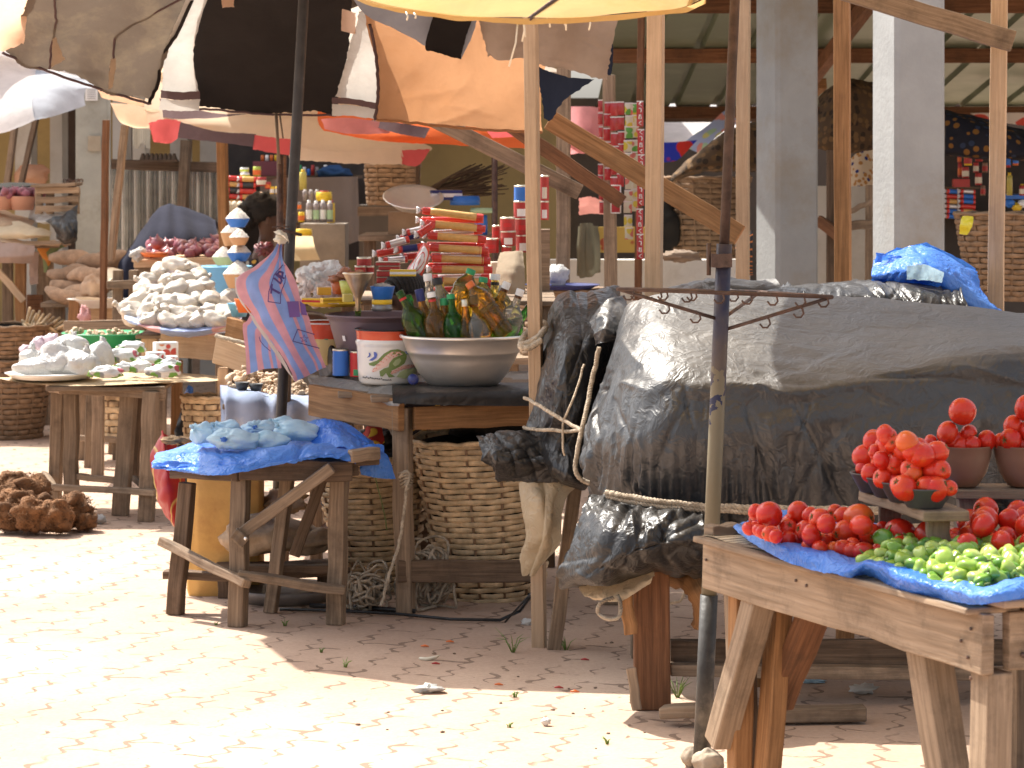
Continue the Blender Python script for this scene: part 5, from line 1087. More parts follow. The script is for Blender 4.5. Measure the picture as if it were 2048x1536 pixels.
for pts,m in (([(632,655),(640,662),(640,676),(634,678)],M_yellow),([(646,664),(664,660),(655,668),(656,680),(649,679)],M_green),([(630,650),(636,656),(634,668),(629,662)],M_orange)): decal(pts,m,'leaf_print',t,f2)
solo('dark_cloth',MB().grid(patch([[(622,678,10.95),(660,684,10.7),(700,690,10.8)],[(630,720,10.9),(665,725,10.62),(700,728,10.75)],[(640,752,10.9),(670,756,10.65),(700,756,10.7)]],30,24,.006,14,44)),M_black,'dark cloth covered box below the painted enamel pot','cloth')
# ---------------- tomato paste tins and spaghetti stack behind
M_tred=pl('tin_red',(.42,.04,.035),.35)
tinp=[(1028,1060,372,402,12.0,M_blue,'blue tin on top of the tall red tin stack'),(1027,1058,403,436,12.0,M_tred,'red tin second from the top of the tall stack'),(1030,1060,437,470,12.0,M_tred,'red tin just below the middle of the tall stack'),(1032,1062,471,505,12.0,M_tred,'red tin with pale label low in the tall stack'),(1080,1098,352,402,12.1,M_tred,'tall red tin right of the pale post, upper'),(1080,1098,403,440,12.1,M_tred,'tall red tin right of the pale post, lower'),(1000,1030,436,462,11.9,M_tred,'top red tin of the short stack beside the spaghetti'),(1001,1032,463,492,11.9,M_tred,'middle red tin of the short stack beside the spaghetti'),(1003,1024,493,512,11.9,M_tred,'bottom red tin of the short stack beside the spaghetti'),(984,1000,452,478,12.05,M_tred,'red tin half hidden behind the short tin stack'),(968,998,478,506,11.9,M_tred,'red tin leaning on the right end of the spaghetti')]
for x0,x1,y0,y1,Y,m,lb in tinp: tin(x0,x1,y0,y1,Y,m,lb,'tins stacked beside the spaghetti',False,paper=(M_wht if y0 in (471,463,403) else M_cream,.1,.55) if (y0 in (471,463,403,352)) else (M_blue if 'blue' in lb else M_red,.3,.6))
for i,(x0,x1,y0,y1) in enumerate(((709,731,533,549),(731,748,533,549),(713,742,516,532),(758,800,532,540),(754,806,541,553),(754,806,554,566),(754,806,567,578),(752,800,524,531))):
    if i<3: tin(x0,x1,y0,y1,11.2+.02*i,M_tred,('left small red tin in the lower pair','right small red tin in the lower pair','small red tin stacked on the lower pair')[i],'small red tins behind the funnel',False)
    else:
        q=P((x0+x1)/2,y1,11.1); t=thing('sardine_tin',('red flat tin upper in the pile behind the blue bowl','red flat tin second in the pile behind the blue bowl','red flat tin third in the pile behind the blue bowl','red flat tin lowest in the pile behind the blue bowl','dark red flat tin on the very top of the pile')[i-3],'tin',q,'flat tins behind the blue bowl')
        w_=(x1-x0)*11.1/F; h_=(y1-y0)*11.1/F*.93; obj('body',MB().box(q,w_,.06,h_),M_tred,t,bevel=.004); obj('rim',MB().box(q+V(0,0,h_),w_*1.01,.061,.003),M_tin,t,bevel=.001)
M_spag=mat('spaghetti',(.68,.4,.13),.4,var=.12,sc=60,bump=.1); M_film=pl('clear_wrap_red',(.62,.05,.035),.18,coat=.4); M_silver=pl('silver_film',(.7,.66,.64),.18,metal=.5)
def spag(px0,py0,px1,py1,Y,wpx,label,group,seed,mid=None):
    a=P(px0,py0,Y); b=P(px1,py1,Y+.02); r=wpx*Y/F/2; ax=b-a
    t=thing('spaghetti_packet',label,'packet',(a+b)/2-V(0,0,r),group)
    n=12; 
    def sec(u0,u1,rr,mt,nm,am=.1):
        pts=[a.lerp(b,u0+(u1-u0)*i/6) for i in range(7)]
        mb=MB().tube(pts,[rr*(1+am*noise.noise(V(seed*3.1,i*.7,u0*9))) for i in range(7)],10)
        for v in mb.v: v.y=Y+(v.y-Y)*1.0
        return obj(nm,mb,mt,t)
    sec(.16,.88,r,mid or M_spag,'pasta',.05); sec(.05,.2,r*1.03,M_film,'wrapper_end'); sec(.85,.99,r*1.03,M_film,'wrapper_end')
    mb=MB(); c=a.lerp(b,.03)
    for k in range(4): mb.tube([c,c+V(-.018,-.004+.003*k,(k-1.5)*.009)],[r*.55,r*.25],6)
    obj('crimped_tip',mb,M_silver,t)
    return t
rows=[(838,420,968,436),(836,440,968,440),(845,446,972,458),(843,468,966,462),(850,470,974,480),(848,490,970,492),(852,494,978,502),(856,512,980,512),(858,516,982,522),(850,532,976,532),(858,538,986,540),(856,556,980,554),(860,560,990,566),(862,580,985,578)]
od=('top','second','third','fourth','fifth','sixth','seventh','eighth','ninth','tenth','eleventh','twelfth','thirteenth','lowest')
M_redpk=pl('red_packet',(.55,.04,.03),.2,coat=.3)
for i,(x0,y0,x1,y1) in enumerate(rows):
    md=M_spag if i%2==0 else (M_redpk if i%4==1 else M_silver)
    spag(x0,y0,x1,y1,11.5+(.03 if i%2 else 0),15 if i%2==0 else 13,('%s packet down in the tall criss-crossed spaghetti stack'%od[i]) if i else 'topmost spaghetti packet of the tall criss-crossed stack','spaghetti packets in the tall stack',i,md)
for i,(px,py,dx,dy,m) in enumerate(((770,492,48,-14,M_silver),(800,478,42,-10,M_navy),(752,508,46,-8,M_redpk),(795,500,46,-6,M_navy),(765,522,50,-4,M_silver),(806,514,40,-4,M_redpk),(836,470,30,-20,M_redpk),(812,466,36,-8,M_silver))):
    spag(px,py,px+dx,py+dy,11.35+.03*(i%3),15,('silver packet end-on at the upper left of the macaroni heap','navy packet near the top of the macaroni heap','red packet at the left tip of the macaroni heap','navy packet in the middle of the macaroni heap','silver packet low in the macaroni heap','red packet low in the macaroni heap','red packet sticking up beside the spaghetti stack','silver packet on top of the macaroni heap')[i],'packets heaped left of the spaghetti stack',30+i,m)
# red and white bag standing in front of the stack
mb=MB().grid(patch([[(842,486,11.28),(848,484,11.27),(854,487,11.28)],[(832,508,11.25),(846,505,11.2),(858,508,11.24)],[(815,535,11.24),(833,535,11.17),(850,540,11.22)],[(802,552,11.25),(822,555,11.2),(840,558,11.23)]],30,40,.006,16,50))
def bagm():
    m,nt=start('red_white_print'); uv=N(nt,'TexCoord').outputs['UV']; sx=N(nt,'SeparateXYZ',Vector=uv); 
    d=N(nt,'VectorMath',_operation='DISTANCE',i0=uv,i1=(.5,.55,0)).outputs['Value']
    c=ramp(nt,d,[(.0,(.75,.3,.27)),(.08,(.8,.75,.72)),(.17,(.8,.76,.74)),(.2,(.6,.05,.04)),(.24,(.8,.76,.74)),(.34,(.8,.75,.72)),(.38,(.62,.06,.04))],'CONSTANT')
    return finish(m,nt,c,.25,coat=.2)
solo('printed_bag',mb,bagm(),'red and white printed bag leaning against the spaghetti stack','bag')
mb=MB().grid(patch([[(842,486,11.3),(848,484,11.3),(854,487,11.3)],[(815,535,11.3),(833,535,11.32),(850,540,11.3)],[(802,552,11.3),(822,555,11.3),(840,558,11.3)]],10,10))
# shelf table holding spaghetti and tins
t=thing('grocery_table','plain wooden table behind holding spaghetti stacks and tins','table',P(900,900,11.8))
zs=H-(590-HY)*11.5/F
for k in range(3): bm('top_plank',V(P(690,590,11.5).x,11.2+k*.3,zs-.012),V(P(1110,590,11.5).x,11.2+k*.3,zs-.012),.29,.02,W_mid,t,up=(0,0,1))
for x in (705,1095):
    for y in (11.15,11.85): bm('leg',V(P(x,590,11.5).x,y,zs-.02),V(P(x,590,11.5).x,y,0),.05,.05,W_mid,t,up=(0,1,0))
carton(1083,590,11.9,.07,.12,.28,0,W_mid,'brown wooden box under the red tins behind the pale post',None,None,'box')
carton(1012,585,11.95,.14,.14,.13,.1,M_cream,'pale cloth covered box under the short tin stack',None,None,'box')
solo('sacking_cloth',MB().grid(patch([[(1000,505,11.85),(1030,500,11.8),(1046,500,11.8)],[(990,545,11.7),(1025,540,11.65),(1050,540,11.7)],[(985,590,11.65),(1020,590,11.6),(1052,590,11.65)]],24,24,.008,12,60)),cloth('sacking',(.3,.24,.17),.2),'beige cloth draped below the red tins','cloth')
# ---------------- hanging striped bag
tb=thing('striped_bag','pink and blue striped woven plastic bag hanging knotted from the black pole','bag',P(560,740,10.5))
def bag_mat():
    m,nt=start('striped_woven_plastic'); ob=N(nt,'TexCoord').outputs['Object']; uv=N(nt,'TexCoord').outputs['UV']
    sx=N(nt,'SeparateXYZ',Vector=uv); u=sx.outputs[0]
    f=N(nt,'Math',_operation='ADD',i0=u,i1=0.).outputs[0]
    P_=(.72,.36,.4); B_=(.27,.4,.74)
    c=ramp(nt,f,[(0,P_),(.16,B_),(.36,P_),(.53,B_),(.70,P_),(.76,B_),(.86,P_)],'CONSTANT')
    n=N(nt,'TexNoise',Vector=ob,Scale=18.,Detail=6.).outputs[0]; c=mixc(nt,.5,c,ramp(nt,n,[(.3,(.7,.7,.72)),(.7,(1.2,1.2,1.2))]),'MULTIPLY')
    wv=N(nt,'TexWave',Vector=N(nt,'Mapping',Vector=ob,Rotation=(0,.6,0)).outputs[0],Scale=90.,Distortion=.5).outputs[1]
    h=N(nt,'Math',_operation='ADD',i0=N(nt,'Math',_operation='MULTIPLY',i0=wv,i1=.3).outputs[0],i1=n).outputs[0]
    return finish(m,nt,c,.42,h,.35,.006,transl=.38,spec=.4)
M_bag=bag_mat()
zb_=lambda x,y:(460+x*.2018,470+y*.2018)
front=[[(470,60),(490,40),(505,45),(515,60),(520,80)],[(400,180),(440,190),(480,200),(505,195),(520,180)],[(250,310),(340,330),(430,330),(510,300),(565,290)],[(80,420),(220,460),(370,480),(520,470),(650,450)],[(95,600),(260,640),(420,660),(580,640),(705,640)],[(230,800),(380,860),(520,880),(660,860),(790,850)],[(420,1080),(540,1130),(640,1130),(760,1100),(865,1060)],[(560,1300),(640,1330),(740,1310),(850,1250),(930,1240)],[(640,1460),(700,1440),(790,1400),(880,1350),(955,1315)]]
fnet=[[(*zb_(x,y),10.42-.10*math.sin(math.pi*i/8)*math.sin(math.pi*(j+.4)/4.8)) for j,(x,y) in enumerate(r)] for i,r in enumerate(front)]
gfr=patch(fnet,60,90,.010,9,71,0,ridged=False,fn=lambda u,v:.006*math.sin(u*26+8*v)*max(0,1-v*1.5))
obj('front_side',MB().grid(gfr),M_bag,tb)
back=[[(300,560),(380,640),(520,660)],[(180,830),(330,900),(520,900)],[(125,900),(300,980),(480,1000)],[(150,1120),(300,1150),(480,1160)],[(160,1250),(320,1280),(500,1250)],[(165,1385),(330,1330),(510,1320)]]
bnet=[[(*zb_(x,y),10.56) for x,y in r] for r in back]
obj('back_side',MB().grid(patch(bnet,40,60,.014,8,72,0,ridged=False)),M_bag,tb)
obj('side_gusset',MB().grid(patch([[(*zb_(40,420),10.46),(*zb_(95,420),10.43)],[(*zb_(60,600),10.48),(*zb_(110,620),10.42)],[(*zb_(190,800),10.5),(*zb_(240,830),10.42)],[(*zb_(400,1120),10.5),(*zb_(440,1110),10.43)],[(*zb_(620,1440),10.5),(*zb_(650,1460),10.43)]],8,40,.006,10,73)),cloth('pale_gusset',(.6,.55,.5),.4),tb)
mb=MB().blob(P(562,478,10.4),(.028,.025,.02),16,12,.5,5,4,crease=.3); 
obj('knot',mb,M_cream,tb)
obj('knot_tail',MB().grid(patch([[(545,462,10.4),(560,458,10.38),(575,466,10.4)],[(556,470,10.36),(568,470,10.34),(578,478,10.36)],[(568,476,10.36),(576,482,10.34),(576,488,10.36)]],14,14,.008,20,74)),M_cream,tb)
obj('hanging_wire',MB().tube([P(545,455,10.45),P(560,452,10.5),P(578,454,10.62)],.0025,5),M_steel,tb)
def onbag(x,y):        # drawing position (detail picture units) -> nearest point of the front side
    px,py=zb_(x,y); best=None
    for r in gfr[::2]:
        for p in r[::2]:
            qx=CX+F*p.x/p.y; qy=HY+F*(H-p.z)/p.y; d=(qx-px)**2+(qy-py)**2
            if best is None or d<best[0]: best=(d,p)
    Y=best[1].y; return P(px,py,Y-.008)
M_ink=pl('violet_ink',(.085,.05,.2),.6); M_ink2=pl('faded_violet_ink',(.2,.1,.32),.6)
def stroke(pts,wd,m,nm='print_line'):
    pts=[onbag(*p) for p in pts]; mb=MB()
    for i in range(len(pts)-1):
        a,b=pts[i],pts[i+1]; d=(b-a).normalized(); n_=V(0,-1,0).cross(d).normalized()*wd
        a=a-d*wd*.6; b=b+d*wd*.6
        k=6; mb.grid([[a.lerp(b,j/k)-n_ for j in range(k+1)],[a.lerp(b,j/k)+n_ for j in range(k+1)]],smooth=False)
    return obj(nm,mb,m,tb)
stroke([(525,295),(440,390),(385,560),(378,660),(500,678),(500,600),(515,540),(545,470),(550,400)],.0016,M_ink)
stroke([(545,300),(500,330)],.0016,M_ink)
# the letters T U P running up the bag
stroke([(415,490),(408,575)],.0036,M_ink,'letter_t'); stroke([(412,532),(490,575)],.0042,M_ink,'letter_t')
stroke([(440,430),(500,480),(512,450)],.0036,M_ink,'letter_u'); stroke([(512,455),(505,430),(455,390)],.0036,M_ink,'letter_u')
stroke([(462,385),(535,430)],.0036,M_ink,'letter_p'); stroke([(470,388),(490,362),(525,372),(515,412)],.0034,M_ink,'letter_p')
for pts in ([(565,660),(680,655),(695,810),(590,818)],[(690,655),(745,690),(765,795),(708,790)]):
    c=[onbag(*p) for p in pts]; obj('print_block',MB().grid([[c[0].lerp(c[1],i/4) for i in range(5)],[c[3].lerp(c[2],i/4) for i in range(5)]]),M_ink2,tb)
stroke([(835,985),(670,935),(622,1052),(885,1122)],.0016,M_ink)
st=[]
for i in range(11): an=-math.pi/2+i*math.pi/5; rr=40 if i%2==0 else 15; st.append((735+rr*math.cos(an)*1.1,1028+rr*math.sin(an)))
stroke(st,.0009,M_ink2,'star')
stroke([(290,1010),(300,1050),(340,1100),(400,1150)],.0014,M_ink)
# ---------------- baskets
def basket(name,label,c,rb,rt,h,rows,nst,m,tilt=None,rag=0,lobes=0,stake_over=0,par=None,dense=16,hole=True,cat='basket'):
    c=Vector(c); t=thing(name,label,cat,c) if par is None else par; mb=MB(); seg=nst*2
    q=V(0,0,1).rotation_difference(Vector(tilt).normalized()) if tilt else None
    def TF(p): return c+(q@p if q else p)
    for i in range(rows):
        z0=h*i/rows; z1=h*(i+1)/rows; g=[]
        hh=(z1-z0)*(.92+.1*noise.noise(V(i*.7,rb*9,2)))
        for (dz,dr) in ((0,-.004),(hh*.15,.004),(hh*.5,.007),(hh*.85,.004),(hh,-.004)):
            z=z0+dz; row=[]
            for k in range(seg*2):
                an=math.pi*k/seg; r=rb+(rt-rb)*(z/h)**.85; wv=.0075*math.sin(nst*an+math.pi*(i%2)+.5*noise.noise(V(an,i*.3,4)))
                r+=wv+dr*.45+.004*noise.noise(V(math.cos(an)*3,math.sin(an)*3,i*.5)); zz=z+.005*noise.noise(V(math.cos(an)*2,math.sin(an)*2,i*.21+9))+.002*noise.noise(V(an*9,i,2))
                row.append(TF(V(r*math.cos(an),r*math.sin(an),zz)))
            g.append(row)
        mb.grid(g,wrap=True)
    obj('weave',mb,m,t)
    mb=MB()
    for k in range(nst):
        an=2*math.pi*(k+.25)/nst
        mb.tube([TF(V((rb+(rt-rb)*(z/h)**.85)*math.cos(an),(rb+(rt-rb)*(z/h)**.85)*math.sin(an),z)) for z in (0,h*.3,h*.6,h*.85,h+stake_over*random.uniform(.3,1))],.005,5)
    obj('stakes',mb,M_basketd,t)
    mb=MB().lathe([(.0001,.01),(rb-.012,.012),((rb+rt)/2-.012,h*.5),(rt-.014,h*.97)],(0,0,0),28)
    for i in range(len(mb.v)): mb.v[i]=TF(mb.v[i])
    obj('inner_shade',mb,M_dark,t)  # near-black shell added to paint the dark hollow behind the weave
    mb=MB(); pts=[TF(V((rt+.004)*math.cos(2*math.pi*k/36),(rt+.004)*math.sin(2*math.pi*k/36),h+.004*math.sin(k*2.2))) for k in range(37)]
    mb.tube(pts,.009,6); obj('rim',mb,m,t)
    return t
q=G(975,1200); basket('cane_basket','large woven cane basket with dark patches under the basin table',V(q.x+.02,q.y+.12,0),.185,.265,.60,29,13,M_basket,tilt=(-.06,-.03,1))
basket('cane_basket','tall woven cane basket standing beside the blue stool',V(P(755,1170,10.55).x,10.6,0),.135,.215,.50,25,11,M_basket,tilt=(-.05,0,1))
solo('basket_stuffing',MB().blob(V(P(750,880,10.6).x,10.6,.52),(.17,.15,.08),24,14,.5,4,6,crease=.3),M_tarpb,'black plastic stuffed in the top of the tall cane basket','bag')
solo('printed_cloth',MB().grid(patch([[(715,880,10.5),(735,850,10.45),(760,840,10.45)],[(722,895,10.42),(745,880,10.38),(765,860,10.4)],[(730,905,10.4),(750,898,10.38),(770,885,10.4)]],20,16,.01,12,62)),spotted('red_flower_print',(.4,.04,.03),[(.75,.5,.05),(.4,.04,.03),(.1,.05,.03)],18,.5,transl=.1),'red and yellow printed cloth poking out of the tall basket','cloth')
solo('net_bundle',MB().blob(V(P(960,855,10.35).x,10.35,.66),(.2,.16,.07),26,14,.4,4,13,crease=.3),M_dark,'dark bundle filling the top of the large cane basket','bundle')
# rope heap
def coil(cx,cy,Y,rx,rz,n,seed,r,label,nm='rope_heap'):
    random.seed(seed); mb=MB(); c=P(cx,cy,Y); c.z=max(c.z,rz*.8)
    for k in range(n):
        an=random.uniform(0,6.28); pts=[]; e=V(random.uniform(-.5,.5)*rx,random.uniform(-.06,.06),random.uniform(-.55,.4)*rz); R1=random.uniform(.25,.6)*rx; R2=random.uniform(.25,.6)*rz
        ph=random.uniform(0,6.28)
        for i in range(26):
            u=i/25*random.uniform(5.5,7) if False else i/25*6.0
            pts.append(V(c.x+e.x+R1*math.cos(u+ph)*(1+.2*math.sin(3*u+k)),c.y+e.y+.05*math.sin(u*1.3+k),max(.008,c.z+e.z+R2*math.sin(u+ph+.3*math.sin(2*u+k)))))
        mb.tube(pts,r*random.uniform(.8,1.2),6)
    return solo(nm,mb,M_rope,label,'rope')
coil(735,1180,10.02,.085,.10,26,3,.0052,'tangled heap of pale rope at the foot of the basin table leg')
coil(850,1150,10.12,.11,.14,22,5,.005,'tangle of grey rope between the table leg and the large basket')
random.seed(11)
ropeline('tied_rope',[(800,955,9.9),(808,945,9.9),(818,950,9.9),(812,985,9.88),(806,1040,9.88),(795,1100,9.86),(778,1150,9.82),(768,1190,9.8),(762,1210,9.8)],.0055,None,'rope tied round the basin table leg and trailing down to the heap',n=44)
mb=MB()
for k in range(5): mb.tube([P(797+k*1.5,948+k*7,9.91),P(812,944+k*6,9.88),P(826-k,950+k*5,9.92),P(815,954+k*6,9.9)],.005,6)
solo('rope_knot',mb,M_rope,'rope knot bound around the basin table leg','rope')
ropeline('grass_strand',[(775,1060,10.2),(765,1010,10.2),(752,960,10.2),(742,925,10.2)],.0022,None,'thin green plant strand across the tall basket','plant',n=14,m=M_leaf)
mb=MB(); mb.tube([T(560,1218,.01),T(700,1222,.012),T(800,1228,.012),T(900,1238,.014),T(1000,1240,.012),T(1040,1222,.02),P(1062,1190,9.6)],.006,5); mb.tube([T(620,1210,.01),T(740,1216,.012),T(830,1222,.012)],.009,5); mb.tube([T(1010,1244,.01),P(1066,1182,9.62)],.004,5)
solo('black_strap',mb,M_tarpb,'flat black strap lying on the pavers between the table and the post','strap')
# ---------------- blue stool
fr=G(475,1253); rr=G(672,1249); lf=G(350,1229); bk_=G(540,1226)
t=thing('wooden_stool','rough wooden stool table with diagonal brace under blue plastic','stool',(fr+bk_)/2)
zst=.53
def leg(p,px,py,Y,w,m=W_mid): bm('leg',P(px,py,Y),V(p.x,p.y,0),w,w*.9,m,t,up=(.3,.95,0),n=5)
leg(fr,482,955,fr.y+.02,.058); leg(rr,680,950,rr.y+.02,.057); leg(lf,375,965,lf.y+.02,.055,W_dark); leg(bk_,575,955,10.05,.045,W_mid)
bm('leg',P(655,930,9.95),P(590,1110,10.0),.04,.04,W_dark,t,up=(0,1,0))
bm('apron',P(478,940,9.68),P(705,942,9.72),.028,.07,W_dark,t,n=5); bm('apron',P(345,940,9.98),P(480,945,9.7),.03,.06,W_dark,t)
bm('apron',P(345,940,10.05),P(600,930,10.25),.03,.06,W_dark,t); bm('apron',P(710,935,9.74),P(610,930,10.25),.03,.06,W_dark,t)
bm('top_plank',P(440,934,9.74),P(757,920,9.8),.13,.022,W_dark,t,up=(0,0,1)); bm('top_plank',P(400,924,9.92),P(735,910,9.95),.16,.022,W_dark,t,up=(0,0,1)); bm('top_plank',P(380,915,10.07),P(715,903,10.12),.16,.022,W_dark,t,up=(0,0,1))
bm('edge_board',P(700,913,9.66),P(757,906,9.74),.03,.045,W_mid,t)
bm('brace',P(470,1078,9.64),P(664,935,9.64),.04,.05,W_mid,t,up=(0,1,0),n=6)
bm('brace_end',P(466,1066,9.61),P(492,1086,9.61),.04,.05,W_mid,t,up=(0,1,0))
obj('bolt',MB().lathe([(.006,0),(.006,.005),(.0001,.006)],P(491,1077,9.585),8,axis=(0,-1,0)),M_alu,t)
bm('rail',P(324,1083,9.93),P(494,1168,9.62),.03,.042,W_mid,t,up=(0,1,0),n=6)
bm('rail',P(476,1150,9.66),P(690,1180,9.68),.028,.062,W_mid,t,up=(0,1,0),n=6)
bm('rail',P(328,1148,10.02),P(470,1152,10.0),.03,.06,W_dark,t,up=(0,1,0)); bm('rail',P(490,1138,10.06),P(668,1136,10.1),.03,.055,W_dark,t,up=(0,1,0))
net=[[(312,905,10.35),(400,885,10.35),(520,860,10.4),(640,838,10.4),(690,845,10.4),(745,880,10.2)],
 [(308,912,10.2),(390,890,10.12),(500,888,10.1),(600,888,10.1),(690,872,10.05),(752,890,9.98)],
 [(304,922,10.0),(385,908,9.88),(480,905,9.72),(590,888,9.74),(680,892,9.76),(762,902,9.82)],
 [(302,932,9.93),(380,928,9.82),(455,930,9.63),(560,915,9.62),(660,905,9.64),(720,912,9.68)],
 [(308,938,9.92),(370,942,9.81),(440,950,9.61),(550,930,9.6),(640,914,9.62),(714,926,9.66)]]
solo('blue_sheet',MB().grid(patch(net,130,70,.005,9,80,.005,fn=creases(21,80,(.004,.012),(.015,.05),(.15,.7),2.4))),M_bluesheet,'bright blue plastic sheet crumpled over the wooden stool','plastic sheet')
solo('blue_flap',MB().grid(patch([[(712,895,9.85),(745,888,9.85),(768,890,9.9)],[(718,925,9.8),(750,920,9.8),(780,918,9.86)],[(722,950,9.8),(752,956,9.8),(792,958,9.86)]],40,36,.003,14,81,.004,fn=creases(22,14,(.004,.01),(.03,.08),(.3,.9),1))),M_bluesheet,'loose blue plastic flap hanging off the stool corner','plastic sheet')
solo('blue_fold',MB().grid(patch([[(615,880,9.95),(640,838,10.0),(700,850,10.0),(740,880,9.95)],[(640,896,9.85),(665,862,9.88),(700,870,9.88),(735,892,9.86)],[(660,905,9.75),(680,892,9.75),(705,896,9.75),(720,904,9.76)]],50,40,.003,12,82,.004,fn=creases(23,20,(.004,.01),(.03,.08),(.3,.9),1.4))),M_bluesheet,'standing fold of blue plastic at the right end of the stool','plastic sheet')
lbag=[(404,868,24,22,9.92,'leftmost pale blue knotted bag on the stool'),(452,860,32,18,10.02,'pale blue bag second from the left at the back of the stool'),(470,880,52,20,9.84,'large pale blue bag with a dark knot at the front of the stool'),(520,856,36,14,10.12,'pale blue bag at the back centre of the stool'),(540,880,36,17,9.86,'pale blue bag right of the dark knot'),(592,864,46,20,9.95,'rounded pale blue bag at the right of the stool'),(565,850,30,14,10.15,'small pale blue bag at the very back of the stool')]
for i,(px,py,rx,rz,Y,lb) in enumerate(lbag):
    q=P(px,py,Y); k=Y/F; t=thing('pale_blue_bag',lb,'bag',q-V(0,0,rz*k),'pale blue bags on the stool')
    BAG=MB().blob(q,(rx*k,rx*k*.8,rz*k*1.15),44,34,.3,3.0,i+90,crease=.05,flat=.75)
    kp=q+V(-rx*k*.2 if i!=2 else -rx*k*.35,-rx*k*.72,rz*k*.25) if i in (2,3) else q+V(-rx*k*.8,-.02,rz*k*.7)
    for p in BAG.v:                                   # pleats running into the knot
        d=p-kp; dl=d.length; p+=(p-q).normalized()*(.007*math.sin(9*math.atan2(d.z,d.x)+i)*math.exp(-dl/.06)-.01*math.exp(-dl/.02))
    obj('bag',BAG,M_lightblue,t)
    obj('knot',MB().blob(kp,(.011,.010,.008) if i in (2,3) else (.009,.008,.008),14,10,.8,6,i,crease=.35),M_bluesheet if i in (2,3) else M_lightblue,t)
solo('groundnuts',MB().blob(P(352,880,10.4),(.05,.06,.015),20,10,.7,9,3),mat('groundnut',(.4,.27,.15),.8,var=.5,sc=60,bump=1,bsc=60),'small tray of groundnuts behind the pale blue bags','nuts')
# yellow container, stone blocks, red sack behind the stool
t=thing('yellow_container','tall faded yellow plastic container standing behind the stool legs','container',V(P(445,1135,10.35).x,10.4,0))
yc=mat('yellow_plastic',(.72,.42,.12),.5,var=.15,sc=5,bump=.1,dirt=(.45,.22,.06),dsc=4)
x0,x1=P(368,0,10.35).x,P(520,0,10.35).x; zb0=.06; zt0=H-(915-HY)*10.35/F
n_=34; ol=[]
for i in range(n_):
    an=2*math.pi*i/n_; ca,sa=math.cos(an),math.sin(an); ex=(abs(ca)**.4)*(1 if ca>0 else -1); ey=(abs(sa)**.4)*(1 if sa>0 else -1)
    rr_=1+.03*math.cos(an*10); ol.append((ex*(x1-x0)/2*rr_,ey*.1*rr_))
g=[[V((x0+x1)/2+x*s_,10.48+y*s_,z) for x,y in ol] for z,s_ in ((0,.96),(.02,1),(zt0*.3,1),(zt0*.32,.97),(zt0*.34,1),(zt0*.9,1),(zt0*.97,.93),(zt0,.6))]
mb=MB().grid(g,wrap=True); mb.add(g[-1],[tuple(range(n_))]); obj('body',mb,yc,t)
obj('neck',MB().lathe([(.03,0),(.03,.03),(.0001,.031)],V((x0+x1)/2-.04,10.48,zt0),16),yc,t)
st=mat('pitted_stone',(.4,.29,.19),.95,var=.35,sc=14,bump=.9,bsc=25,dirt=(.2,.13,.08),dsc=6)
solo('stone_block',MB().blob(V(P(520,1090,10.25).x,10.3,.235),(.15,.12,.075),30,18,.35,4,31,flat=.85),st,'pitted yellowish stone block lying behind the stool brace','stone')
solo('stone_block',MB().blob(V(P(610,1105,10.3).x,10.35,.21),(.1,.1,.055),26,16,.4,4,32,flat=.8),st,'flat brown stone block right of the pitted one','stone')
solo('stone_block',MB().blob(V(P(565,1050,10.5).x,10.55,.33),(.09,.1,.05),26,16,.5,4,33,flat=.8),st,'small grey stone lump on top of the block pile','stone')
t=thing('low_bench','low dark wooden bench carrying the stone blocks','bench',V(P(560,1150,10.3).x,10.35,0))
bm('seat',P(440,1142,10.25),P(690,1135,10.35),.26,.03,W_dark,t,up=(0,0,1))
for x in (460,660): bm('leg',V(P(x,0,10.3).x,10.35,.13),V(P(x,0,10.3).x,10.35,0),.1,.04,W_dark,t,up=(0,1,0))
solo('grey_pan',MB().lathe([(.0001,0),(.16,0),(.19,.03),(.2,.05),(.19,.05),(.0001,.012)],V(P(560,1190,10.1).x,10.3,.0),30),mat('grey_enamel',(.2,.18,.17),.4),'wide grey pan on the ground below the stone blocks','pan')
mb=MB().grid(patch([[(306,880,10.6),(325,860,10.5),(352,880,10.55)],[(300,930,10.55),(330,925,10.42),(365,930,10.5)],[(310,985,10.5),(335,985,10.4),(372,990,10.48)],[(330,1030,10.5),(345,1032,10.42),(370,1035,10.48)],[(345,1052,10.5),(352,1055,10.46),(366,1054,10.48)]],30,40,.02,7,83))
def swirl():
    m,nt=start('red_sack_print'); ob=N(nt,'TexCoord').outputs['Object']
    wv=N(nt,'TexWave',Vector=ob,Scale=2.2,Distortion=6.,i4=1.2).outputs[1]
    return finish(m,nt,ramp(nt,wv,[(.0,(.35,.02,.025)),(.72,(.35,.02,.025)),(.8,(.6,.45,.13)),(.9,(.35,.02,.025))]),.4,transl=.15)
solo('red_sack',mb,swirl(),'dark red printed sack with yellow swirls left of the yellow container','sack')
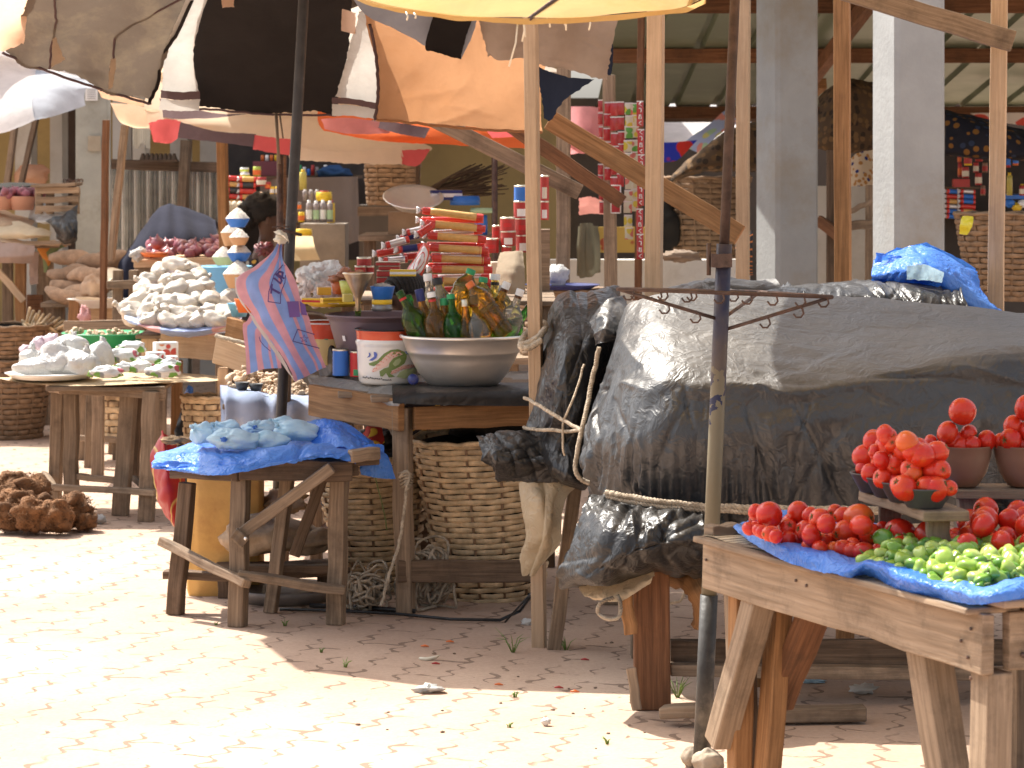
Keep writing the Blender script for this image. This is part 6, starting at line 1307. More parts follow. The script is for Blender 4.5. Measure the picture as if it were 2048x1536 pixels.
# ================================================================== ginger table with blue cloth (behind the stool)
random.seed(21)
t=thing('ginger_table','low table behind the stool draped with blue cloth and covered in ginger','table',V(P(560,1000,11.6).x,11.6,0))
zg=H-(795-HY)*11.5/F
for k in range(3): bm('top_plank',V(P(455,0,11.4).x,11.3+k*.22,zg-.012),V(P(650,0,11.4).x,11.3+k*.22,zg-.012),.21,.02,W_mid,t,up=(0,0,1))
for x in (470,640):
    for y in (11.3,11.75): bm('leg',V(P(x,0,11.5).x,y,zg-.02),V(P(x,0,11.5).x,y,0),.05,.05,W_mid,t,up=(0,1,0))
solo('blue_cloth',MB().grid(patch([[(440,772,11.6),(500,778,11.6),(560,790,11.6),(650,790,11.6)],[(440,785,11.25),(500,790,11.2),(560,800,11.2),(655,798,11.2)],[(440,825,11.2),(500,835,11.15),(560,850,11.15),(655,850,11.15)],[(440,850,11.22),(500,870,11.18),(560,890,11.18),(655,890,11.18)]],70,30,.012,6,84,0,ridged=False,fn=lambda u,v:.018*math.sin(u*30+2*math.sin(u*9))*v)),cloth('blue_white_cloth',(.3,.36,.5),.2,dirt=(.7,.68,.64),sc=3),'blue and white cloth draped over the front of the ginger table','cloth')
gin=mat('ginger_skin',(.5,.37,.25),.75,var=.3,sc=40,bump=.5,bsc=90,rnd=.25)
go2=tag(obj('ginger_root',MB().blob((0,0,0),(.03,.014,.012),12,8,.4,4,1).blob((.018,.012,.004),(.014,.02,.01),10,7,.4,4,2).blob((-.016,-.012,.003),(.013,.018,.01),10,7,.4,4,3).blob((-.02,.01,.008),(.01,.012,.012),8,6,.4,4,5),gin,origin=(0,0,0)),'ginger','ginger')
for i in range(70):
    px=random.uniform(462,622); lim=738 if px<520 else 742+ (px-520)*.32; v=random.random(); py=792-(792-lim)*v*.9
    place(go2,USED,P(px,py,11.42+.2*v),(random.uniform(-1,1),random.uniform(-1,1),random.uniform(0,6)),random.uniform(.7,1.15),'knobbly ginger root in the heap on the blue cloth table','ginger heaped on the blue cloth table')
for px,py,lb in ((484,779,'left dark dish of ginger at the front of the ginger table'),(512,782,'right dark dish of ginger at the front of the ginger table')):
    q=P(px,py,11.33); solo('dish',MB().lathe([(.0001,0),(.02,0),(.03,.03),(.028,.03),(.0001,.004)],q,18),M_darkbowl,lb,'dish')
bm('post_leg',P(572,720,11.2),V(P(566,0,11.2).x,11.2,0),.045,.045,W_dark,t,up=(0,1,0))
# ================================================================== sachet-bag table (left) with woven mat
FL,FR,BL,BR=G(142,1020),G(292,1043),G(109,1009),G(241,1031)
t=thing('mat_table','brown wooden table with boarded legs under the woven tray at left','table',(FL+FR)/2)
ztb=H-(768-HY)*12.75/F
def leg2(p,px,w,m=W_mid): bm('leg',V(P(px,0,p.y).x,p.y+.01,ztb-.02),V(p.x,p.y,0),w,w*.8,m,t,up=(.2,.97,0),n=5)
leg2(FL,142,.062); leg2(FR,302,.066); leg2(BL,116,.058); leg2(BR,258,.07); 
bm('leg',P(276,790,13.1),P(266,960,13.1),.05,.05,W_dark,t,up=(0,1,0))
bm('apron',P(120,775,12.72),P(330,790,12.6),.03,.05,W_mid,t); bm('apron',P(98,770,13.2),P(125,778,12.75),.03,.05,W_mid,t)
bm('apron',P(100,768,13.3),P(300,768,13.1),.03,.05,W_dark,t)
bm('rail',P(106,974,12.8),P(312,986,12.5),.028,.032,W_mid,t,up=(0,1,0)); bm('rail',P(140,952,13.0),P(232,960,12.9),.028,.045,W_mid,t,up=(0,1,0)); bm('rail',P(88,948,13.22),P(112,978,12.85),.028,.03,W_mid,t,up=(0,1,0)); bm('rail',P(275,958,12.9),P(306,985,12.55),.03,.05,W_dark,t,up=(0,1,0))
for k in range(3): bm('top_plank',V(P(100,0,12.7).x,12.68+k*.2,ztb-.01),V(P(335,0,12.7).x,12.68+k*.2,ztb-.01),.19,.02,W_mid,t,up=(0,0,1))
cm=P(215,752,12.9); mb=MB(); g=[]
for i in range(14):
    u=i/13; row=[]
    for k in range(64):
        an=2*math.pi*k/64; r=u*(.53+.02*noise.noise(V(math.cos(an)*2,math.sin(an)*2,3)))
        row.append(V(cm.x+r*math.cos(an),12.95+r*.72*math.sin(an),ztb+.012+.0035*math.sin(an*60+i*math.pi)*(u>.1)+.012*noise.noise(V(math.cos(an)*1.5*u,math.sin(an)*1.5*u,1))*u+.004*(i%2)-.02*max(0,u-.8)*(1+math.sin(an*3))))
    g.append(row)
solo('woven_tray',mb.grid(g,wrap=True),M_basket,'wide flat woven straw tray covering the left table','tray')
q=P(100,738,12.75); 
mb=MB(); pr=[(.0001,0),(.15,.0),(.18,.006),(.2,.022),(.215,.03),(.2,.027),(.17,.012),(.0001,.008)]; mb.lathe(pr,V(q.x,12.8,ztb+.02),40)
solo('enamel_tray',mb,M_enamel,'oval white enamel tray with brown chipped rim under the white bags','tray')
wb=[(72,735,42,17,12.72,'white plastic bag at the left of the enamel tray'),(115,722,50,32,12.75,'big bright white bag in the middle of the enamel tray'),(165,728,40,26,12.7,'white bag at the right end of the enamel tray'),(140,695,40,22,12.9,'white bag behind on the enamel tray pile'),(200,715,26,32,12.75,'tall peaked translucent white bag beside the tray'),(60,715,22,18,12.85,'small white bag at the left back of the tray')]
for i,(px,py,rx,rz,Y,lb) in enumerate(wb):
    k=Y/F; q=P(px,py,Y); t=thing('white_bag',lb,'bag',q-V(0,0,rz*k),'white bags on the woven tray')
    obj('bag',MB().blob(q,(rx*k,rx*k*.75,rz*k),40,28,.34,2.6,i+120,crease=.0,flat=.8),M_white,t)
    obj('bag_ear',MB().blob(q+V(rx*k*.2,0,rz*k*.95),(.018,.01,.03),12,9,.8,5,i,crease=.4),M_white,t)
pb_=mat('garlic_net',(.5,.38,.42),.5,var=.3,sc=40,bump=.4)
for i,(px,py,r,lb) in enumerate(((78,690,20,'mauve net bag of garlic at the left back of the tray'),(104,684,20,'mauve net bag of garlic at the centre back of the tray'),(128,690,16,'mauve net bag of garlic behind the big white bag'),(55,702,16,'mauve net bag of garlic at the far left of the tray'))):
    k=13.0/F; solo('garlic_net',MB().blob(P(px,py,13.0),(r*k,r*k*.8,r*k*.85),18,12,.35,5,i+60,crease=.15),pb_,lb,'net bag','mauve garlic nets on the tray')
M_gpk=spotted('green_white_print',(.68,.68,.66),[(.17,.36,.08),(.68,.68,.66),(.25,.27,.28),(.7,.7,.68),(.45,.12,.14)],26,.6,rough=.25,transl=.15)
gp=[(214,745,36,14,12.55,'green and grey packet at the front left of the woven tray'),(282,735,30,14,12.6,'white and green packet at the front middle of the woven tray'),(328,742,34,16,12.5,'clear and green packet at the front right of the woven tray'),(245,712,34,16,12.8,'white printed packet behind the front packets'),(262,695,28,14,13.0,'white printed packet at the back of the woven tray'),(300,722,26,12,12.75,'green packet below the small red boxes'),(250,735,22,11,12.6,'small green packet between the front packets'),(340,728,22,12,12.7,'grey plastic packet at the right end of the woven tray')]
for i,(px,py,rx,rz,Y,lb) in enumerate(gp):
    k=Y/F; q=P(px,py,Y); t=thing('food_packet',lb,'packet',q-V(0,0,rz*k),'packets on the woven tray')
    obj('packet',MB().blob(q,(rx*k,rx*k*.6,rz*k),24,16,.35,4,i+140,crease=.14,flat=.8),M_gpk,t)
    obj('green_end',MB().blob(q+V(-rx*k*.85,-.01,-rz*k*.2),(.022,.012,.015),12,8,.6,5,i,crease=.3),pl('leaf_green',(.2,.36,.08),.3) if i==0 else bpy.data.materials['leaf_green'],t)
M_box=spotted('red_pictures',(.72,.7,.66),[(.5,.08,.06),(.55,.2,.08),(.5,.08,.06)],24,.5,rough=.5)
for i,(x0,y0,x1,y1,Y,lb) in enumerate(((308,684,354,712,12.95,'upper red and white small box on the woven tray'),(294,704,328,724,12.8,'left lower small printed box on the woven tray'),(330,712,354,728,12.8,'right lower small printed box on the woven tray'))):
    q=P((x0+x1)/2,y1,Y); t=thing('small_box',lb,'box',q,'small printed boxes on the tray'); w_=(x1-x0)*Y/F; h_=(y1-y0)*Y/F
    obj('body',MB().box(q,w_,.06,h_,.35),M_wht,t); obj('picture',MB().box(q+V(.0,-.003,h_*.12),w_*.8,.062,h_*.75,.35),M_box,t)
# small stool and baskets behind that table
t=thing('back_stool','plain wooden stool standing behind the woven tray table','stool',V(P(190,900,14.9).x,15,0))
for px,py0,py1,Y in ((162,770,905,15.2),(178,770,922,14.8),(226,770,880,15.5),(250,770,872,15.6)): bm('leg',P(px+6,py0,Y),V(P(px,0,Y).x,Y,0),.052,.045,W_mid,t,up=(0,1,0))
bm('rail',P(145,875,15.1),P(235,880,15.0),.03,.03,W_mid,t,up=(0,1,0)); bm('rail',P(118,830,15.6),P(235,845,15.6),.03,.06,W_dark,t,up=(0,1,0)); bm('top_plank',P(140,765,15.2),P(265,765,15.2),.4,.025,W_mid,t,up=(0,0,1))
basket('cane_basket','small cane basket between the left table and the blue cloth',V(P(412,840,12.9).x,12.95,.17),.085,.115,.36,13,11,M_basket)
basket('cane_basket','pale cane basket half hidden behind the left table legs',V(P(228,840,14.9).x,15.2,.12),.10,.13,.42,12,11,M_basket)
solo('black_bundle',MB().blob(V(P(375,850,13.2).x,13.25,.25),(.07,.1,.22),20,16,.4,4,7,crease=.3),M_tarpb,'dark plastic bundle in the gap right of the left table','bundle')
solo('blue_scrap',MB().grid(patch([[(365,790,13.1),(376,770,13.08),(388,776,13.1)],[(368,812,13.1),(378,800,13.06),(386,806,13.1)],[(376,824,13.1),(380,826,13.08),(384,820,13.1)]],14,14,.01,16,9)),M_bluesheet,'blue and grey plastic scrap behind the left table','plastic sheet')
# tall baskets at the left edge
basket('cane_basket','tall dark cane basket standing on the pavers at the left edge',V(P(8,870,16.3).x,16.45,0),.19,.255,.46,15,15,M_basketd)
basket('cane_basket','open spiky cane basket stacked on the tall one at the left edge',V(P(2,745,16.3).x,16.45,.42),.2,.27,.24,9,15,M_basketd,stake_over=.02)
mb=MB(); c=P(40,660,16.5)
for k in range(20):
    u=k/19; a=P(48+u*75,668-12*math.sin(u*3)+u*22,16.5+.1*math.sin(k)); b=P(60+u*128,615+u*42+(k%3)*4,16.5-.1*math.cos(k)); mb.tube([a,a.lerp(b,.5),b],.009,6)
for j in range(7):
    mb.tube([P(44+i*8.5+j*2,640+j*7+i*2.5+6*math.sin(i*.9),16.42+.02*math.sin(i*1.57+j*3.1)) for i in range(12)],.008,5)
solo('unfinished_basket',mb,M_basket,'unfinished basket wall with bristling canes leaning over the left basket','basket')
for px in (5,34,58): pass
# brown fibrous tubers
hm=mat('fibrous_husk',(.17,.08,.033),.95,var=.6,sc=18,bump=1.0,bsc=70,dirt=(.1,.055,.03),dsc=9)
def husk(seed):
    mb=MB().blob((0,0,0),(.12,.1,.095),40,28,.45,3,seed,crease=.05,flat=.9); 
    for i in range(420):
        d=V(random.gauss(0,1),random.gauss(0,1),random.gauss(0,1)).normalized(); p=V(d.x*.118,d.y*.098,d.z*.093); mb.tube([p*.95,p*1.03+V(random.uniform(-.012,.012),random.uniform(-.01,.01),.0),p*1.05+V(random.uniform(-.025,.025),random.uniform(-.02,.02),random.uniform(-.02,.01))],.0018,3)
    return mb
HP=[tag(obj('fibrous_tuber',husk(s_),hm,origin=(0,0,0)),'tuber','tuber') for s_ in (3,8)]
tub=[(22,972,1.0,12.5,'small husk covered tuber at the top left of the brown pile'),(58,982,1.25,12.5,'husk covered tuber at the top of the brown pile'),(12,995,.9,12.4,'husk covered tuber in the middle row at the left edge'),(35,1016,1.25,12.25,'husk covered tuber in the centre of the brown pile'),(85,1015,.9,12.4,'small husk covered tuber behind the centre of the pile'),(15,1048,1.0,12.15,'husk covered tuber low at the left edge of the pile'),(62,1045,1.15,12.1,'husk covered tuber at the front of the brown pile'),(112,1045,1.1,12.1,'golden lit husk covered tuber in the front row'),(148,1030,1.2,12.25,'husk covered tuber at the right of the pile'),(172,1042,.7,12.2,'small husk covered tuber at the right tip of the pile'),(48,1005,.8,12.35,'small husk covered tuber wedged in the middle of the pile')]
for i,(px,py,k,Y,lb) in enumerate(tub):
    q=P(px,py,Y); q.z=max(q.z,.075*k); place(HP[i%2],USED,q,(random.uniform(-.4,.4),random.uniform(-.5,.5),random.uniform(0,6)),(k*.62,k*.62,k*.68),lb,'brown fibrous tubers piled on the ground')
solo('clear_cup',MB().blob(G(200,1048)+V(0,0,.02),(.035,.03,.025),14,10,.5,4,5,crease=.3),M_white,'crumpled clear plastic scrap beside the brown pile','scrap')
# ================================================================== rice-bag table and bowls
t=thing('rice_table','pale wooden table with a cross beam carrying the rice bags','table',V(P(390,900,13.6).x,13.6,0))
zr=H-(660-HY)*13.4/F
bm('apron',P(322,688,13.35),P(440,694,13.3),.03,.125,W_pale,t,n=5); bm('leg',P(300,668,13.4),V(P(296,0,13.4).x,13.4,0),.075,.06,W_pale,t,up=(0,1,0)); bm('leg',P(355,720,13.45),V(P(350,0,13.45).x,13.45,0),.05,.05,W_orange,t,up=(0,1,0)); bm('leg',P(325,750,14.0),V(P(322,0,14.0).x,14.0,0),.05,.05,W_mid,t,up=(0,1,0))
bm('rail',P(288,648,13.35),P(345,664,13.3),.03,.04,W_dark,t); bm('block',P(370,668,13.25),P(392,668,13.25),.04,.022,W_mid,t)
bm('top_plank',V(P(285,0,13.6).x,13.45,zr-.03),V(P(490,0,13.6).x,13.45,zr-.03),.22,.02,W_mid,t,up=(0,0,1)); bm('top_plank',V(P(285,0,13.6).x,13.7,zr-.03),V(P(490,0,13.6).x,13.7,zr-.03),.22,.02,W_mid,t,up=(0,0,1))
for k,(x0,y0,x1,y1,Y,h_,m) in enumerate(((432,700,500,722,12.9,.12,W_pale),(456,655,500,668,13.0,.1,W_orange))): solo('board',MB().beam(P(x0,y0,Y),P(x1,y1,Y-.1),.03,h_,n=4),m,('pale board with rope along its top in front of the rice table','brown board standing behind the striped bag')[k],'board',bevel=.003)
ropeline('board_rope',[(432,672,12.85),(465,680,12.8),(500,690,12.78)],.01,None,'thick braided rope along the top of the pale board',n=24)
bm('leg',P(446,735,12.9),V(P(440,0,12.9).x,12.9,0),.045,.05,W_pale,t,up=(0,1,0))
net=[[(252,612,13.9),(340,612,14.1),(420,618,14.1),(482,622,13.9)],[(250,626,13.4),(330,640,13.35),(420,645,13.3),(484,632,13.3)],[(250,638,13.2),(300,655,13.1),(390,662,13.05),(480,646,13.1)],[(262,648,13.3),(330,672,13.2),(400,676,13.2),(475,658,13.2)]]
C_check=spotted('checked_plastic',(.52,.6,.8),[(.62,.35,.35),(.3,.36,.55),(.62,.35,.35),(.5,.6,.8)],8,.62,rough=.6,transl=.25,rnd=.2)
solo('checked_sheet',MB().grid(patch(net,70,30,.012,8,91,.004)),C_check,'blue and pink checked plastic sheet under the rice bags','plastic sheet')
M_rice=mat('rice_bag',(.5,.445,.375),.35,var=.1,sc=30,bump=.25,bsc=120,rnd=.12,coat=.2,sss=.05)
RP=[]
for s_ in (1,4,9):
    mb=MB().blob((0,0,0),(.085,.058,.05),26,18,.28,3,s_,crease=.03); o=tag(obj('rice_bag',mb,M_rice,origin=(0,0,0)),'bag','bag')
    kb=MB().blob((.088,0,.006),(.022,.012,.014),10,8,.6,5,s_,crease=.3); kb.blob((.108,0,.012),(.012,.02,.016),8,6,.9,6,s_,crease=.3); obj('twisted_end',kb,M_rice,o); RP.append(o)
rb=[(350,530,13.7),(322,542,13.75),(380,540,13.75),(302,560,13.7),(335,562,13.6),(368,560,13.6),(396,555,13.7),(288,580,13.6),(318,584,13.55),(350,582,13.5),(380,580,13.55),(402,575,13.6),(276,602,13.55),(305,604,13.45),(335,604,13.4),(365,606,13.4),(395,600,13.5),(412,590,13.65),(268,622,13.45),(296,626,13.3),(328,626,13.25),(358,630,13.25),(385,628,13.3),(262,632,13.4),(340,642,13.15),(375,640,13.15),(305,640,13.2),(420,600,13.4),(440,608,13.4),(425,622,13.3),(450,628,13.25),(400,640,13.15),(430,640,13.12),(460,636,13.2),(410,612,13.5),(470,622,13.35),(452,598,13.6),(360,548,13.85),(340,610,13.55)]
for i,(px,py,Y) in enumerate(rb):
    right=px>405 and py>585
    place(RP[i%3],USED,P(px,py,Y),(random.uniform(-.5,.5),random.uniform(-.5,.5),random.uniform(0,6.28)),random.uniform(.72,.95),'plump white rice bag in the small heap beside the light blue basin' if right else 'plump white rice bag in the tall heap on the checked sheet','rice bags in the small heap' if right else 'rice bags in the tall heap')
q=P(435,580,14.2); solo('light_blue_basin',MB().lathe([(.0001,0),(.09,0),(.1,.01),(.135,.16),(.145,.165),(.14,.17),(.13,.165),(.0001,.02)],V(P(445,0,14.2).x,14.3,H-(600-HY)*14.2/F),30),M_lblue,'light blue plastic basin behind the white rice bags','basin')
ricem=mat('rice_grains',(.62,.56,.48),.7,var=.3,sc=90,bump=1.0,bsc=170)
bowls=[(475,452,24,17,13.5,M_blue,'topmost blue bowl heaped with rice',432),(462,488,21,26,13.75,M_tan,'tan bowl of rice behind the stack under the top blue bowl',460),(478,488,20,15,13.4,M_tan,'small tan bowl of rice in the middle of the stack',468),(478,520,24,17,13.45,M_blue,'lower blue bowl of rice in the stack',500),(447,528,23,16,13.7,M_pgreen,'pale green bowl of rice left of the stack',510),(476,572,30,28,13.4,M_tan,'big tan bowl of rice at the bottom of the stack',535)]
for px,py,r,h_,Y,m,lb,yt in bowls:
    k=Y/F; q=P(px,py-(0),Y); H_=h_*k; R_=r*k; q.z=P(px,yt+h_ if False else py,Y).z-H_*.1
    q=V(q.x,Y,P(px,py,Y).z-H_*.15); t=thing('rice_bowl',lb,'bowl',q,'bowls heaped with rice')
    obj('bowl',MB().lathe([(.0001,0),(R_*.6,0),(R_*.66,.004),(R_*.95,H_*.8),(R_,H_),(R_*1.03,H_+.002),(R_*.97,H_),(R_*.62,.008),(.0001,.006)],q,28),m,t)
    mb=MB(); g=[]
    for i in range(9):
        u=i/8; row=[]
        for k2 in range(26):
            an=2*math.pi*k2/26; rr_=R_*1.02*u; row.append(V(q.x+rr_*math.cos(an),q.y+rr_*math.sin(an),q.z+H_+.0+R_*.95*(.55*(1-u)+.45*(1-u*u))+.007*noise.noise(V(rr_*120*math.cos(an),rr_*120*math.sin(an),i))))
        g.append(row)
    obj('rice',mb.grid(g,wrap=True),ricem,t)
for i,(px,py,r,m,lb) in enumerate(((490,610,.05,M_orange,'orange bowl with white cloth half behind the striped bag'),(478,618,.055,M_lblue,'teal bowl beside the orange bowl behind the striped bag'))):
    q=P(px,py+15,12.95+.1*i); solo('bowl',MB().lathe([(.0001,0),(r*.6,0),(r,.06),(r*1.04,.062),(r*.95,.06),(.0001,.01)],q,24),m,lb,'bowl')
solo('white_cloth',MB().blob(P(488,612,12.98),(.04,.04,.02),18,12,.6,5,8,crease=.3),M_wht,'crumpled white cloth in the orange bowl','cloth')
# onions on a plank table, navy cover, green basin
t=thing('onion_table','plank table of red onions in front of the navy covered goods','table',V(P(350,900,16).x,16,0))
zo=H-(515-HY)*15.8/F
bm('apron',P(268,527,15.7),P(450,524,15.7),.03,.045,W_pale,t); bm('apron',P(272,545,15.72),P(330,545,15.72),.03,.06,W_mid,t)
for k in range(3): bm('top_plank',V(P(268,0,15.8).x,15.8+k*.2,zo-.01),V(P(452,0,15.8).x,15.8+k*.2,zo-.01),.19,.02,W_pale,t,up=(0,0,1))
for x in (278,440): bm('leg',V(P(x,0,15.8).x,15.85,zo),V(P(x,0,15.8).x,15.85,0),.06,.06,W_mid,t,up=(0,1,0)); bm('leg',V(P(x,0,15.8).x,16.2,zo),V(P(x,0,15.8).x,16.2,0),.06,.06,W_mid,t,up=(0,1,0))
om=mat('onion_skin',(.26,.085,.115),.35,var=.4,sc=25,bump=.1,rnd=.3,coat=.2)
oo=tag(obj('red_onion',MB().lathe([(.0001,-.03),(.015,-.028),(.03,-.012),(.034,.003),(.028,.018),(.014,.028),(.005,.036),(.003,.046),(.0001,.047)],(0,0,0),18),om,origin=(0,0,0)),'onion','onion')
for i in range(48):
    px=random.uniform(292,448); v=random.random(); py=511-v*(24 if px<420 else 30)
    place(oo,USED,P(px,py,15.75+v*.25),(random.uniform(-.8,.8),random.uniform(-.8,.8),random.uniform(0,6)),random.uniform(.85,1.2),'red onion in the heap in front of the navy cover','red onions in front of the navy cover')
q=P(315,487,15.7); place(oo,USED,q,(.2,0,0),1.2,'large pale onion on top of the red onion heap')
solo('orange_dish',MB().lathe([(.0001,0),(.06,0),(.085,.025),(.08,.025),(.0001,.005)],P(310,514,15.65),24),M_orange,'flat orange dish under the red onions','dish')
for i,(px,py) in enumerate(((270,508),(282,503),(276,514))): solo('garlic_bag',MB().blob(P(px,py,15.65),(.032,.03,.025),14,10,.4,4,i+70,crease=.1),M_white,('left white garlic bundle at the onion table edge','upper white garlic bundle at the onion table edge','lower white garlic bundle at the onion table edge')[i],'garlic')
nn=[[(300,470,17.6),(345,425,17.5),(380,425,17.5),(440,460,17.6)],[(262,490,17.0),(320,416,17.0),(358,414,17.0),(430,440,17.1)],[(245,515,16.6),(300,470,16.55),(365,470,16.55),(436,470,16.7)],[(235,540,16.5),(290,540,16.45),(370,540,16.45),(440,540,16.6)],[(228,640,16.5),(290,640,16.45),(370,640,16.45),(440,640,16.6)]]
solo('navy_cover',MB().grid(patch(nn,60,50,.018,3,95,0,ridged=False,fn=lambda u,v:.012*math.sin(u*34)*v)),cloth('navy_cloth',(.017,.019,.034),.02),'navy blue cloth draped over goods in front of the tin wall','cloth cover')
q=P(200,695,14.1); solo('green_basin',MB().lathe([(.0001,0),(.16,0),(.2,.06),(.225,.065),(.222,.07),(.195,.062),(.0001,.01)],V(q.x,14.3,H-(697-HY)*14.1/F),36),M_green,'wide green plastic basin of ginger behind the white bags','basin')
for i in range(26):
    px=random.uniform(140,275); place(go2,USED,P(px,674-random.random()*9,14.2+random.random()*.15),(random.uniform(-1,1),random.uniform(-1,1),random.uniform(0,6)),random.uniform(.7,1.1),'ginger root piled in the green basin','ginger in the green basin')
t=thing('basin_bench','low wooden bench under the green basin','bench',V(P(200,880,14.3).x,14.4,0)); zb2=H-(700-HY)*14.1/F
bm('seat',V(P(110,0,14.3).x,14.35,zb2-.02),V(P(300,0,14.3).x,14.35,zb2-.02),.4,.03,W_mid,t,up=(0,0,1))
for x in (135,190,280): bm('leg',V(P(x,0,14.3).x,14.4,zb2),V(P(x,0,14.3).x,14.4,0),.06,.06,W_mid,t,up=(0,1,0))
bm('back_board',P(128,655,14.9),P(288,652,14.9),.03,.07,W_mid,t,up=(0,0,1))
t=thing('slatted_frame','wooden frame with two uprights and a cross rail before the onion table','frame',V(P(250,800,15.2).x,15.2,0))
for x in (236,268): bm('upright',P(x,540,15.2),V(P(x-2,0,15.2).x,15.2,0),.05,.045,W_mid,t,up=(0,1,0))
bm('cross_rail',P(214,570,15.14),P(292,566,15.14),.03,.045,W_mid,t,up=(0,0,1)); bm('cross_rail',P(280,545,15.4),P(286,640,15.4),.05,.05,W_mid,t,up=(0,1,0))
# yams
ym=mat('yam_skin',(.4,.27,.18),.85,var=.3,sc=20,bump=.5,bsc=50,rnd=.15,dirt=(.25,.16,.1))
YP=[]
for s_ in (2,6):
    n_=16; pts=[V(-.17+.34*i/(n_-1),.012*math.sin(i*.6+s_),.01*math.sin(i*.4+s_)) for i in range(n_)]
    rr=[.008+.047*min(1,math.sin(math.pi*(i+.35)/(n_-.3))**.55)*(1+.14*noise.noise(V(i*.5,s_,0))) for i in range(n_)]
    YP.append(tag(obj('yam',MB().tube(pts,rr,16),ym,origin=(0,0,0)),'yam','yam'))
ya=[(150,518,16.9,.1,1,'top left yam of the pile beside the concrete column'),(205,520,16.85,-.15,1,'top right yam of the pile against the column foot'),(140,545,16.8,-.1,.9,'yam at the left end of the second row'),(185,550,16.7,-.1,1,'yam in the middle of the second row'),(150,572,16.75,.05,.95,'yam at the left of the third row'),(170,584,16.65,-.1,.9,'yam at the middle of the third row'),(135,592,16.6,.25,.9,'lowest yam sticking out at the left of the pile'),(240,516,17.2,.1,.95,'upper dark yam right of the red iron pole'),(236,528,17.0,0,1.05,'lower dark yam right of the red iron pole'),(200,566,16.9,-.05,.9,'yam half hidden behind the brown paper bag')]
for i,(px,py,Y,ry,k,lb) in enumerate(ya): place(YP[i%2],USED,P(px,py,Y),(random.uniform(0,3),ry,random.uniform(-.25,.25)),k*.92,lb,'yams piled beside the column')
solo('paper_bag',MB().blob(P(188,575,16.5),(.07,.06,.075),22,14,.5,3,41,crease=.25),mat('brown_paper',(.4,.27,.18),.8,var=.2),'crumpled brown paper bag leaning on the yam pile','bag')
solo('torn_carton',MB().grid(patch([[(208,545,16.4),(222,535,16.38),(245,540,16.4)],[(206,560,16.38),(225,556,16.36),(240,548,16.38)],[(205,575,16.38),(214,566,16.36),(226,552,16.38)]],14,14,.006,12,42)),M_cream,'torn pale cardboard piece beside the iron pole','cardboard')
t=thing('yam_table','wooden yam stand with a pale enamel basin on its board','table',V(P(170,800,17).x,17,0)); zy_=H-(600-HY)*16.8/F
bm('top_plank',V(P(92,0,16.8).x,16.85,zy_-.02),V(P(280,0,16.8).x,16.85,zy_-.02),.5,.03,W_mid,t,up=(0,0,1))
for x in (118,205,275): bm('leg',V(P(x,0,16.8).x,16.8,zy_),V(P(x,0,16.8).x,16.8,0),.07,.06,W_mid,t,up=(0,1,0))
bm('board',P(150,628,16.4),P(262,632,16.4),.03,.2,W_pale,t,up=(0,0,1)); bm('leg',P(150,600,16.2),P(146,690,16.2),.06,.05,W_orange,t,up=(0,1,0))
solo('enamel_basin',MB().lathe([(.0001,0),(.12,0),(.17,.05),(.18,.052),(.16,.045),(.0001,.01)],P(195,615,16.3),30),M_enamel,'pale enamel basin under the yam pile','basin')
solo('checked_bag',MB().blob(P(170,635,16.1),(.04,.03,.07),20,14,.6,4,44,crease=.3),C_check,'crumpled blue and red checked bag hanging below the yam stand','bag')
# sacks and bundles at the left edge
t=thing('sack_table','stall table of rough timber at the left edge under the sacks','table',V(P(30,900,17.15).x,17.25,0))
bm('leg',P(42,525,16.95),V(P(44,0,16.95).x,16.95,0),.06,.06,W_orange,t,up=(0,1,0)); bm('leg',P(15,525,17.35),V(P(15,0,17.35).x,17.35,0),.06,.06,W_mid,t,up=(0,1,0)); bm('leg',P(90,510,17.25),V(P(92,0,17.25).x,17.25,0),.1,.06,W_mid,t,up=(0,1,0))
bm('panel',P(54,610,17.15),P(86,610,17.15),.03,.13,W_red,t,up=(0,0,1)); bm('brace',P(-10,535,16.85),P(48,602,16.85),.04,.03,W_pale,t,up=(0,1,0)); bm('top_plank',P(-40,490,17.25),P(130,488,17.25),.5,.03,W_mid,t,up=(0,0,1))
C_sack=cloth('sack_cloth',(.55,.4,.27),.2,dirt=(.4,.28,.18)); C_sack2=cloth('pale_sack_cloth',(.72,.6,.42),.25); C_pgrey=cloth('pinkish_plastic',(.45,.34,.29),.3)
sk=[([[(-30,405,17.45),(30,425,17.35),(70,440,17.25)],[(-30,430,17.15),(30,445,17.05),(62,455,17.05)],[(-30,455,17.05),(20,455,17.00),(50,462,17.00)]],C_sack,'brown sack sloping down at the left edge'),
 ([[(-30,455,17.15),(30,440,17.05),(70,452,16.95),(104,462,16.95)],[(-30,470,16.95),(30,462,16.90),(60,470,16.85),(100,472,16.90)],[(-30,478,16.95),(30,478,16.90),(55,480,16.90),(90,476,16.95)]],C_sack2,'cream folded sack lying on the left stall'),
 ([[(-30,462,17.05),(40,478,16.95),(110,478,16.95)],[(-30,476,16.90),(40,488,16.85),(122,488,16.90)],[(-30,486,16.95),(40,494,16.90),(118,494,16.95)]],C_sack,'flat tan sack under the cream one'),
 ([[(-30,478,16.90),(30,485,16.85),(70,490,16.85)],[(-30,510,16.80),(20,512,16.75),(68,510,16.80)],[(-30,528,16.85),(20,528,16.80),(64,528,16.85)]],C_pgrey,'pinkish translucent sack hanging over the left stall edge')]
for i,(net,m,lb) in enumerate(sk): solo('sack',MB().grid(patch(net,40,30,.014,5,i+100,.004)),m,lb,'sack')
solo('hanging_cloth',MB().grid(patch([[(58,500,17.05),(76,505,17.00)],[(56,540,17.05),(74,545,17.00)],[(58,570,17.05),(74,568,17.00)]],20,30,.014,8,106)),C_pgrey,'pinkish cloth strip hanging from the left stall','cloth')
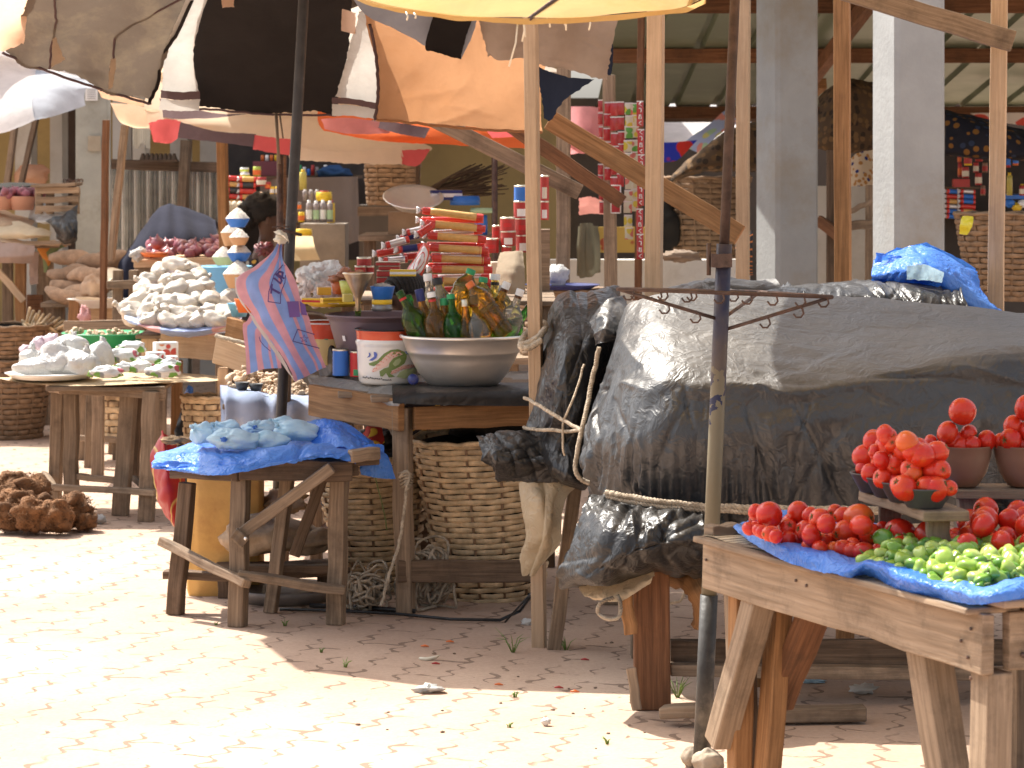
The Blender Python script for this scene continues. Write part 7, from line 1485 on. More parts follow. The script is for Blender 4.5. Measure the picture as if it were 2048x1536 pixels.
solo('white_bag',MB().grid(patch([[(70,392,17.35),(80,388,17.30),(86,398,17.35)],[(62,412,17.25),(80,410,17.15),(98,412,17.25)],[(56,436,17.25),(78,440,17.15),(96,432,17.25)],[(60,446,17.35),(78,448,17.30),(94,440,17.35)]],26,34,.014,7,107)),M_white,'white pillow shaped bag leaning on the crate at left','bag')
solo('white_sheet',MB().grid(patch([[(78,432,17.05),(110,424,16.95),(130,425,16.95)],[(72,442,16.90),(110,440,16.85),(136,435,16.90)],[(92,450,16.90),(120,452,16.85),(140,448,16.90)]],24,18,.012,8,108)),M_white,'bright white plastic sheet fold on the left stall','plastic sheet')
solo('black_sheet',MB().grid(patch([[(88,440,16.85),(120,430,16.75),(156,408,16.85)],[(105,455,16.75),(130,450,16.65),(156,450,16.75)],[(112,474,16.75),(135,478,16.65),(156,476,16.75)],[(120,486,16.85),(138,488,16.80),(154,486,16.85)]],36,34,.016,8,109)),M_tarpb,'shiny black plastic sheet hanging beside the grey concrete column','plastic sheet')
solo('printed_cloth',MB().grid(patch([[(72,495,17.10),(110,490,17.05),(135,492,17.05)],[(84,520,17.15),(98,520,17.10),(116,500,17.10)],[(86,545,17.15),(93,545,17.13),(98,535,17.15)]],24,30,.008,8,110)),spotted('orange_print',(.6,.24,.05),[(.2,.25,.12),(.6,.24,.05),(.08,.06,.04)],9,.6,transl=.1),'orange and green printed cloth above the yam pile','cloth')
t=thing('wooden_crate','weathered slatted wooden crate behind the white bag at left','crate',P(125,425,17))
for k in range(3): bm('slat',P(72,382+k*18,16.9),P(158,380+k*18,16.9),.02,.038,W_grey,t,up=(0,0,1))
for x in (78,100,152): bm('corner_post',P(x,374,16.95),P(x,428,16.95),.045,.04,W_grey,t,up=(0,1,0))
bm('lid',P(70,372,17.0),P(158,368,17.0),.3,.02,W_grey,t,up=(0,0,1))
for k,(px,lb) in enumerate(((2,'pink bowl of shallots cut by the left edge'),(45,'pink bowl of shallots beside the crate'))):
    q=P(px,420,17.2); t=thing('shallot_bowl',lb,'bowl',q); obj('bowl',MB().lathe([(.0001,0),(.065,0),(.085,.08),(.09,.085),(.082,.08),(.0001,.01)],q,24),pl('pink_bowl',(.6,.33,.24)) if k==0 else bpy.data.materials['pink_bowl'],t)
for i in range(22): place(oo,USED,P(random.uniform(-15,86),391-random.random()*9,17.1+random.random()*.2),(random.uniform(-.8,.8),random.uniform(-.8,.8),0),random.uniform(.7,.95),'small red shallot in the pink bowls at the left edge','shallots in the pink bowls')
solo('peach_bundle',MB().blob(P(64,352,19.5),(.13,.12,.09),24,14,.4,3,55,crease=.12),C_peach,'pale peach cloth bundle in front of the ochre wall','bundle')
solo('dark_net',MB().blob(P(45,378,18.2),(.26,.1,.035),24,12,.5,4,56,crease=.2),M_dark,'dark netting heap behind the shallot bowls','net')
solo('wire_coil',MB().tube([P(135+12*math.cos(i*.7)+i*.7,366+8*math.sin(i*.9),18.5) for i in range(30)],.004,5),M_steel,'tangled wire coil on the crate by the column','wire')
# ================================================================== goods kiosk
t=thing('kiosk','dim shop kiosk with shelves behind the cream umbrella','kiosk',V(P(580,900,18.5).x,19,0))
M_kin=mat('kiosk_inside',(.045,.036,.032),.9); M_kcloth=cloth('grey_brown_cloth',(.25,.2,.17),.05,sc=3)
def rb_(par,name,x0,y0,x1,y1,Y,d,m): 
    a=P(x0,y1,Y); b=P(x1,y0,Y); return obj(name,MB().box(((a.x+b.x)/2,Y+d/2,a.z),b.x-a.x,d,b.z-a.z),m,par)
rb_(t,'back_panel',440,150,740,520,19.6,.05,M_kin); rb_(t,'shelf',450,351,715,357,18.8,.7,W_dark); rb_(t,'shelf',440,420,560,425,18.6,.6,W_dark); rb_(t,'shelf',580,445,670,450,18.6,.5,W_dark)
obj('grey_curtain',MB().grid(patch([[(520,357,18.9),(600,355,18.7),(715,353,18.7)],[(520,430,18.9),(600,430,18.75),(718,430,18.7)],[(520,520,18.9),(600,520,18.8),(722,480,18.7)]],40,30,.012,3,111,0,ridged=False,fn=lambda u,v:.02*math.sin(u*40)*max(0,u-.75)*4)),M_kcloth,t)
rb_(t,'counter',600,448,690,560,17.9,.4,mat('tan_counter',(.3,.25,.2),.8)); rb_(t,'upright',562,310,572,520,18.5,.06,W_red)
def can(px,py,w,h,Y,m,label,group,band=None,lidm=None,nm='can',cat='can'):
    k=Y/F; q=P(px,py,Y); t=thing(nm,label,cat,q,group); r=w*k/2
    obj('body',MB().lathe([(.0001,0),(r,0),(r,h*k*.75),(r*.95,h*k*.8),(r*.95,h*k),(.0001,h*k)],q,16),m,t)
    if band: obj('label_band',MB().lathe([(r*1.01,h*k*.15),(r*1.02,h*k*.2),(r*1.02,h*k*.6),(r*1.01,h*k*.65)],q,16),band,t)
    if lidm: obj('cap',MB().lathe([(r*.55,h*k),(r*.55,h*k*1.15),(.0001,h*k*1.15)],q,12),lidm,t)
    return t
M_lime=pl('lime_label',(.5,.6,.1)); M_clear=pl('smoky_plastic',(.3,.26,.25),.2); M_oilp=pl('oil_plastic',(.5,.42,.1),.2)
kg='goods on the kiosk shelves'
for a_ in ((489,345,18,10,18.4,M_wht,'white and green can upper left on the kiosk shelf',kg,M_lime),(490,356,19,10,18.35,M_wht,'white and green can under the upper left one',kg,M_lime),(514,353,16,20,18.4,M_lime,'yellow green tin with orange picture on the kiosk shelf',kg,M_orange),(523,372,20,18,18.3,M_tred,'red tin on the kiosk middle shelf',kg,M_cream),(536,378,12,14,18.3,M_tred,'small red tin beside the red kiosk tin',kg,M_orange),(544,388,9,15,18.3,M_yellow,'yellow jar with white top in the kiosk',kg,M_wht),(555,388,9,15,18.3,M_yellow,'second yellow jar with white top in the kiosk',kg,M_wht),(606,380,15,36,18.3,M_oilp,'clear oil bottle with yellow cap in the kiosk',kg,None,M_yellow),(596,420,14,16,18.1,M_clear,'orange jar above the kiosk counter',kg,M_orange),(603,444,13,20,18.0,M_yellow,'yellow jar with orange label on the kiosk counter',kg,M_orange)):
    can(*a_)
for i in range(4): can(618+i*14,444,12,38-(i%2),18.0,M_clear,('leftmost','second','third','rightmost')[i]+' smoky soft drink bottle of the wrapped pack in the kiosk','wrapped soft drink pack',M_wht if i%2==0 else M_pgreen,M_wht,'drink_bottle','bottle')
for i in range(3): can(610+i*12,402,10,20,18.2,M_clear,('left','middle','right')[i]+' small smoky bottle behind the yellow tub','small bottles in the kiosk',None,M_wht,'drink_bottle','bottle')
can(648,402,32,18,18.1,M_yellow,'round yellow tub with a red lid in the kiosk','yellow tubs',None,M_tred,'tub','tub'); can(662,446,16,40,18.2,M_yellow,'tall yellow bucket with red lid at the kiosk right','yellow tubs',None,M_tred,'tub','tub'); can(606,471,36,13,17.7,M_yellow,'wide yellow dish at the front of the kiosk counter','yellow tubs',None,None,'tub','tub')
for i in range(5):
    for k in range(2): spag(452+k*26,356+i*12+k*2,452+k*26+34,358+i*12+k,18.3,11,('left','right')[k]+' %s red packet on the kiosk left shelf'%('topmost','second','third','fourth','lowest')[i],'red packets on the kiosk shelf',60+i*2+k,(M_redpk,M_spag,M_darkbowl)[(i+k)%3])
solo('printed_bag',MB().blob(P(525,410,18.0),(.065,.04,.07),20,14,.4,4,57,crease=.1),spotted('red_cream_print',(.45,.05,.04),[(.7,.55,.35),(.45,.05,.04)],14,.5),'red and cream bag hanging above the head of the woman','bag')
for i in range(9): can(600+i*8.5,352,7,22-(i%3)*4,18.9,(M_green,M_wht,M_blue,M_tred,M_clear)[i%5],'small dim bottle %s on the kiosk top shelf'%('first from left','second','third','fourth','fifth','sixth','seventh','eighth','last')[i],'bottles on the kiosk top shelf',None,None,'bottle','bottle')
for i in range(4): can(525+i*9,322,7,12,18.9,(M_orange,M_wht,M_orange,M_yellow)[i],'tiny orange bottle %s under the umbrella edge in the kiosk'%('first','second','third','fourth')[i],'tiny bottles in the kiosk',None,None,'bottle','bottle')
solo('maroon_box',MB().box(P(535,352,18.9),.18,.2,.1),pl('maroon',(.13,.03,.05)),'maroon box on the kiosk upper shelf','box')
solo('navy_heap',MB().blob(P(668,346,18.8),(.12,.1,.05),22,12,.4,4,58,crease=.15),cloth('deep_blue',(.03,.07,.16),.05),'dark blue cloth heap on the kiosk top shelf','cloth')
for i in range(11): solo('egg',MB().lathe([(.0001,-.024),(.013,-.02),(.02,-.005),(.019,.008),(.012,.021),(.0001,.027)],P(458+(i%6)*11+(5 if i>5 else 0),410-(i//6)*-8,17.9+.05*(i//6)),12),M_cream,'white egg in the tray behind the rice stack','egg','eggs in the kiosk tray')
solo('cream_cloth',MB().grid(patch([[(588,472,17.6),(625,472,17.55)],[(586,495,17.5),(630,495,17.45)],[(585,522,17.5),(640,520,17.45)]],24,20,.006,6,112,0,ridged=False)),cloth('cream_counter_cloth',(.65,.52,.32),.2),'pale cream cloth hanging from the kiosk counter','cloth')
# metal basin tilted, wicker basket, broom, blue bowls
solo('tilted_basin',MB().lathe([(.0001,0),(.1,.005),(.14,.045),(.155,.05),(.15,.055),(.13,.042),(.0001,.012)],P(826,412,14.2),36,axis=(.05,-.42,1)),M_alu,'shallow metal basin tilted forward behind the macaroni heap','basin')
carton(815,470,14.4,.19,.2,.12,0,mat('brown_carton',(.3,.19,.11),.8),'brown carton carrying the tilted metal basin',None,None,'box')
t=thing('display_table','dim table behind the spaghetti stack carrying bowls','table',V(P(880,700,14.5).x,14.6,0)); zd=H-(470-HY)*14.3/F
bm('top_plank',V(P(720,0,14.4).x,14.6,zd-.015),V(P(1010,0,14.4).x,14.6,zd-.015),.7,.03,W_mid,t,up=(0,0,1))
for x in (740,1000): bm('leg',V(P(x,0,14.4).x,14.4,zd),V(P(x,0,14.4).x,14.4,0),.06,.06,W_dark,t,up=(0,1,0))
rb_(t,'crosspiece',715,414,800,432,15.5,.05,W_mid)
basket('wicker_basket','dim dark wicker basket standing behind the kiosk cloth',V(P(785,410,17).x,17,H-(410-HY)*17/F),.15,.17,.28,10,11,M_basketd)
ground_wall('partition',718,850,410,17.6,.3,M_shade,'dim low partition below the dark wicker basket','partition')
for i,(px,py,w_,h_,m,lb) in enumerate(((930,402,60,18,M_blue,'blue basin stacked with goods behind the spaghetti stack'),(962,470,26,48,M_blue,'tall blue tub right of the spaghetti stack'),(965,418,50,10,M_pgreen,'pale green dish on the blue tub'))): can(px,py+8,w_,h_,14.3,m,lb,None,None,None,'basin','basin')
carton(890,400,14.3,.16,.1,.05,.2,M_navy,'striped navy parcel at the back of the blue basin',M_wht)
solo('yellow_scrap',MB().box(P(850,400,14.3),.05,.04,.03,.6),M_yellow,'folded yellow paper behind the tilted basin','paper')
mb=MB()
for i in range(90):
    a=P(830+random.uniform(-8,8),400+random.uniform(-6,10),15.5+random.uniform(-.05,.05)); b=P(940+random.uniform(0,80),335+random.uniform(-8,55),15.6+random.uniform(-.1,.1)); mb.tube([a,a.lerp(b,.5)+V(0,0,random.uniform(-.01,.03)),b],.004,4)
solo('palm_broom',mb,W_dark,'bundle of dark palm broom fibres leaning against the ochre wall','broom')
# ================================================================== right-hand background under the roof
ground_wall('low_wall',1085,1500,520,15.6,.2,M_plaster,'low whitewashed wall of the shed behind the black tarpaulin')
def basket_big(lbl,px,py_b,Y,rb,rt,h,m): basket('cane_basket',lbl,V(P(px,0,Y).x,Y,H-(py_b-HY)*Y/F),rb,rt,h,16,15,m)
basket_big('large brown cane basket on the low wall under the dark fringed cloth',1415,520,16.3,.18,.25,.48,M_basketd)
basket_big('big open woven basket at the far right behind the right post',2010,600,13.6,.16,.24,.42,M_basketd)
nt1=[[(1330,375,16.0),(1400,310,15.9),(1462,260,15.9),(1530,240,16.0)],[(1345,345,15.7),(1400,300,15.6),(1460,262,15.6),(1530,250,15.7)],[(1340,362,15.6),(1400,330,15.5),(1462,330,15.5),(1530,330,15.6)],[(1345,366,15.7),(1400,348,15.6),(1462,345,15.6),(1530,345,15.7)]]
M_leo=spotted('brown_print',(.09,.055,.03),[(.17,.1,.045),(.04,.028,.018),(.12,.07,.03)],28,.45,transl=.1)
solo('fringed_cloth',MB().grid(patch(nt1,50,36,.012,6,113,.01)),M_leo,'dark brown fringed cloth draped over the large cane basket','cloth')
def flowers(): return spotted('flower_print',(.03,.05,.5),[(.75,.5,.03),(.6,.04,.03),(.75,.3,.03),(.55,.04,.03),(.05,.35,.08)],11,.52,rough=.4,transl=.35)
FLW=flowers()
solo('flower_cloth',MB().grid(patch([[(1322,285,18.0),(1352,284,18.0),(1395,280,18.0)],[(1322,325,18.0),(1350,322,18.0),(1365,312,18.0)]],20,14,.006,6,114)),FLW,'bright blue cloth with red and yellow flowers behind the basket','cloth')
solo('clear_canopy',MB().grid(patch([[(1310,205,23.6),(1400,207,23.6),(1520,212,23.6)],[(1310,240,22.2),(1400,240,22.2),(1520,240,22.2)],[(1310,288,21.3),(1365,286,21.3),(1480,270,21.3)]],30,20,.01,5,115)),C_whiteb,'white translucent canopy glowing behind the shed roof edge','canopy')
FL2=spotted('faded_flower_print',(.4,.5,.75),[(.7,.3,.25),(.4,.6,.4),(.65,.65,.25),(.7,.3,.25)],10,.5,rough=.4,transl=.45)
solo('flower_canopy',MB().grid(patch([[(1360,290,18.8),(1400,262,18.7),(1450,222,18.8),(1465,220,18.8)],[(1395,305,18.6),(1430,275,18.5),(1468,250,18.6),(1475,248,18.6)]],24,12,.008,6,116)),FL2,'faded flowered plastic canopy edge sloping beside the basket','canopy')
solo('pink_sheet',MB().grid(patch([[(1120,212,17.5),(1160,212,17.4),(1210,215,17.5)],[(1125,280,17.3),(1160,280,17.2),(1206,280,17.3)],[(1140,310,17.4),(1170,308,17.3),(1206,306,17.4)]],20,16,.012,4,117)),cloth('pink_plastic',(.7,.3,.3),.5),'pink sunlit sheet hanging behind the sachet strips','sheet')
solo('pink_cloth',MB().grid(patch([[(1158,395,16.5),(1180,392,16.5),(1206,400,16.5)],[(1158,430,16.4),(1180,428,16.4),(1208,428,16.4)]],16,12,.008,6,118,.01)),cloth('salmon_cloth',(.6,.26,.22),.4),'salmon pink cloth piece below the hanging sheet','cloth')
solo('yellow_board',MB().box(P(1250,505,15.3),.3,.03,.14),spotted('yellow_board_print',(.55,.38,.1),[(.55,.38,.1),(.4,.1,.05),(.5,.35,.12)],14,.3),'yellow printed board standing on the low wall behind the sachets','board')
solo('grey_towel',MB().grid(patch([[(1156,452,15.2),(1172,445,15.1),(1196,452,15.2)],[(1152,500,15.15),(1170,500,15.05),(1200,495,15.15)],[(1154,552,15.15),(1172,556,15.1),(1200,545,15.15)]],20,24,.006,8,119,fn=lambda u,v:.012*math.sin(u*16))),cloth('olive_towel',(.2,.185,.13),.15),'pale green grey towel hanging by the low wall','towel')
for i,(px,py,lb) in enumerate(((1360,500,'bundle of pale rags on the low wall by the basket'),)): solo('rag_bundle',MB().blob(P(px,py+12,15.2),(.11,.08,.035),20,12,.5,5,59,crease=.3),C_beige,lb,'bundle')
# person: only the dark shape beneath the brace
solo('dark_shape',MB().blob(P(1325,455,16.2),(.1,.1,.17),22,16,.35,3,61,crease=.1),M_dark,'dark shape behind the pale second post','bundle')
# sachet strips
M_sach=pl('sachet_red',(.38,.035,.04),.2,coat=.4); M_sgreen=spotted('sachet_green',(.5,.48,.36),[(.1,.28,.06),(.5,.4,.06),(.5,.15,.12),(.55,.52,.42)],26,.5,rough=.2); M_sedge=pl('sachet_edge',(.6,.55,.52),.2)
def strip(px,y0,y1,w_,Y,m,label,n,letters=False):
    t=thing('sachet_strip',label,'sachets',P(px,y1,Y),'sachet strips hanging from the roof beam'); k=Y/F; hh=(y1-y0)/n
    for i in range(n):
        a=P(px+1.5*math.sin(i*1.3+px),y0+hh*(i+.5)+2*math.sin(i*2.1+px),Y); mb=MB()
        g=[]
        for r in range(5):
            v=-.5+r/4; g.append([V(a.x+(-.5+c/6)*(w_+2.6)*k,a.y-.007*math.cos(math.pi*(-.5+c/6))*math.cos(math.pi*v)+.004*noise.noise(V(c,r,i+px)),a.z-v*hh*k*.96) for c in range(7)])
        s=obj('sachet',mb.grid(g),m,t)
        e=MB(); e.add([g[0][0]+V(0,-.001,0),g[0][-1]+V(0,-.001,0),g[0][-1]+V(0,-.002,-.006),g[0][0]+V(0,-.002,-.006)],[(0,1,2,3)]); obj('sealed_edge',e,M_sedge,s)
        if letters:
            # the letters A D J A run up the sachet
            for li,ch in enumerate((((-1,-1),(0,1),(1,-1)),((-1,-1),(-1,1),(1,.5),(1,-.5),(-1,-1)),((1,1),(1,-.6),(0,-1),(-1,-.5)),((-1,-1),(0,1),(1,-1)))):
                zz=a.z-hh*k*.36+li*hh*k*.24
                pts=[V(a.x-cy*w_*k*.22,a.y-.0095,zz+cx*hh*k*.075) for cx,cy in ch]
                m_=MB(); m_.tube(pts,.0022,4); obj('letter',m_,M_wht,s)
    return t
strip(1204,200,425,11,13.6,M_sach,'leftmost red sachet strip hanging from the roof beam',9); strip(1215,202,360,11,13.55,M_sach,'second red sachet strip from the left',6)
strip(1229,204,380,12,13.5,M_sach,'third red sachet strip ending in a separate red pouch',6); strip(1242,204,372,12,13.5,M_sach,'fourth red sachet strip beside the green ones',6)
strip(1257,204,478,14,13.45,M_sgreen,'long green and yellow sachet strip',11); strip(1270,204,425,13,13.5,M_sgreen,'shorter green and red sachet strip',9)
strip(1281,202,520,11,13.4,M_sach,'long red sachet strip with white letters beside the post',6,True)
mb=MB().grid([[P(1222+i*6.5,371+j*11,13.42) for i in range(4)] for j in range(6)]); t=solo('red_pouch',mb,M_sach,'red pouch with a white border hanging under the third strip','pouch')
mb=MB(); 
for a_,b_ in (((1222,371),(1241,371)),((1241,371),(1241,426)),((1241,426),(1222,426)),((1222,426),(1222,371))): mb.tube([P(*a_,13.41),P(*b_,13.41)],.004,4)
obj('border',mb,M_sedge,t)
# dark patterned cloth bales between and beyond the columns
nt2=[[(1636,190,16.4),(1690,158,16.3),(1760,165,16.4)],[(1636,215,16.1),(1690,180,16.0),(1760,190,16.1)],[(1634,290,16.0),(1680,300,15.9),(1760,290,16.0)],[(1634,296,16.2),(1680,306,16.1),(1760,296,16.2)]]
solo('printed_cloth',MB().grid(patch(nt2,40,40,.014,5,121)),M_leo,'dark brown patterned cloth bale between the two concrete columns','cloth')
solo('swallow_cloth',MB().grid(patch([[(1692,330,17.2),(1720,300,17.1),(1760,285,17.2)],[(1692,372,17.1),(1720,372,17.0),(1760,372,17.1)]],30,24,.008,5,122)),spotted('bird_print',(.72,.6,.45),[(.5,.25,.08),(.72,.6,.45),(.03,.04,.2),(.5,.25,.08)],34,.42,transl=.4),'white and brown printed cloth with small blue birds between the columns','cloth')
ground_wall('low_wall',1630,1760,372,17.6,.2,M_plaster,'pale cracked low wall between the two concrete columns')
t=thing('dark_rack','dark timber rack between the concrete columns','rack',V(P(1665,700,15.4).x,15.4,0))
bm('upright',P(1662,300,15.3),V(P(1662,0,15.3).x,15.3,0),.05,.05,W_dark,t,up=(0,1,0)); bm('rail',P(1700,452,15.2),P(1745,448,15.2),.04,.05,W_mid,t,up=(0,0,1)); bm('brace',P(1695,425,15.1),P(1745,402,15.1),.03,.03,W_mid,t); bm('rail',P(1636,440,15.3),P(1690,480,15.2),.04,.06,W_red,t); bm('upright',P(1738,370,15.5),V(P(1738,0,15.5).x,15.5,0),.04,.04,W_mid,t,up=(0,1,0))
solo('kente_cloth',MB().grid(patch([[(1470,490,13.2),(1490,470,13.2),(1506,460,13.2)],[(1475,530,13.15),(1490,520,13.1),(1506,520,13.15)],[(1482,548,13.2),(1494,552,13.15),(1506,550,13.2)]],20,24,.006,6,123)),stripes('striped_kente',[(.02,.015,.015),(.02,.015,.015),(.02,.015,.015),(.45,.14,.03)],9,1,'UV',transl=.05),'black cloth with thin orange stripes leaning on the stout column','cloth')
nt3=[[(1890,215,15.2),(1960,235,15.1),(2080,265,15.2)],[(1890,232,14.9),(1960,250,14.8),(2080,285,14.9)],[(1890,305,14.8),(1960,310,14.75),(2080,315,14.8)],[(1890,312,15.0),(1960,318,14.95),(2080,322,15.0)]]
solo('printed_cloth',MB().grid(patch(nt3,40,36,.014,5,124)),spotted('black_gold_print',(.015,.014,.02),[(.2,.09,.02),(.03,.04,.07),(.015,.014,.02)],22,.35,transl=.03),'black and gold patterned cloth bale at the right beyond the column','cloth')
solo('red_white_sheet',MB().grid(patch([[(1940,226,19.5),(2000,226,19.5),(2080,224,19.5)],[(1965,238,19.4),(2010,245,19.4),(2080,255,19.4)]],24,10,.006,5,125)),spotted('red_white_canopy_print',(.75,.7,.68),[(.65,.1,.08),(.75,.7,.68)],9,.5,transl=.4),'red and white printed canopy under the roof at far right','canopy')
t=thing('goods_rack','crowded shelf of red tins and packets at the far right under the roof','shelf',V(P(1960,700,16).x,16.2,0))
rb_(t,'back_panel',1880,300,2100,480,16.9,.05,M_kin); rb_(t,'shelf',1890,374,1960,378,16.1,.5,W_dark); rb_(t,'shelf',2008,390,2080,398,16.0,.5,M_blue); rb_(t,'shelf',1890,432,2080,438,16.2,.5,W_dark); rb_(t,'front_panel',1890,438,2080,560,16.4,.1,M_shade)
rg='tins on the right hand goods rack'
for a_ in ((1919,325,8,15,15.9,M_tred,'upper small red tin on the right rack',rg,M_orange),(1936,331,16,23,15.85,M_yellow,'yellow sachet box hanging on the right rack',rg,M_tred),(1958,323,15,13,15.9,M_tred,'red tin at the top right of the right rack',rg,None),(1920,354,9,28,15.9,M_tred,'narrow red tin left of the wide one on the right rack',rg,M_orange),(1931,356,14,22,15.85,M_tred,'red tin standing on the wide red box',rg,M_cream),(1952,345,11,20,15.9,M_tred,'upper red tin beside the dark jar',rg,M_cream),(1957,370,14,24,15.85,M_tred,'red jar with pale label on the right rack',rg,M_cream),(1970,345,11,20,15.95,M_brownbowl,'brown jar in the middle of the right rack',rg,M_tred),(1966,391,10,20,15.9,M_brownbowl,'dark jar below on the right rack',rg,M_tred),(2019,391,12,40,15.7,M_oilp,'yellow oil bottle on the blue edged shelf',rg,None,M_yellow),(2044,391,11,20,15.7,M_tred,'red can with yellow cap on the blue edged shelf',rg,M_cream,M_yellow),(2017,335,9,32,15.7,M_tred,'orange and blue sachet column on the right rack',rg,M_blue),(2031,331,12,29,15.7,M_orange,'second orange and blue sachet column on the right rack',rg,M_blue)):
    can(*a_)
solo('red_box',MB().box(P(1922,374,15.8),.09,.06,.045),M_tred,'wide red box with pale mark on the right rack','box')
for i in range(12):
    y=382+(i//2)*10; x=1892+(i%2)*28; spag(x,y,x+30,y+2,15.8,9,('left','right')[i%2]+' packet in the %s row of blue and red packets on the right rack'%('top','second','third','fourth','fifth','lowest')[i//2],'packets on the right rack',90+i,(M_blue,M_silver,M_redpk,M_blue,M_spag)[i%5])
solo('yellow_bag',MB().grid(patch([[(1924,432,13.3),(1946,432,13.25)],[(1920,450,13.28),(1944,450,13.2)],[(1916,468,13.3),(1934,470,13.25)]],14,16,.008,12,126)),pl('bright_yellow',(.72,.6,.03),.35),'bright yellow plastic scrap on the rim of the far right basket','bag')
for i,(px,py,m) in enumerate(((2020,400,M_blue),(2034,408,M_yellow),(2046,402,M_wht))): solo('packet',MB().blob(P(px,py+6,15.3),(.03,.02,.022),12,8,.5,4,i+63,crease=.2),m,('blue packet under the blue edged shelf','yellow packet under the blue edged shelf','white packet under the blue edged shelf')[i],'packet')
solo('green_plastic_bag',MB().blob(P(1115,552,13.0),(.055,.05,.05),20,14,.4,4,64,crease=.2),M_white,'clear plastic bag on the blue tray behind the pale post','bag')
solo('blue_tray',MB().lathe([(.0001,0),(.13,0),(.17,.02),(.175,.022),(.16,.014),(.0001,.006)],P(1125,578,12.9),30),M_navy,'dark blue tray on the wicker hamper behind the pale post','tray')
basket('wicker_hamper','low wide wicker hamper under the blue tray',V(P(1130,0,12.9).x,13.0,.72),.2,.21,.3,11,13,M_basketd)
t=thing('hamper_stand','plain timber stand under the wicker hamper','stand',V(P(1130,0,13).x,13,0)); bm('top_plank',V(-.05,13,.705),V(.6,13,.705),.45,.03,W_mid,t,up=(0,0,1))
for x in (0,.55): bm('leg',V(x,12.9,.69),V(x,12.9,0),.06,.06,W_mid,t,up=(0,1,0))
# ================================================================== people
SK=mat('dark_skin',(.085,.042,.026),.5,var=.1,sc=8,bump=.05,rnd=0); HR=mat('black_hair',(.012,.01,.009),.7,var=.3,sc=60,bump=.6,bsc=120)
def body(name,chain,par,m,sub=2):
    # chain: list of (point, radius, index of the joint it grows from)
    me=bpy.data.meshes.new(name); o_=wloc(par); me.from_pydata([tuple(Vector(p)-o_) for p,r,k in chain],[(k,i) for i,(p,r,k) in enumerate(chain) if k is not None],[])
    o=bpy.data.objects.new(name,me); COL.objects.link(o); o.parent=par
    sk=o.modifiers.new('skin','SKIN')
    for i,(p,r,k) in enumerate(chain):
        v=me.skin_vertices[0].data[i]; v.radius=(r,r); v.use_root=(i==0)
    sb=o.modifiers.new('sub','SUBSURF'); sb.levels=sub; sb.render_levels=sub
    me.materials.append(m); sk.use_smooth_shade=True
    return o
def seated(base,yaw,k=1.0,arm=0.0):
    # joints of a person seated on something .42 m high, facing +x before the turn
    J=[((0,0,.47),.13,None),((.0,0,.62),.12,0),((.02,0,.78),.13,1),((.02,0,.90),.12,2),((.03,0,.98),.05,3),((.04,0,1.03),.052,4),((.055,0,1.09),.085,5),((.05,0,1.17),.09,6),((.045,0,1.22),.062,7)]
    for s in (-1,1):
        n=len(J); J+=[((.02,s*.15,.90),.055,3),((.02,s*.2,.88),.055,n),((.06,s*.24,.66),.042,n+1),((.28,s*.18,.60+arm),.03,n+2),((.34,s*.165,.61+arm),.024,n+3)]
        for f_ in range(5):
            b=len(J); fy=s*(.165+(f_-2)*.018) if f_<4 else s*.12; fx=.40 if f_<4 else .37
            J+=[((fx-.02,fy,.605+arm),.010,n+4),((fx+.025-(.012 if f_==3 else 0),fy,.585+arm),.008,b)]
        n=len(J); J+=[((.03,s*.1,.46),.09,0),((.42,s*.13,.47),.065,n),((.43,s*.13,.25),.05,n+1),((.42,s*.13,.07),.035,n+2),((.54,s*.14,.04),.03,n+3)]
    c,s_=math.cos(yaw),math.sin(yaw); B_=Vector(base)
    return [((B_.x+(p[0]*c-p[1]*s_)*k,B_.y+(p[0]*s_+p[1]*c)*k,B_.z+p[2]*k),r*k,q) for p,r,q in J]
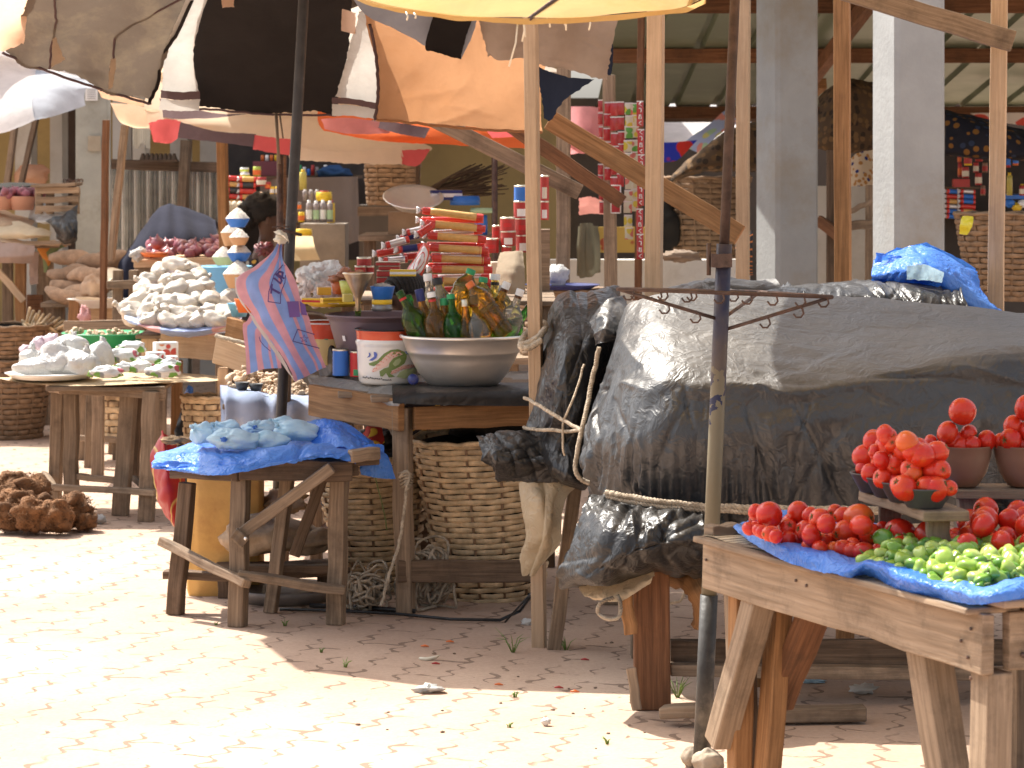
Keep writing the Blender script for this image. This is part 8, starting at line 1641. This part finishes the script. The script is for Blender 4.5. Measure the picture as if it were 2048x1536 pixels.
def person(label,base,yaw,k,dress,hair,arm=0):
    t=thing('person',label,'person',base); ch=seated(base,yaw,k,arm); body('body',ch,t,SK)
    c,s_=math.cos(yaw),math.sin(yaw); B_=Vector(base); W=lambda x,y,z:V(B_.x+(x*c-y*s_)*k,B_.y+(x*s_+y*c)*k,B_.z+z*k)
    rot=Matrix.Rotation(yaw,3,'Z')
    obj('dress',MB().grid([[W((rx*math.cos(a))+xo,ry*math.sin(a),z) for a in [2*math.pi*i/28 for i in range(28)]] for z,rx,ry,xo in ((.90,.1,.13,.02),(.86,.14,.19,.02),(.75,.16,.19,.02),(.62,.15,.17,.01),(.5,.19,.21,.03),(.46,.3,.24,.16),(.34,.33,.26,.22),(.18,.32,.27,.24))],wrap=True),dress,t)
    hm_=MB()
    if hair=='afro': hm_.blob(W(.0,0,1.2),(.125*k,.12*k,.105*k),24,16,.25,9,3,rot=rot); hm_.blob(W(-.09,0,1.15),(.08*k,.09*k,.09*k),18,12,.35,9,5,rot=rot)
    else:
        for i in range(13):
            u=-1+2*i/12; pts=[W(.055+.10*math.cos(a)*math.sqrt(max(0,1-(u*.85)**2))-.01,u*.09,1.155+.105*math.sin(a)*math.sqrt(max(.05,1-(u*.85)**2))) for a in [.5+2.5*j/12 for j in range(13)]]
            hm_.tube(pts,.0125*k,7)
    obj('hair',hm_,HR,t)
    fm=MB().blob(W(.145,0,1.115),(.02*k,.016*k,.022*k),10,8,0,1,1,rot=rot); obj('nose',fm,SK,t)
    for s in (-1,1):
        e=obj('eye',MB().blob(W(.128,s*.034,1.145),(.012*k,.014*k,.010*k),10,8,0,1,1,rot=rot),M_wht,t); obj('pupil',MB().blob(W(.138,s*.034,1.145),(.005*k,.007*k,.007*k),8,6,0,1,1,rot=rot),M_black,e)
        obj('ear',MB().blob(W(.04,s*.092,1.12),(.018*k,.01*k,.028*k),10,8,0,1,1,rot=rot),SK,t)
    obj('mouth',MB().blob(W(.137,0,1.075),(.010*k,.024*k,.009*k),10,8,0,1,1,rot=rot),mat('lips',(.14,.05,.045),.4,rnd=0),t)
    return t
DR=spotted('dress_print',(.03,.025,.03),[(.5,.3,.06),(.3,.3,.28),(.03,.025,.03)],24,.4)
hd=P(540,432,15.6); person('woman with bushy dark hair seated in profile behind the rice bowls',V(hd.x-.05,15.6,hd.z-1.15*.86),.15,.86,DR,'afro')
solo('wooden_block',MB().box(V(hd.x-.03,15.6,0),.36,.34,max(.1,hd.z-1.15*.86+.40*.86)),W_dark,'dark wooden block under the woman behind the rice bowls','block',bevel=.01)
hd=P(822,590,11.0); k=.86; person('child with tightly braided hair seated low behind the basin table seen from behind',V(hd.x,11.0,hd.z-1.16*k),2.2,k,DR,'braids')
solo('wooden_block',MB().box(V(hd.x,11.0,0),.3,.3,max(.1,hd.z-1.16*k+.40*k)),W_dark,'dark wooden block under the braided child','block',bevel=.01)
solo('chilli_heap',MB().blob(P(528,498,14.0),(.05,.04,.035),24,16,.7,9,66,crease=.4),mat('dried_chilli',(.16,.02,.02),.3,var=.4,sc=40,coat=.4),'heap of dark red dried chillies behind the striped bag','chillies')
# ================================================================== weeds and litter on the ground
random.seed(5)
wm=mat('weed_leaf',(.16,.26,.05),.6,var=.3,sc=30)
for i,(px,py,hh,lb) in enumerate(((570,1252,.02,'small grass tuft just right of the stool front leg'),(690,1335,.025,'tiny grass tuft at the shadow edge below the stool'),(642,1305,.015,'tiny grass sprig in the shade below the stool'),(432,1250,.012,'tiny grass sprig by the stool corner leg'),(1026,1305,.06,'tall thin grass tuft left of the pale post foot'),(1132,1300,.035,'leafy weed right of the pale post foot'),(1355,1395,.06,'feathery weed behind the brown leg of the stand'),(1215,1488,.022,'low weed at the edge of the lower light patch'),(1018,1455,.014,'tiny sprig in the sunlit pavers'),(1030,1395,.016,'small sprig just below the shadow edge'))):
    q=G(px,py); mb=MB()
    for k in range(9):
        an=random.uniform(0,6.28); l=hh*random.uniform(.6,1.3); d=V(math.cos(an),math.sin(an),0)
        mb.tube([q+d*.004,q+d*l*.35+V(0,0,l*.6),q+d*l*.8+V(0,0,l*random.uniform(.6,1.1))],[.002,.0018,.0004],4)
    solo('grass_tuft',mb,wm,lb,'weed','weeds between the pavers')
M_lit=pl('litter_white',(.6,.58,.54),.5)
def scrap(px,py,r,m,label,nm='plastic_scrap',flat=.3,cat='litter',rx=1):
    q=G(px,py); solo(nm,MB().blob(q+V(0,0,r*flat*.9),(r*rx,r*.8,r*flat),14,9,.7,5,int(px),crease=.35),m,label,cat,'litter on the pavers')
scrap(855,1385,.045,M_white,'pale plastic bag scrap in the sun below the shadow edge'); scrap(1728,1388,.04,M_lit,'crumpled white plastic under the tomato table',flat=.4); scrap(1055,1250,.02,M_lit,'small crumpled white scrap by the post',flat=.6); scrap(1625,1365,.04,M_lightblue,'thin bluish scrap near the rails under the table',flat=.15)
scrap(1092,1452,.014,M_lit,'folded grey white paper bit in the sun',flat=.9); scrap(285,1025,.02,M_white,'clear plastic scrap by the left table leg')
cp=P(860,1318,9.05); q=G(860,1320); solo('peel_strip',MB().tube([q+V(-.035,0,.006),q+V(-.01,-.01,.004),q+V(.015,0,.008),q+V(.03,.01,.012)],[.004,.007,.006,.003],6),M_cream,'curved pale peel strip on the shaded pavers','litter')
for i,(px,py,m,lb) in enumerate(((872,1330,M_tred,'dark red chilli scrap beside the peel strip'),(998,1372,M_orange,'orange red chilli bit at the shadow edge'),(1118,1378,M_tred,'long red chilli on the sunlit pavers'),(1150,1386,M_orange,'orange chilli piece in the sun right of the red one'),(1170,1322,M_tred,'dark red chilli near the brown leg'),(850,1295,M_orange,'tiny orange bit in the shaded pavers'),(900,1286,M_orange,'small orange crumb in the shade'))):
    q=G(px,py); solo('chilli_bit',MB().tube([q+V(-.014,0,.005),q+V(0,.003,.006),q+V(.013,-.002,.004)],[.002,.0045,.0015],6),m,lb,'litter','chilli bits on the pavers')
pm=mat('pebble',(.2,.14,.1),.95,var=.3)
for i in range(26):
    px=random.uniform(700,1330); py=random.uniform(1270,1520); q=G(px,py); r=random.uniform(.002,.0055)
    solo('pebble',MB().blob(q+V(0,0,r*.5),(r*1.4,r,r*.7),8,6,.5,4,i),pm,'tiny dark pebble scattered on the pavers','pebble','pebbles on the pavers')
